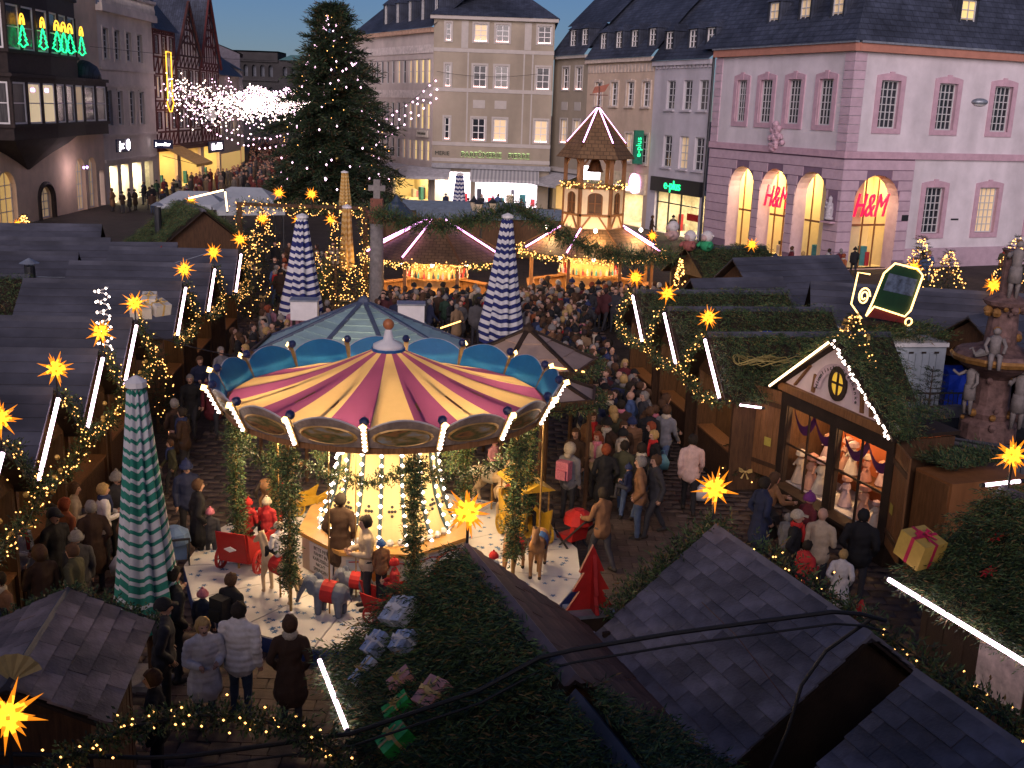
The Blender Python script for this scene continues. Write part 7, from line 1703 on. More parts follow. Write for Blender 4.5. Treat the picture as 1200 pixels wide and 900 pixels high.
def canvas(name, col, tr=.35):
    m = mat(name, col, .75, .08, 2, bump=.15, bscale=6); nt = m.node_tree; b = nt.nodes['Principled BSDF']; out = [n_ for n_ in nt.nodes if n_.type == 'OUTPUT_MATERIAL'][0]
    tl = nt.nodes.new('ShaderNodeBsdfTranslucent'); tl.inputs[0].default_value = (*col, 1); mx = nt.nodes.new('ShaderNodeMixShader'); mx.inputs[0].default_value = tr
    nt.links.new(b.outputs[0], mx.inputs[1]); nt.links.new(tl.outputs[0], mx.inputs[2]); nt.links.new(mx.outputs[0], out.inputs[0]); return m
yel = canvas('cream yellow canvas', (.66, .47, .22), .35); pur = canvas('purple canvas', (.26, .07, .18), .35)
RB, ZB, ZA = 2.84, 3.52, 4.42
NG = 20
for k in range(NG):                  # roof gores, alternately purple and yellow, slightly sagging
    q = MB(); n = 8; a, b = 2 * pi * (k - .5) / NG - pi / 2 + pi / NG * 1, 2 * pi * (k + .5) / NG - pi / 2 + pi / NG
    for i in range(n + 1):
        f = i / n; r_ = .16 + (RB - .16) * f; z = ZA - (ZA - ZB) * f - .10 * sin(pi * f)
        for j in range(4): w = a + (b - a) * j / 3; q.v.append((r_ * cos(w), r_ * sin(w), z - .012 * f * (1 if j in (1, 2) else 0)))
    for i in range(n):
        for j in range(3): q.f.append((i * 4 + j, i * 4 + j + 1, i * 4 + j + 5, i * 4 + j + 4)); q.m.append(0)
    q.build('roof_gore', pur if k % 2 else yel, car, smooth=True)
MB().lathe([(.3, ZA - .04), (.27, ZA + .06), (.1, ZA + .14), (.06, ZA + .32), (.03, ZA + .34)], 12).build('finial', M['white'], car, smooth=True); MB().lathe([(.31, ZA - .06), (.31, ZA - .01)], 12).build('finial_ring', mat('bright blue', (.02, .12, .36), .4), car); MB().ball((0, 0, ZA + .42), .105, 10).build('finial_ball', mat('copper ball', (.40, .15, .06), .4), car, smooth=True)
bl_back = mat('blue board back', (.02, .16, .34), .55, .15, 3); oval_m = paint('painted oval landscape', [(.30, .34, .36), (.34, .22, .09), (.10, .11, .04), (.38, .17, .06), (.08, .05, .03)], 4.0); frm = mat('bronze grey board', (.26, .20, .17), .45, .4, 6); gold2 = mat('gold moulding', (.40, .24, .08), .4, .3, 8, metal=.4)
brd = MB(); n = 10; hw = 2.92 * math.tan(pi / NP) - .02
up_e = [(-hw + 2 * hw * i / n, .30 + .20 * sin(pi * i / n) ** .8) for i in range(n + 1)]; lo_e = [(hw - 2 * hw * i / n, -.05 - .04 * sin(pi * i / n)) for i in range(n + 1)]
brd.prism([(x, -.012, z) for x, z in up_e + lo_e], (0, .014, 0), 0); brd.prism([(x * .98, .004, z) for x, z in up_e + lo_e], (0, .012, 0), 1)
brd_me = brd.mesh('rounding_board', [frm, bl_back]); ov_me = MB().lathe([(.01, 0), (.21, 0), (.21, .012), (.01, .014)], 18).mesh('painted_oval', oval_m); or_me = MB().lathe([(.205, 0), (.225, .022), (.245, 0)], 18, cap=False).mesh('oval_frame', gold2)
ed = MB().tube([(x, 0, z) for x, z in up_e], .016, 5).mesh('board_edge', mat('pale edge', (.45, .44, .48), .5))
kn = MB().lathe([(.02, 0), (.09, .0), (.10, .03), (.06, .06), (.01, .07)], 12).mesh('boss', gold2); kb = MB().ball((0, 0, 0), .08, 8).mesh('blue_knob', mat('navy knob', (.02, .03, .10), .4))
bl_pts = [(0, -.05, -.03 + .085 * i) for i in range(6)]; bm_me = bulb_mesh('lamp_row', bl_pts, .043, G['bulbw']); bm_me2 = bulb_mesh('corner_lamp', [(0, -.07, .48)], .07, glow('amber round lamp', (1.0, .62, .2), 6))
bar_me = MB().bx(-.05, .05, -.03, 0.0, -.1, .46).mesh('lamp_bar', gold2)
for k in range(NP):
    a = 2 * pi * k / NP + pi / NP; T = Matrix.Rotation(a, 4, 'Z') @ Matrix.Translation((2.94, 0, ZB - .02)) @ Matrix.Rotation(pi / 2, 4, 'Z') @ Matrix.Rotation(rad(26), 4, 'X')
    b = put('rounding_board', brd_me, car, T); 
    put('painted_oval', ov_me, b, Matrix.Translation((0, -.014, .15)) @ Matrix.Rotation(pi / 2, 4, 'X') @ Matrix.Diagonal((2.0, .78, 1, 1))); put('oval_frame', or_me, b, Matrix.Translation((0, -.014, .15)) @ Matrix.Rotation(pi / 2, 4, 'X') @ Matrix.Diagonal((2.0, .78, 1, 1))); put('board_edge', ed, b)
    a2 = a + pi / NP; T2 = Matrix.Rotation(a2, 4, 'Z') @ Matrix.Translation((3.0, 0, ZB - .05)) @ Matrix.Rotation(pi / 2, 4, 'Z') @ Matrix.Rotation(rad(26), 4, 'X')
    lb = put('lamp_bar', bar_me, car, T2); put('lamp_row', bm_me, lb, kind='stuff'); put('corner_lamp', bm_me2, lb); put('blue_knob', kb, lb, Matrix.Translation((0, .08, .46)))
    MB().bar((.5 * cos(a2), .5 * sin(a2), ZB + .6), (2.9 * cos(a2), 2.9 * sin(a2), ZB - .12), .05, .08).build('roof_spoke', M['woodl'], car)
MB().lathe([(2.92, ZB - .2), (2.92, ZB - .05), (2.84, ZB - .05), (2.84, ZB - .2)], NP * 2, cap=False).build('rim_beam', M['woodl'], car)
for k in range(6): a = pi / 3 * (k + .25); lamp(car, (2.1 * cos(a), 2.1 * sin(a), 3.1), 170, (1, .68, .36), .15)
# centre: plinth with paintings, bell shaped drum with rows of bulbs
pl_m = mat('cream painted panel', (.62, .52, .40), .5, .08, 3); redl = mat('red scroll paint', (.40, .05, .04), .5)
MB().lathe([(1.62, .32), (1.62, .98)], 8, a0=rad(22.5)).build('plinth', pl_m, car); MB().lathe([(1.7, .98), (1.7, 1.05), (.6, 1.06)], 8, a0=rad(22.5), cap=False).build('plinth_top', mat('gold brown plinth top', (.36, .20, .06), .4), car)
for k in range(8):
    a = pi / 4 * k - pi / 2; T = Matrix.Rotation(a, 4, 'Z') @ Matrix.Translation((1.62 * cos(pi / 8) + .006, 0, .65)) @ Matrix.Rotation(pi / 2, 4, 'Z')
    if k == 7:
        sg_ = MB().bx(-.35, .35, -.02, .0, -.28, .28).build('notice_board', M['white'], car, T)
        for j, s_ in enumerate(('BITTE MIT', 'FAHRT IN', 'KARUSSELL', 'NICHT', 'SPRINGEN')): lettering(s_, .095, dk, sg_, Matrix.Translation((0, -.024, .2 - .1 * j)) @ Matrix.Rotation(pi / 2, 4, 'X'), .002)
        continue
    pp = MB().bx(-.55, .55, -.012, 0, -.25, .24).build('painted_panel', paint('panel picture', [(.52, .55, .56), (.46, .50, .52), (.40, .46, .44)], 3.0), car, T)
    MB().tube([(-.5, -.02, .2), (-.2, -.02, .22), (0, -.02, .16), (.2, -.02, .22), (.5, -.02, .2)], .012, 5).build('scroll_paint', redl, pp)
    q = MB(); q.ball((-.05, -.015, -.02), .09, 8, sz=(.8, .1, 1.6)); q.ball((-.03, -.015, .14), .05, 8, sz=(1, .1, 1)); q.ball((.2, -.015, -.08), .07, 8, sz=(1.2, .1, .9)); q.ball((.28, -.015, .02), .04, 8, sz=(1, .1, 1)); q.build('painted_animals', mat('orange brown paint', (.36, .14, .03), .5), pp)
dr = [(1.22, 1.06), (1.24, 1.12), (1.12, 1.35), (.98, 1.75), (.9, 2.15), (.86, 2.6), (.88, 3.0)]
litcream = canvas('cream drum canvas', (.74, .60, .34), .5)
for z in (1.5, 2.2): lamp(car, (0, 0, z), 70, (1, .70, .34), .2)
for k in range(16):
    q = MB(); a, b = 2 * pi * k / 16, 2 * pi * (k + 1) / 16
    q.add([(r_ * cos(w), r_ * sin(w), z) for r_, z in dr for w in (a, (a + b) / 2, b)], [(i * 3 + j, i * 3 + j + 1, i * 3 + j + 4, i * 3 + j + 3) for i in range(len(dr) - 1) for j in range(2)]); q.build('drum_panel', litcream, car)
    rib = MB().tube([((r_ + .02) * cos(a), (r_ + .02) * sin(a), z) for r_, z in dr], .035, 5).build('drum_rib', mat('blue green rib', (.04, .07, .08), .5), car)
    P = samples([((r_ + .07) * cos(a), (r_ + .07) * sin(a), z) for r_, z in dr], 12); put('lamp_row', bulb_mesh('lamp_row', P, .042, G['bulbw']), rib, kind='stuff')
    for j in range(3):
        for i_ in (-1, 0, 1):
            if abs(i_) + abs(j - 1) < 2: m_ = (a + b) / 2 + i_ * .05; MB().ball((1.0 * cos(m_) * 1.075, 1.0 * sin(m_) * 1.075, 1.55 + .09 * j), .03, 6).build('painted_lozenge', M['metal'], car)
for j in range(40): a = 2 * pi * j / 40; MB().ball((1.24 * cos(a), 1.24 * sin(a), 1.11), .07, 6).build('drum_scallop', M['white'], car)
for k in range(8):
    a = 2 * pi * (k + .5) / 8; L_ = bpy.data.lights.new('lamp_light', 'POINT'); L_.energy = 20; L_.color = (1, .70, .34); L_.shadow_soft_size = .25; put('lamp_light', L_, car, Matrix.Translation((1.42 * cos(a), 1.42 * sin(a), 2.1)))
for k in range(8):
    a = 2 * pi * (k + .35) / 8; x, y = 2.75 * cos(a), 2.75 * sin(a); MB().tube([(x, y, .31), (x, y, 3.3)], .025, 6).build('brass_pole', gold2, car); z0 = random.uniform(.5, 1.1); garland([(x, y, z0), (x, y, 3.2)], .17, 330, '', None, parent=car, ln=.17)
    a2 = 2 * pi * (k + 1.35) / 8; garland(sag((x, y, 3.05), (2.75 * cos(a2), 2.75 * sin(a2), 3.05), .35, 10), .13, 120, '', None, parent=car, ln=.15)
    x2, y2 = 1.35 * cos(a), 1.35 * sin(a); x3, y3 = 1.3 * cos(a2), 1.3 * sin(a2); garland(sag((x2, y2, 2.5), (x3, y3, 2.5), .3, 8), .05, 90, '', None, parent=car, ln=.09)

# ================================================================== CAROUSEL MOUNTS AND RIDERS (deck height 0.315)
DZ = .316
def deck(x, y): return (x - CX, y - CY)
def mount(name, me, x, y, rz, s, blanket, lift=.0, antl=False):
    X, Y = deck(x, y); t = put(name, None, car, TR(X, Y, DZ + lift, rz, s=s))
    put('animal_body', me, t); z = .88 if me is not ELEPH else .93; r_ = .20 if me is not ELEPH else .34
    MB().tube([(-.16, 0, z - .17), (.14, 0, z - .17)], r_, 14, cap=False).build('blanket', mat('blanket ' + blanket, HAIRC[blanket], .7), t) if me is not ELEPH else MB().tube([(-.2, 0, .64), (.16, 0, .66)], .315, 14, cap=False).build('blanket', mat('blanket ' + blanket, HAIRC[blanket], .7), t)
    MB().tube([(0, 0, -lift), (0, 0, 2.9 / s - lift)], .022, 6).build('brass_pole', gold2, t)
    if antl:
        for s_ in (-1, 1): MB().tube([(.58, s_ * .05, 1.24), (.5, s_ * .18, 1.42), (.56, s_ * .26, 1.58)], .018, 5).tube([(.5, s_ * .18, 1.42), (.62, s_ * .2, 1.5)], .015, 5).build('antler', M['woodl'], t)
    return t
tang = lambda x, y: math.atan2(y - CY, x - CX) - pi / 2
mount('carousel_horse', HORSE, .60, 18.75, tang(.6, 18.75), .85, 'blue'); mount('carousel_horse', HORSE, .15, 18.55, tang(.15, 18.55), .82, 'scarlet')
mount('carousel_horse', HORSE2, -.35, 21.9, tang(-.35, 21.9), .95, 'cream', .1); mount('carousel_horse', HORSE2, -3.9, 17.3, tang(-3.9, 17.3), .85, 'scarlet'); mount('carousel_reindeer', HORSE2, .1, 21.3, tang(.1, 21.3), .85, 'scarlet', 0, True)
mount('carousel_elephant', ELEPH, -2.95, 16.75, tang(-2.95, 16.75), .62, 'scarlet'); mount('carousel_elephant', ELEPH, -2.6, 17.4, tang(-2.6, 17.4), .5, 'scarlet'); mount('carousel_horse', HORSE, -4.9, 21.6, tang(-4.9, 21.6), .8, 'scarlet')
def wheel(parent, x, y, z, r_, m, ax='Y'):
    w = MB().lathe([(r_ * .8, -.02), (r_, -.025), (r_, .025), (r_ * .8, .02)], 18, cap=False).build('wheel', m, parent, Matrix.Translation((x, y, z)) @ Matrix.Rotation(pi / 2, 4, 'X'))
    q = MB()
    for k in range(8): a = k * pi / 4; q.bar((0, 0, 0), (r_ * .85 * cos(a), r_ * .85 * sin(a), 0), .02)
    q.ball((0, 0, 0), .04, 8); q.build('spokes', m, w)
def wagon(x, y, rz, m, name, hi=.5, s=1.0, roof=False):
    X, Y = deck(x, y); t = put(name, None, car, TR(X, Y, DZ, rz, s=s))
    MB().prism([(-.62, -.32, .25), (.55, -.32, .25), (.68, -.32, .25 + hi), (.3, -.32, .22 + hi * .7), (-.4, -.32, .22 + hi * .7), (-.72, -.32, .3 + hi)], (0, .04, 0)).build('side_panel', m, t); MB().prism([(-.62, .28, .25), (.55, .28, .25), (.68, .28, .25 + hi), (.3, .28, .22 + hi * .7), (-.4, .28, .22 + hi * .7), (-.72, .28, .3 + hi)], (0, .04, 0)).build('side_panel', m, t)
    MB().bx(-.62, .55, -.28, .28, .24, .28).build('floor', m, t); MB().prism([(-.62, -.28, .28), (-.72, -.28, .3 + hi), (-.72, .28, .3 + hi), (-.62, .28, .28)], (-.03, 0, 0)).build('back_panel', m, t); MB().bx(-.5, -.15, -.27, .27, .42, .48).build('seat', M['woodl'], t)
    q = MB(); q.prism([(-.69, -.12, .55), (-.69, 0, .6), (-.69, .12, .55), (-.69, 0, .5)], (-.035, 0, 0)); q.build('white_ornament', M['white'], t, Matrix.Translation((-.06, 0, .0)))
    for a in (-.42, .4):
        for b in (-.38, .38): wheel(t, a, b, .22, .22, m)
    if roof:
        for a in (-.6, .5):
            for b in (-.3, .3): MB().tube([(a, b, .6), (a, b, 1.25)], .02, 6).build('roof_post', gold2, t)
        MB().prism([(-.75, -.38, 1.25), (-.75, 0, 1.42), (-.75, .38, 1.25)], (1.4, 0, 0)).build('roof', m, t)
    return t
redp = mat('glossy red paint', (.36, .02, .018), .35, .15, 4); yelp = mat('yellow coach paint', (.50, .30, .03), .4, .15, 4)
wagon(-4.75, 18.75, rad(75), redp, 'red_wagon', .55, 1.0); wagon(.35, 20.35, tang(.35, 20.35), yelp, 'yellow_coach', .6, .95, True); wagon(-1.9, 16.75, tang(-1.9, 16.75), redp, 'red_wagon', .45, .8); wagon(-4.3, 21.5, tang(-4.3, 21.5), yelp, 'yellow_sledge', .35, .7); wagon(-1.6, 17.2, tang(-1.6, 17.2), redp, 'red_wagon', .4, .7)
ride = 'riding the carousel'
person(-4.85, 18.95, rad(75), 'sit', 'red', ('beanie', 'scarlet'), ride, .68, z=.85, label='child all in red with scarlet hat sitting in the red wagon'); person(-4.5, 18.95, rad(75), 'sit', 'red', ('beanie', 'cream'), ride, .72, z=.85, label='child in red snowsuit with cream hat sitting in the red wagon')
person(-3.9, 17.3, tang(-3.9, 17.3), 'sit', 'white', ('beanie', 'cream'), ride, .66, z=1.1, label='child in white fleece with white hat riding a cream horse'); person(-2.35, 17.0, rad(200), 'hold', 'beige', ('short', 'dark'), ride, .98, z=.3, label='dark haired adult in beige jacket standing on the carousel deck'); person(-2.1, 16.95, rad(120), 'stand', 'tan brown', ('beanie', 'blue'), ride, .6, z=.55, label='small child with blue and white hat held on the carousel')
person(-2.95, 17.9, rad(80), 'coat', 'dark brown', ('short', 'dark'), ride, 1.0, z=.3, label='person in dark jacket seen from behind at the carousel plinth'); person(-1.85, 16.8, tang(-1.9, 16.75), 'sit', 'red', ('beanie', 'scarlet'), ride, .66, z=.72, label='child in red with white collar in the small red car'); person(-.2, 17.5, rad(150), 'sit', 'white', ('beanie', 'scarlet'), ride, .66, z=.6, label='child with red woolly hat at the fir roof edge of the carousel')
person(-.35, 21.9, tang(-.35, 21.9), 'sit', 'dusty pink', ('beanie', 'pink'), ride, .68, z=1.3, label='child in dusty pink riding the cream horse at the back'); person(.35, 20.3, tang(.35, 20.35), 'sit', 'navy blue', ('short', 'blond'), ride, .68, z=.85, label='blond child in navy sitting in the yellow coach')

# ================================================================== PEOPLE WITH A PLACE OF THEIR OWN
D = rad
wl = 'on the lane behind the carousel'
person(4.05, 22.9, D(85), 'walk', 'pale pinkish', ('short', 'dark'), wl, 1.06, label='person in pale pinkish jacket and black trousers walking away with a white bag')
person(2.75, 21.3, D(170), 'jeans', 'tan brown', ('short', 'grey'), wl, 1.05, label='person in brown leather jacket and jeans carrying a child'); person(2.5, 21.35, D(150), 'sit', 'navy blue', ('beanie', 'navy'), wl, .62, z=1.05, label='small child in navy snowsuit carried on an arm')
person(3.1, 21.45, D(200), 'walk', 'charcoal', ('short', 'brown'), wl, 1.05, label='person in charcoal coat walking beside the adult with the carried child')
person(1.85, 19.6, D(130), 'push', 'tan brown', ('short', 'dark'), wl, .98, label='person in rust brown coat pushing a pushchair')
person(1.3, 22.3, D(60), 'stand', 'grey', ('hood', 'cream'), wl, 1.0, pack='pink', label='person with pale hood and pink backpack seen from behind'); person(1.5, 23.6, D(250), 'stand', 'dark brown', ('long', 'brown'), wl, .98, label='long haired person in brown facing the carousel'); person(2.0, 23.5, D(230), 'hold', 'beige', ('long', 'red'), wl, .96, label='auburn haired person in beige with pink scarf', scarf='pink')
person(2.1, 22.4, D(95), 'coat', 'black', ('bob', 'red'), wl, .98, label='red haired person in long black coat'); person(2.5, 22.6, D(70), 'jeanswalk', 'olive', ('short', 'dark'), wl, 1.0, label='person in olive jacket and pale jeans'); person(2.85, 22.5, D(50), 'jeanswalk', 'black', ('short', 'dark'), wl, 1.0, label='person in black jacket with yellow stripe and blue jeans', scarf='cream')
person(3.35, 25.2, D(80), 'stand', 'black', ('short', 'brown'), wl, 1.05, label='tall person in black jacket with pale shoulder stripe and blue bag', pack='black')
def bag(x, y, z, m, lab, s=1.0):
    t = thing('shopping_bag', lab, 'bag', (x, y, z)); t.scale = (s, s, s)
    MB().add([(-.14, -.06, 0), (.14, -.06, 0), (.14, .06, 0), (-.14, .06, 0), (-.17, -.09, .2), (.17, -.09, .2), (.17, .09, .2), (-.17, .09, .2), (-.08, -.02, .36), (.08, -.02, .36), (.08, .02, .36), (-.08, .02, .36)], [(0, 3, 2, 1), (0, 1, 5, 4), (1, 2, 6, 5), (2, 3, 7, 6), (3, 0, 4, 7), (4, 5, 9, 8), (5, 6, 10, 9), (6, 7, 11, 10), (7, 4, 8, 11), (8, 9, 10, 11)]).build('sack', m, t, smooth=True)
    MB().tube([(-.06, 0, .36), (-.04, 0, .46), (.04, 0, .46), (.06, 0, .36)], .008, 5).build('handle', m, t)
pw = mat('white plastic', (.60, .58, .58), .4, .1, 8, bump=.4, bscale=9); pb = mat('blue plastic', (.12, .30, .38), .4, .1, 8)
bag(4.35, 22.85, .35, pw, 'pale carrier bag held by the person in the pinkish jacket'); bag(3.7, 24.95, .35, pb, 'light blue carrier bag held in the crowd'); bag(-8.1, 17.35, .5, pw, 'bulging white carrier bag held near the left stalls', 1.15); bag(-8.75, 17.1, .45, pw, 'small white carrier bag with red print at the left stalls'); bag(-6.9, 17.9, .35, pw, 'bluish white carrier bag beside the green parasol')
def pushchair(x, y, rz, lab, m):
    t = thing('pushchair', lab, 'pushchair', (x, y, 0), rz)
    for a in (-.3, .32):
        for b in (-.24, .24): wheel(t, a, b, .13, .13, M['metal'])
    MB().bar((-.3, -.24, .15), (.35, -.24, .6), .03).bar((-.3, .24, .15), (.35, .24, .6), .03).bar((.32, -.24, .15), (-.5, -.24, 1.0), .03).bar((.32, .24, .15), (-.5, .24, 1.0), .03).bar((-.5, -.24, 1.0), (-.5, .24, 1.0), .035).build('frame', M['metal'], t)
    MB().prism([(-.22, -.2, .9), (-.12, -.2, .45), (.3, -.2, .42), (.34, -.2, .5), (-.04, -.2, .55), (-.12, -.2, .92)], (0, .4, 0)).build('seat', m, t); MB().lathe([(.3, .0), (.26, .18), (.1, .28)], 10, c=(-.08, 0, .82)).build('hood', m, t)
pushchair(1.35, 20.1, D(130), 'pushchair with red and black seat beside the red wooden tree', M['red']); pushchair(5.3, 20.6, D(60), 'dark pushchair parked at the bow tree', M['cable']); pushchair(-6.1, 18.5, D(110), 'blue striped pushchair by the carousel edge', mat('blue check cloth', (.12, .2, .35), .8))
bt_ = 'on the near lane'
person(-3.75, 13.95, D(80), 'puffer', 'white', ('short', 'dark'), bt_, 1.05, label='person in bluish white puffer jacket seen from behind'); person(-4.2, 13.75, D(-60), 'puffercoat', 'white', ('bob', 'blond'), bt_, .97, label='blond person in long white quilted coat with folded hands'); person(-2.98, 13.75, D(95), 'coat', 'dark brown', ('bob', 'brown'), bt_, 1.0, label='person in dark brown coat with shoulder bag seen from behind', scarf='cream')
person(-4.25, 15.4, D(60), 'stand', 'black', ('short', 'brown'), bt_, .92, label='youth in black with small dark backpack watching the carousel', pack='black'); person(-4.75, 15.6, D(75), 'stand', 'navy blue', ('beanie', 'pink'), bt_, .7, label='child in navy with pink hat watching the carousel'); person(-5.0, 14.9, D(40), 'stout', 'black', ('short', 'dark'), bt_, 1.1, label='broad person in black beside the green parasol'); person(-4.85, 14.0, D(20), 'stout', 'charcoal', ('cap', 'black'), bt_, 1.05, label='broad person in charcoal with dark cap next to the shingled roof')
person(-4.35, 12.2, D(190), 'stand', 'black', ('short', 'brown'), bt_, 1.0, label='person in black standing at the shingled food stall'); person(-4.55, 11.6, D(190), 'hold', 'black', ('beanie', 'black'), bt_, .98, label='person in black woolly hat eating at the food stall'); person(-3.15, 10.1, D(100), 'stand', 'dusty pink', ('short', 'brown'), bt_, 1.0, label='person in pink just below the bulb garland'); person(-3.7, 9.9, D(160), 'stand', 'maroon', ('short', 'brown'), bt_, .98, label='person in maroon under the bulb garland'); person(-5.45, 15.9, D(50), 'hold', 'beige', ('bob', 'brown'), bt_, .95, label='person in beige coat bending to the carousel edge', )
lf = 'by the left stalls'
for a in ((-8.35, 17.2, -20, 'hold', 'white', ('bob', 'brown'), .98, 'scarlet', 'person in white jacket with red scarf holding a carrier bag'), (-7.75, 17.25, -30, 'stand', 'black', ('cap', 'black'), 1.06, None, 'stocky person in black coat with black cap facing the parasol'), (-8.05, 18.8, 20, 'hold', 'beige', ('short', 'brown'), 1.0, None, 'person in pale beige jacket eating at the stall'), (-7.55, 18.9, 30, 'hold', 'white', ('short', 'blond'), .98, 'navy', 'blond person in white jacket at the stall'), (-7.5, 19.5, -40, 'stand', 'charcoal', ('beanie', 'grey'), 1.0, None, 'person with grey knitted hat behind the blond one'), (-7.35, 17.9, 120, 'coat', 'dark brown', ('short', 'grey'), 1.0, None, 'person in dark brown coat turned away by the parasol'), (-7.95, 18.15, 60, 'coat', 'rust orange', ('bob', 'red'), .96, None, 'person in rust coat with auburn bob at the stall'), (-8.0, 17.8, 200, 'stand', 'black', ('short', 'dark'), .98, None, 'dark haired person in black facing the stall'), (-8.9, 17.6, -60, 'stand', 'white', ('hood', 'cream'), 1.0, None, 'person in white hooded jacket with brown bag'), (-9.0, 16.5, 0, 'stand', 'grey', ('beanie', 'grey'), .95, None, 'person with grey hat low at the stall corner'), (-6.75, 18.3, 100, 'coat', 'tan brown', ('long', 'blond'), .97, None, 'long haired person in tan coat by the pushchair'), (-6.4, 18.0, 80, 'push', 'white', ('short', 'dark'), .96, None, 'person in white fleece jacket bending over the pushchair'), (-6.9, 19.4, 250, 'stout', 'maroon', ('cap', 'black'), 1.02, None, 'person in maroon coat and dark cap beside the carousel'), (-6.4, 20.3, -60, 'stand', 'navy blue', ('beanie', 'navy'), 1.0, None, 'person in navy coat with blue knitted hat walking alone'), (-5.9, 19.3, 30, 'coat', 'black', ('short', 'brown'), .98, None, 'person in black holding a child with pink hat'), (-5.65, 19.25, 100, 'stand', 'charcoal', ('beanie', 'pink'), .66, None, 'child with pink striped hat at the carousel edge'), (-8.4, 27.3, -80, 'coatwalk', 'black', ('short', 'grey'), .98, None, 'grey haired person in long black coat arm in arm'), (-7.85, 27.4, -80, 'coatwalk', 'maroon', ('short', 'dark'), 1.04, None, 'person in maroon coat arm in arm with a companion'), (-8.7, 29.2, -60, 'hold', 'navy blue', ('short', 'brown'), 1.0, None, 'person in dark blue anorak with white cuffs'), (-7.8, 29.5, -70, 'coat', 'dusty pink', ('short', 'dark'), .97, None, 'person in dusty pink coat beside the slate stalls'), (-8.5, 30.6, -40, 'hold', 'grey', ('short', 'grey'), .98, None, 'person in grey with pale collar holding a package'), (-7.9, 31.2, 200, 'hold', 'beige', ('bob', 'blond'), .96, None, 'blond person in beige holding food in the left lane')):
    person(a[0], a[1], D(a[2]), a[3], a[4], a[5], lf, a[6], scarf=a[7], label=a[8])
dl = 'in front of the doll stall'
for a in ((5.75, 18.6, 60, 'hold', 'beige', None, 1.05, None, 'balding person in grey beige jacket looking at a turquoise bag'), (5.95, 17.8, 60, 'coat', 'white', ('short', 'blond'), .78, None, 'child in long white coat seen from behind'), (5.3, 18.7, -20, 'coat', 'black', ('cap', 'cream'), 1.0, 'scarlet', 'person in black coat with red scarf and cream cap'), (5.35, 18.0, 30, 'hold', 'red', ('short', 'dark'), .82, None, 'child in red and white jacket with shoulder strap'), (5.45, 19.8, 30, 'stand', 'grey', ('short', 'grey'), .72, None, 'small child in grey hood near the show window'), (5.85, 19.9, 20, 'stand', 'maroon', ('beanie', 'purple'), .95, None, 'person with maroon knitted hat at the show window'), (6.5, 18.6, 60, 'stout', 'black', ('short', 'black'), 1.05, None, 'broad person in black beside the right shutter'), (5.0, 20.1, 20, 'coat', 'navy blue', ('short', 'dark'), 1.08, None, 'tall person in navy and blue jeans before the left shutter'), (5.3, 20.9, 10, 'lean', 'tan brown', ('long', 'brown'), .98, None, 'long haired person in brown peering into the show window')):
    person(a[0], a[1], D(a[2]), a[3], a[4], a[5], dl, a[6], scarf=a[7], label=a[8])

# ================================================================== THE CROWD
CT = ['black'] * 9 + ['charcoal'] * 6 + ['navy blue'] * 5 + ['dark brown'] * 6 + ['olive'] * 3 + ['maroon'] * 3 + ['grey'] * 3 + ['beige'] * 2 + ['white'] * 1 + ['tan brown'] * 3 + ['dusty pink'] + ['rust orange'] + ['denim blue'] * 2 + ['dark green'] * 2
HD = [('short', 'dark')] * 4 + [('short', 'brown')] * 4 + [('short', 'grey')] * 3 + [('short', 'white')] + [('bob', 'blond')] * 2 + [('bob', 'brown')] * 2 + [('long', 'brown')] * 2 + [('long', 'blond'), ('bob', 'red'), ('beanie', 'black'), ('beanie', 'black'), ('beanie', 'grey'), ('beanie', 'navy'), ('cap', 'black'), ('hood', 'black'), ('brim', 'black'), None]
KD = ['stand'] * 4 + ['hold'] * 3 + ['walk'] * 3 + ['coat'] * 3 + ['coathold'] * 2 + ['coatwalk'] + ['stout'] * 2 + ['phone', 'puffer', 'puffer', 'jeans', 'jeans', 'jeanswalk', 'jeanswalk']
def inside(p, poly):
    x, y = p; c = False; n = len(poly)
    for i in range(n):
        (x0, y0), (x1, y1) = poly[i], poly[(i + 1) % n]
        if (y0 > y) != (y1 > y) and x < (x1 - x0) * (y - y0) / (y1 - y0) + x0: c = not c
    return c
TAKEN = [(o.location.x, o.location.y) for o in COL.objects if o.name.startswith('person') and o.parent is None]
def crowd(poly, n, where, face=None, dmin=.40, seed=1, kids=.07, spread=60):
    rs = random.Random(seed); xs = [p[0] for p in poly]; ys = [p[1] for p in poly]; k = 0; tries = 0
    while k < n and tries < n * 60:
        tries += 1; p = (rs.uniform(min(xs), max(xs)), rs.uniform(min(ys), max(ys)))
        if not inside(p, poly) or any((p[0] - a) ** 2 + (p[1] - b) ** 2 < dmin * dmin for a, b in TAKEN): continue
        TAKEN.append(p); k += 1; f = face + rs.uniform(-spread, spread) if face is not None else rs.choice([90, -90, 90, -90, 0, 180]) + rs.uniform(-45, 45)
        s = rs.uniform(.92, 1.07) if rs.random() > kids else rs.uniform(.6, .75)
        person(p[0], p[1], D(f), rs.choice(KD), rs.choice(CT), rs.choice(HD), where, s, scarf=rs.choice([None] * 5 + ['cream', 'scarlet', 'grey', 'navy', 'pink']), pack=rs.choice([None] * 12 + ['black', 'navy']))
crowd([(1.8, 23.0), (3.6, 23.6), (4.1, 26), (3.4, 30), (3.0, 33.5), (2.6, 38), (3.2, 44), (-.3, 44), (.5, 38), (1.7, 33), (2.1, 28), (1.9, 25)], 122, 'in the lane before the fir roofed stalls', seed=4)
crowd([(-5.2, 40.5), (-.9, 40.2), (-.6, 43.7), (-5.0, 43.4)], 24, 'before the round drinks stall', 90, seed=5)
crowd([(.6, 44.2), (6, 44.6), (6.6, 46.0), (.6, 46.0)], 16, 'before the drinks stall under the tower', 90, seed=6)
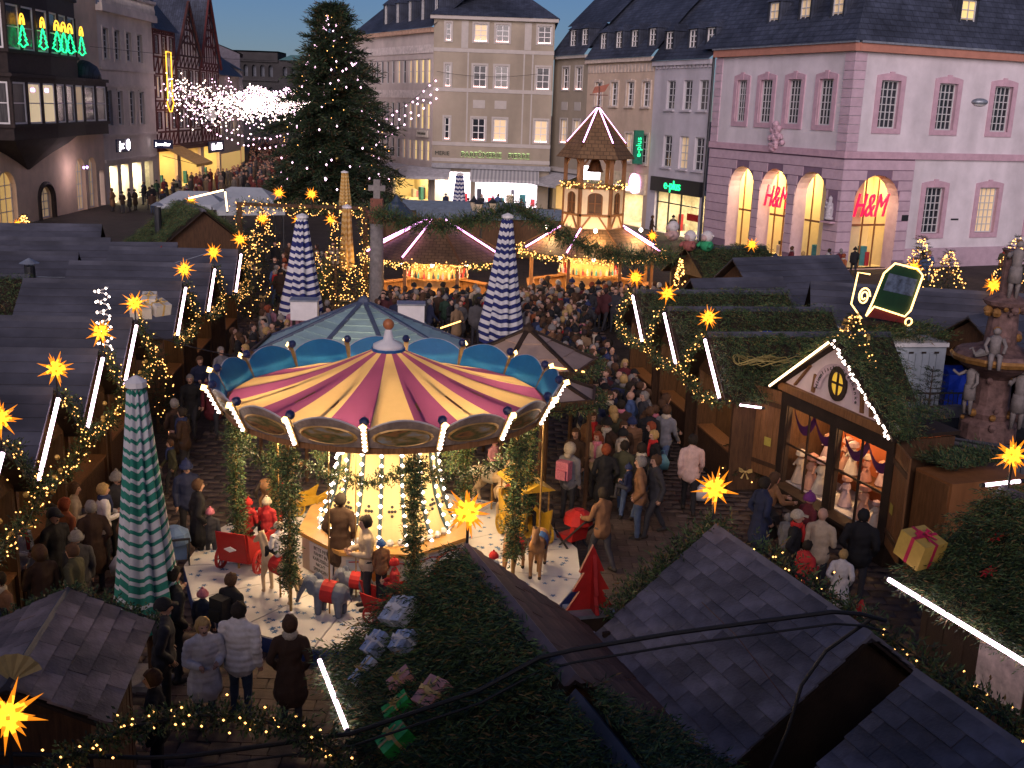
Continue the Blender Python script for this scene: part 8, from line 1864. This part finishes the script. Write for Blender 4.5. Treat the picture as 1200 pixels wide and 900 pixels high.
crowd([(-7.6, 20.8), (-7.1, 20.8), (-7.3, 26.5), (-8.2, 26.5)], 5, 'by the slate stalls', 150, seed=7)
crowd([(-8.7, 31.5), (-6.6, 31.5), (-6.6, 37.5), (-8.9, 40)], 20, 'in the left lane below the stars', seed=8)
crowd([(-8.3, 13.8), (-6.8, 14.2), (-6.9, 17.0), (-8.3, 16.6)], 8, 'by the near left stalls', seed=9)
crowd([(-10.5, 44.8), (-8.9, 45.2), (-8.9, 53), (-11.5, 53)], 12, 'under the star arch', seed=10)
crowd([(-31.5, 82), (-31.5, 97), (-26, 94), (-25, 82)], 24, 'before the bright shop windows', 160, dmin=.7, seed=11)
crowd([(8, 58), (17.5, 62.5), (23, 62), (30, 64), (29, 61), (18, 57)], 16, 'before the pink arcade', 60, dmin=.7, seed=12)
crowd([(12.5, 66), (9.5, 74), (3, 88), (6, 90), (12, 76)], 6, 'before the phone shop', 40, dmin=.7, seed=13)
crowd([(-6.2, 86), (2, 88), (2, 93), (-7, 93)], 6, 'before the perfumery', 90, dmin=.8, seed=14)
def packed(polys, seed, name, label):
    """people standing too close and too far off to pick apart: one mass built from simple fused bodies"""
    rs = np.random.default_rng(seed); VV, FF, MM = [], [], []; off = 0; keys = list(PROTO_LOW)
    for poly, n in polys:
        xs = [p[0] for p in poly]; ys = [p[1] for p in poly]; k = tries = 0
        while k < n and tries < n * 60:
            tries += 1; p = (rs.uniform(min(xs), max(xs)), rs.uniform(min(ys), max(ys)))
            if not inside(p, poly) or any((p[0] - a) ** 2 + (p[1] - b) ** 2 < .1 for a, b in TAKEN): continue
            TAKEN.append(p); k += 1; V0, F0, M0 = PROTO_LOW[keys[rs.integers(len(keys))]]; a = rs.uniform(0, 2 * pi); s_ = rs.uniform(.92, 1.06)
            R_ = np.array([[cos(a), -sin(a), 0], [sin(a), cos(a), 0], [0, 0, 1]]); VV.append(V0 @ R_.T * s_ + np.array([p[0], p[1], 0])); FF.append(F0 + off); off += len(V0)
            c = rs.integers(0, 8); h = 8 + rs.integers(0, 4); MM.append(np.where(M0 == 0, c, np.where(M0 == 5, h, np.where(M0 == 2, 12, 13))))
    ms = [mat('crowd coat %d' % i, c, .85, .2, 8) for i, c in enumerate([(.012, .012, .015), (.03, .03, .04), (.015, .02, .05), (.05, .028, .018), (.06, .016, .02), (.08, .075, .08), (.22, .14, .08), (.36, .30, .26)])] + [mat('crowd hair %d' % i, c, .85) for i, c in enumerate([(.02, .014, .01), (.07, .035, .02), (.2, .185, .175), (.03, .02, .02)])] + [skin_m, trs_m]
    me = npmesh(name, np.concatenate(VV), np.concatenate(FF), ms, tri=True); me.polygons.foreach_set('material_index', np.concatenate(MM).astype(np.int32)); me.polygons.foreach_set('use_smooth', [True] * len(me.polygons)); me.update()
    put(name, me, kind='stuff', label=label, cat='crowd')
packed([([(1.9, 27), (3.6, 27), (3.0, 33.5), (2.6, 38), (3.2, 44), (-.3, 44), (.5, 38), (1.7, 33)], 75), ([(-5.2, 39.5), (-.9, 39.2), (-.6, 43.7), (-5.0, 43.4)], 35), ([(.6, 42.5), (5.8, 43.5), (6.6, 46.0), (.6, 46.0)], 35), ([(-8.9, 33), (-6.4, 33), (-6.4, 40), (-8.9, 42)], 25), ([(-11.5, 45), (-9, 45), (-9, 56), (-12.5, 56)], 20)], 21, 'packed_crowd', 'packed crowd filling the lanes before the round drinks stalls')
def far_crowd():
    """the packed shopping street, one mass of simple figures"""
    P = []; rs = np.random.default_rng(3)
    n = 620; y = rs.uniform(98, 215, n); f = rs.uniform(0, 1, n); xl = -31.5 - np.maximum(0, y - 128) * .24; xr = -16.0 - (y - 100) * .22; x = xl + (xr - xl) * f
    q = MB(); prof = [(.16, 0), (.2, .5), (.25, .9), (.27, 1.3), (.12, 1.46), (.07, 1.5), (.11, 1.6), (.1, 1.7), (.02, 1.76)]
    for i in range(n):
        s = rs.uniform(.9, 1.05); o = len(q.v); q.lathe([(r_ * s, z * s) for r_, z in prof], 6, int(rs.integers(0, 6)), (x[i], y[i], 0), cap=False)
        for k in range(4 * 6, 8 * 6): q.m[-(8 * 6) + k] = 6 if k >= 5 * 6 and k < 7 * 6 else q.m[-(8 * 6) + k]
    ms = [mat('far coat %d' % i, c, .85) for i, c in enumerate([(.02, .02, .025), (.06, .05, .045), (.12, .08, .06), (.05, .06, .10), (.15, .13, .12), (.13, .03, .03)])] + [skin_m]
    q.build('street_crowd', ms, kind='stuff', label='packed crowd of shoppers filling the lit shopping street', cat='crowd')
far_crowd()
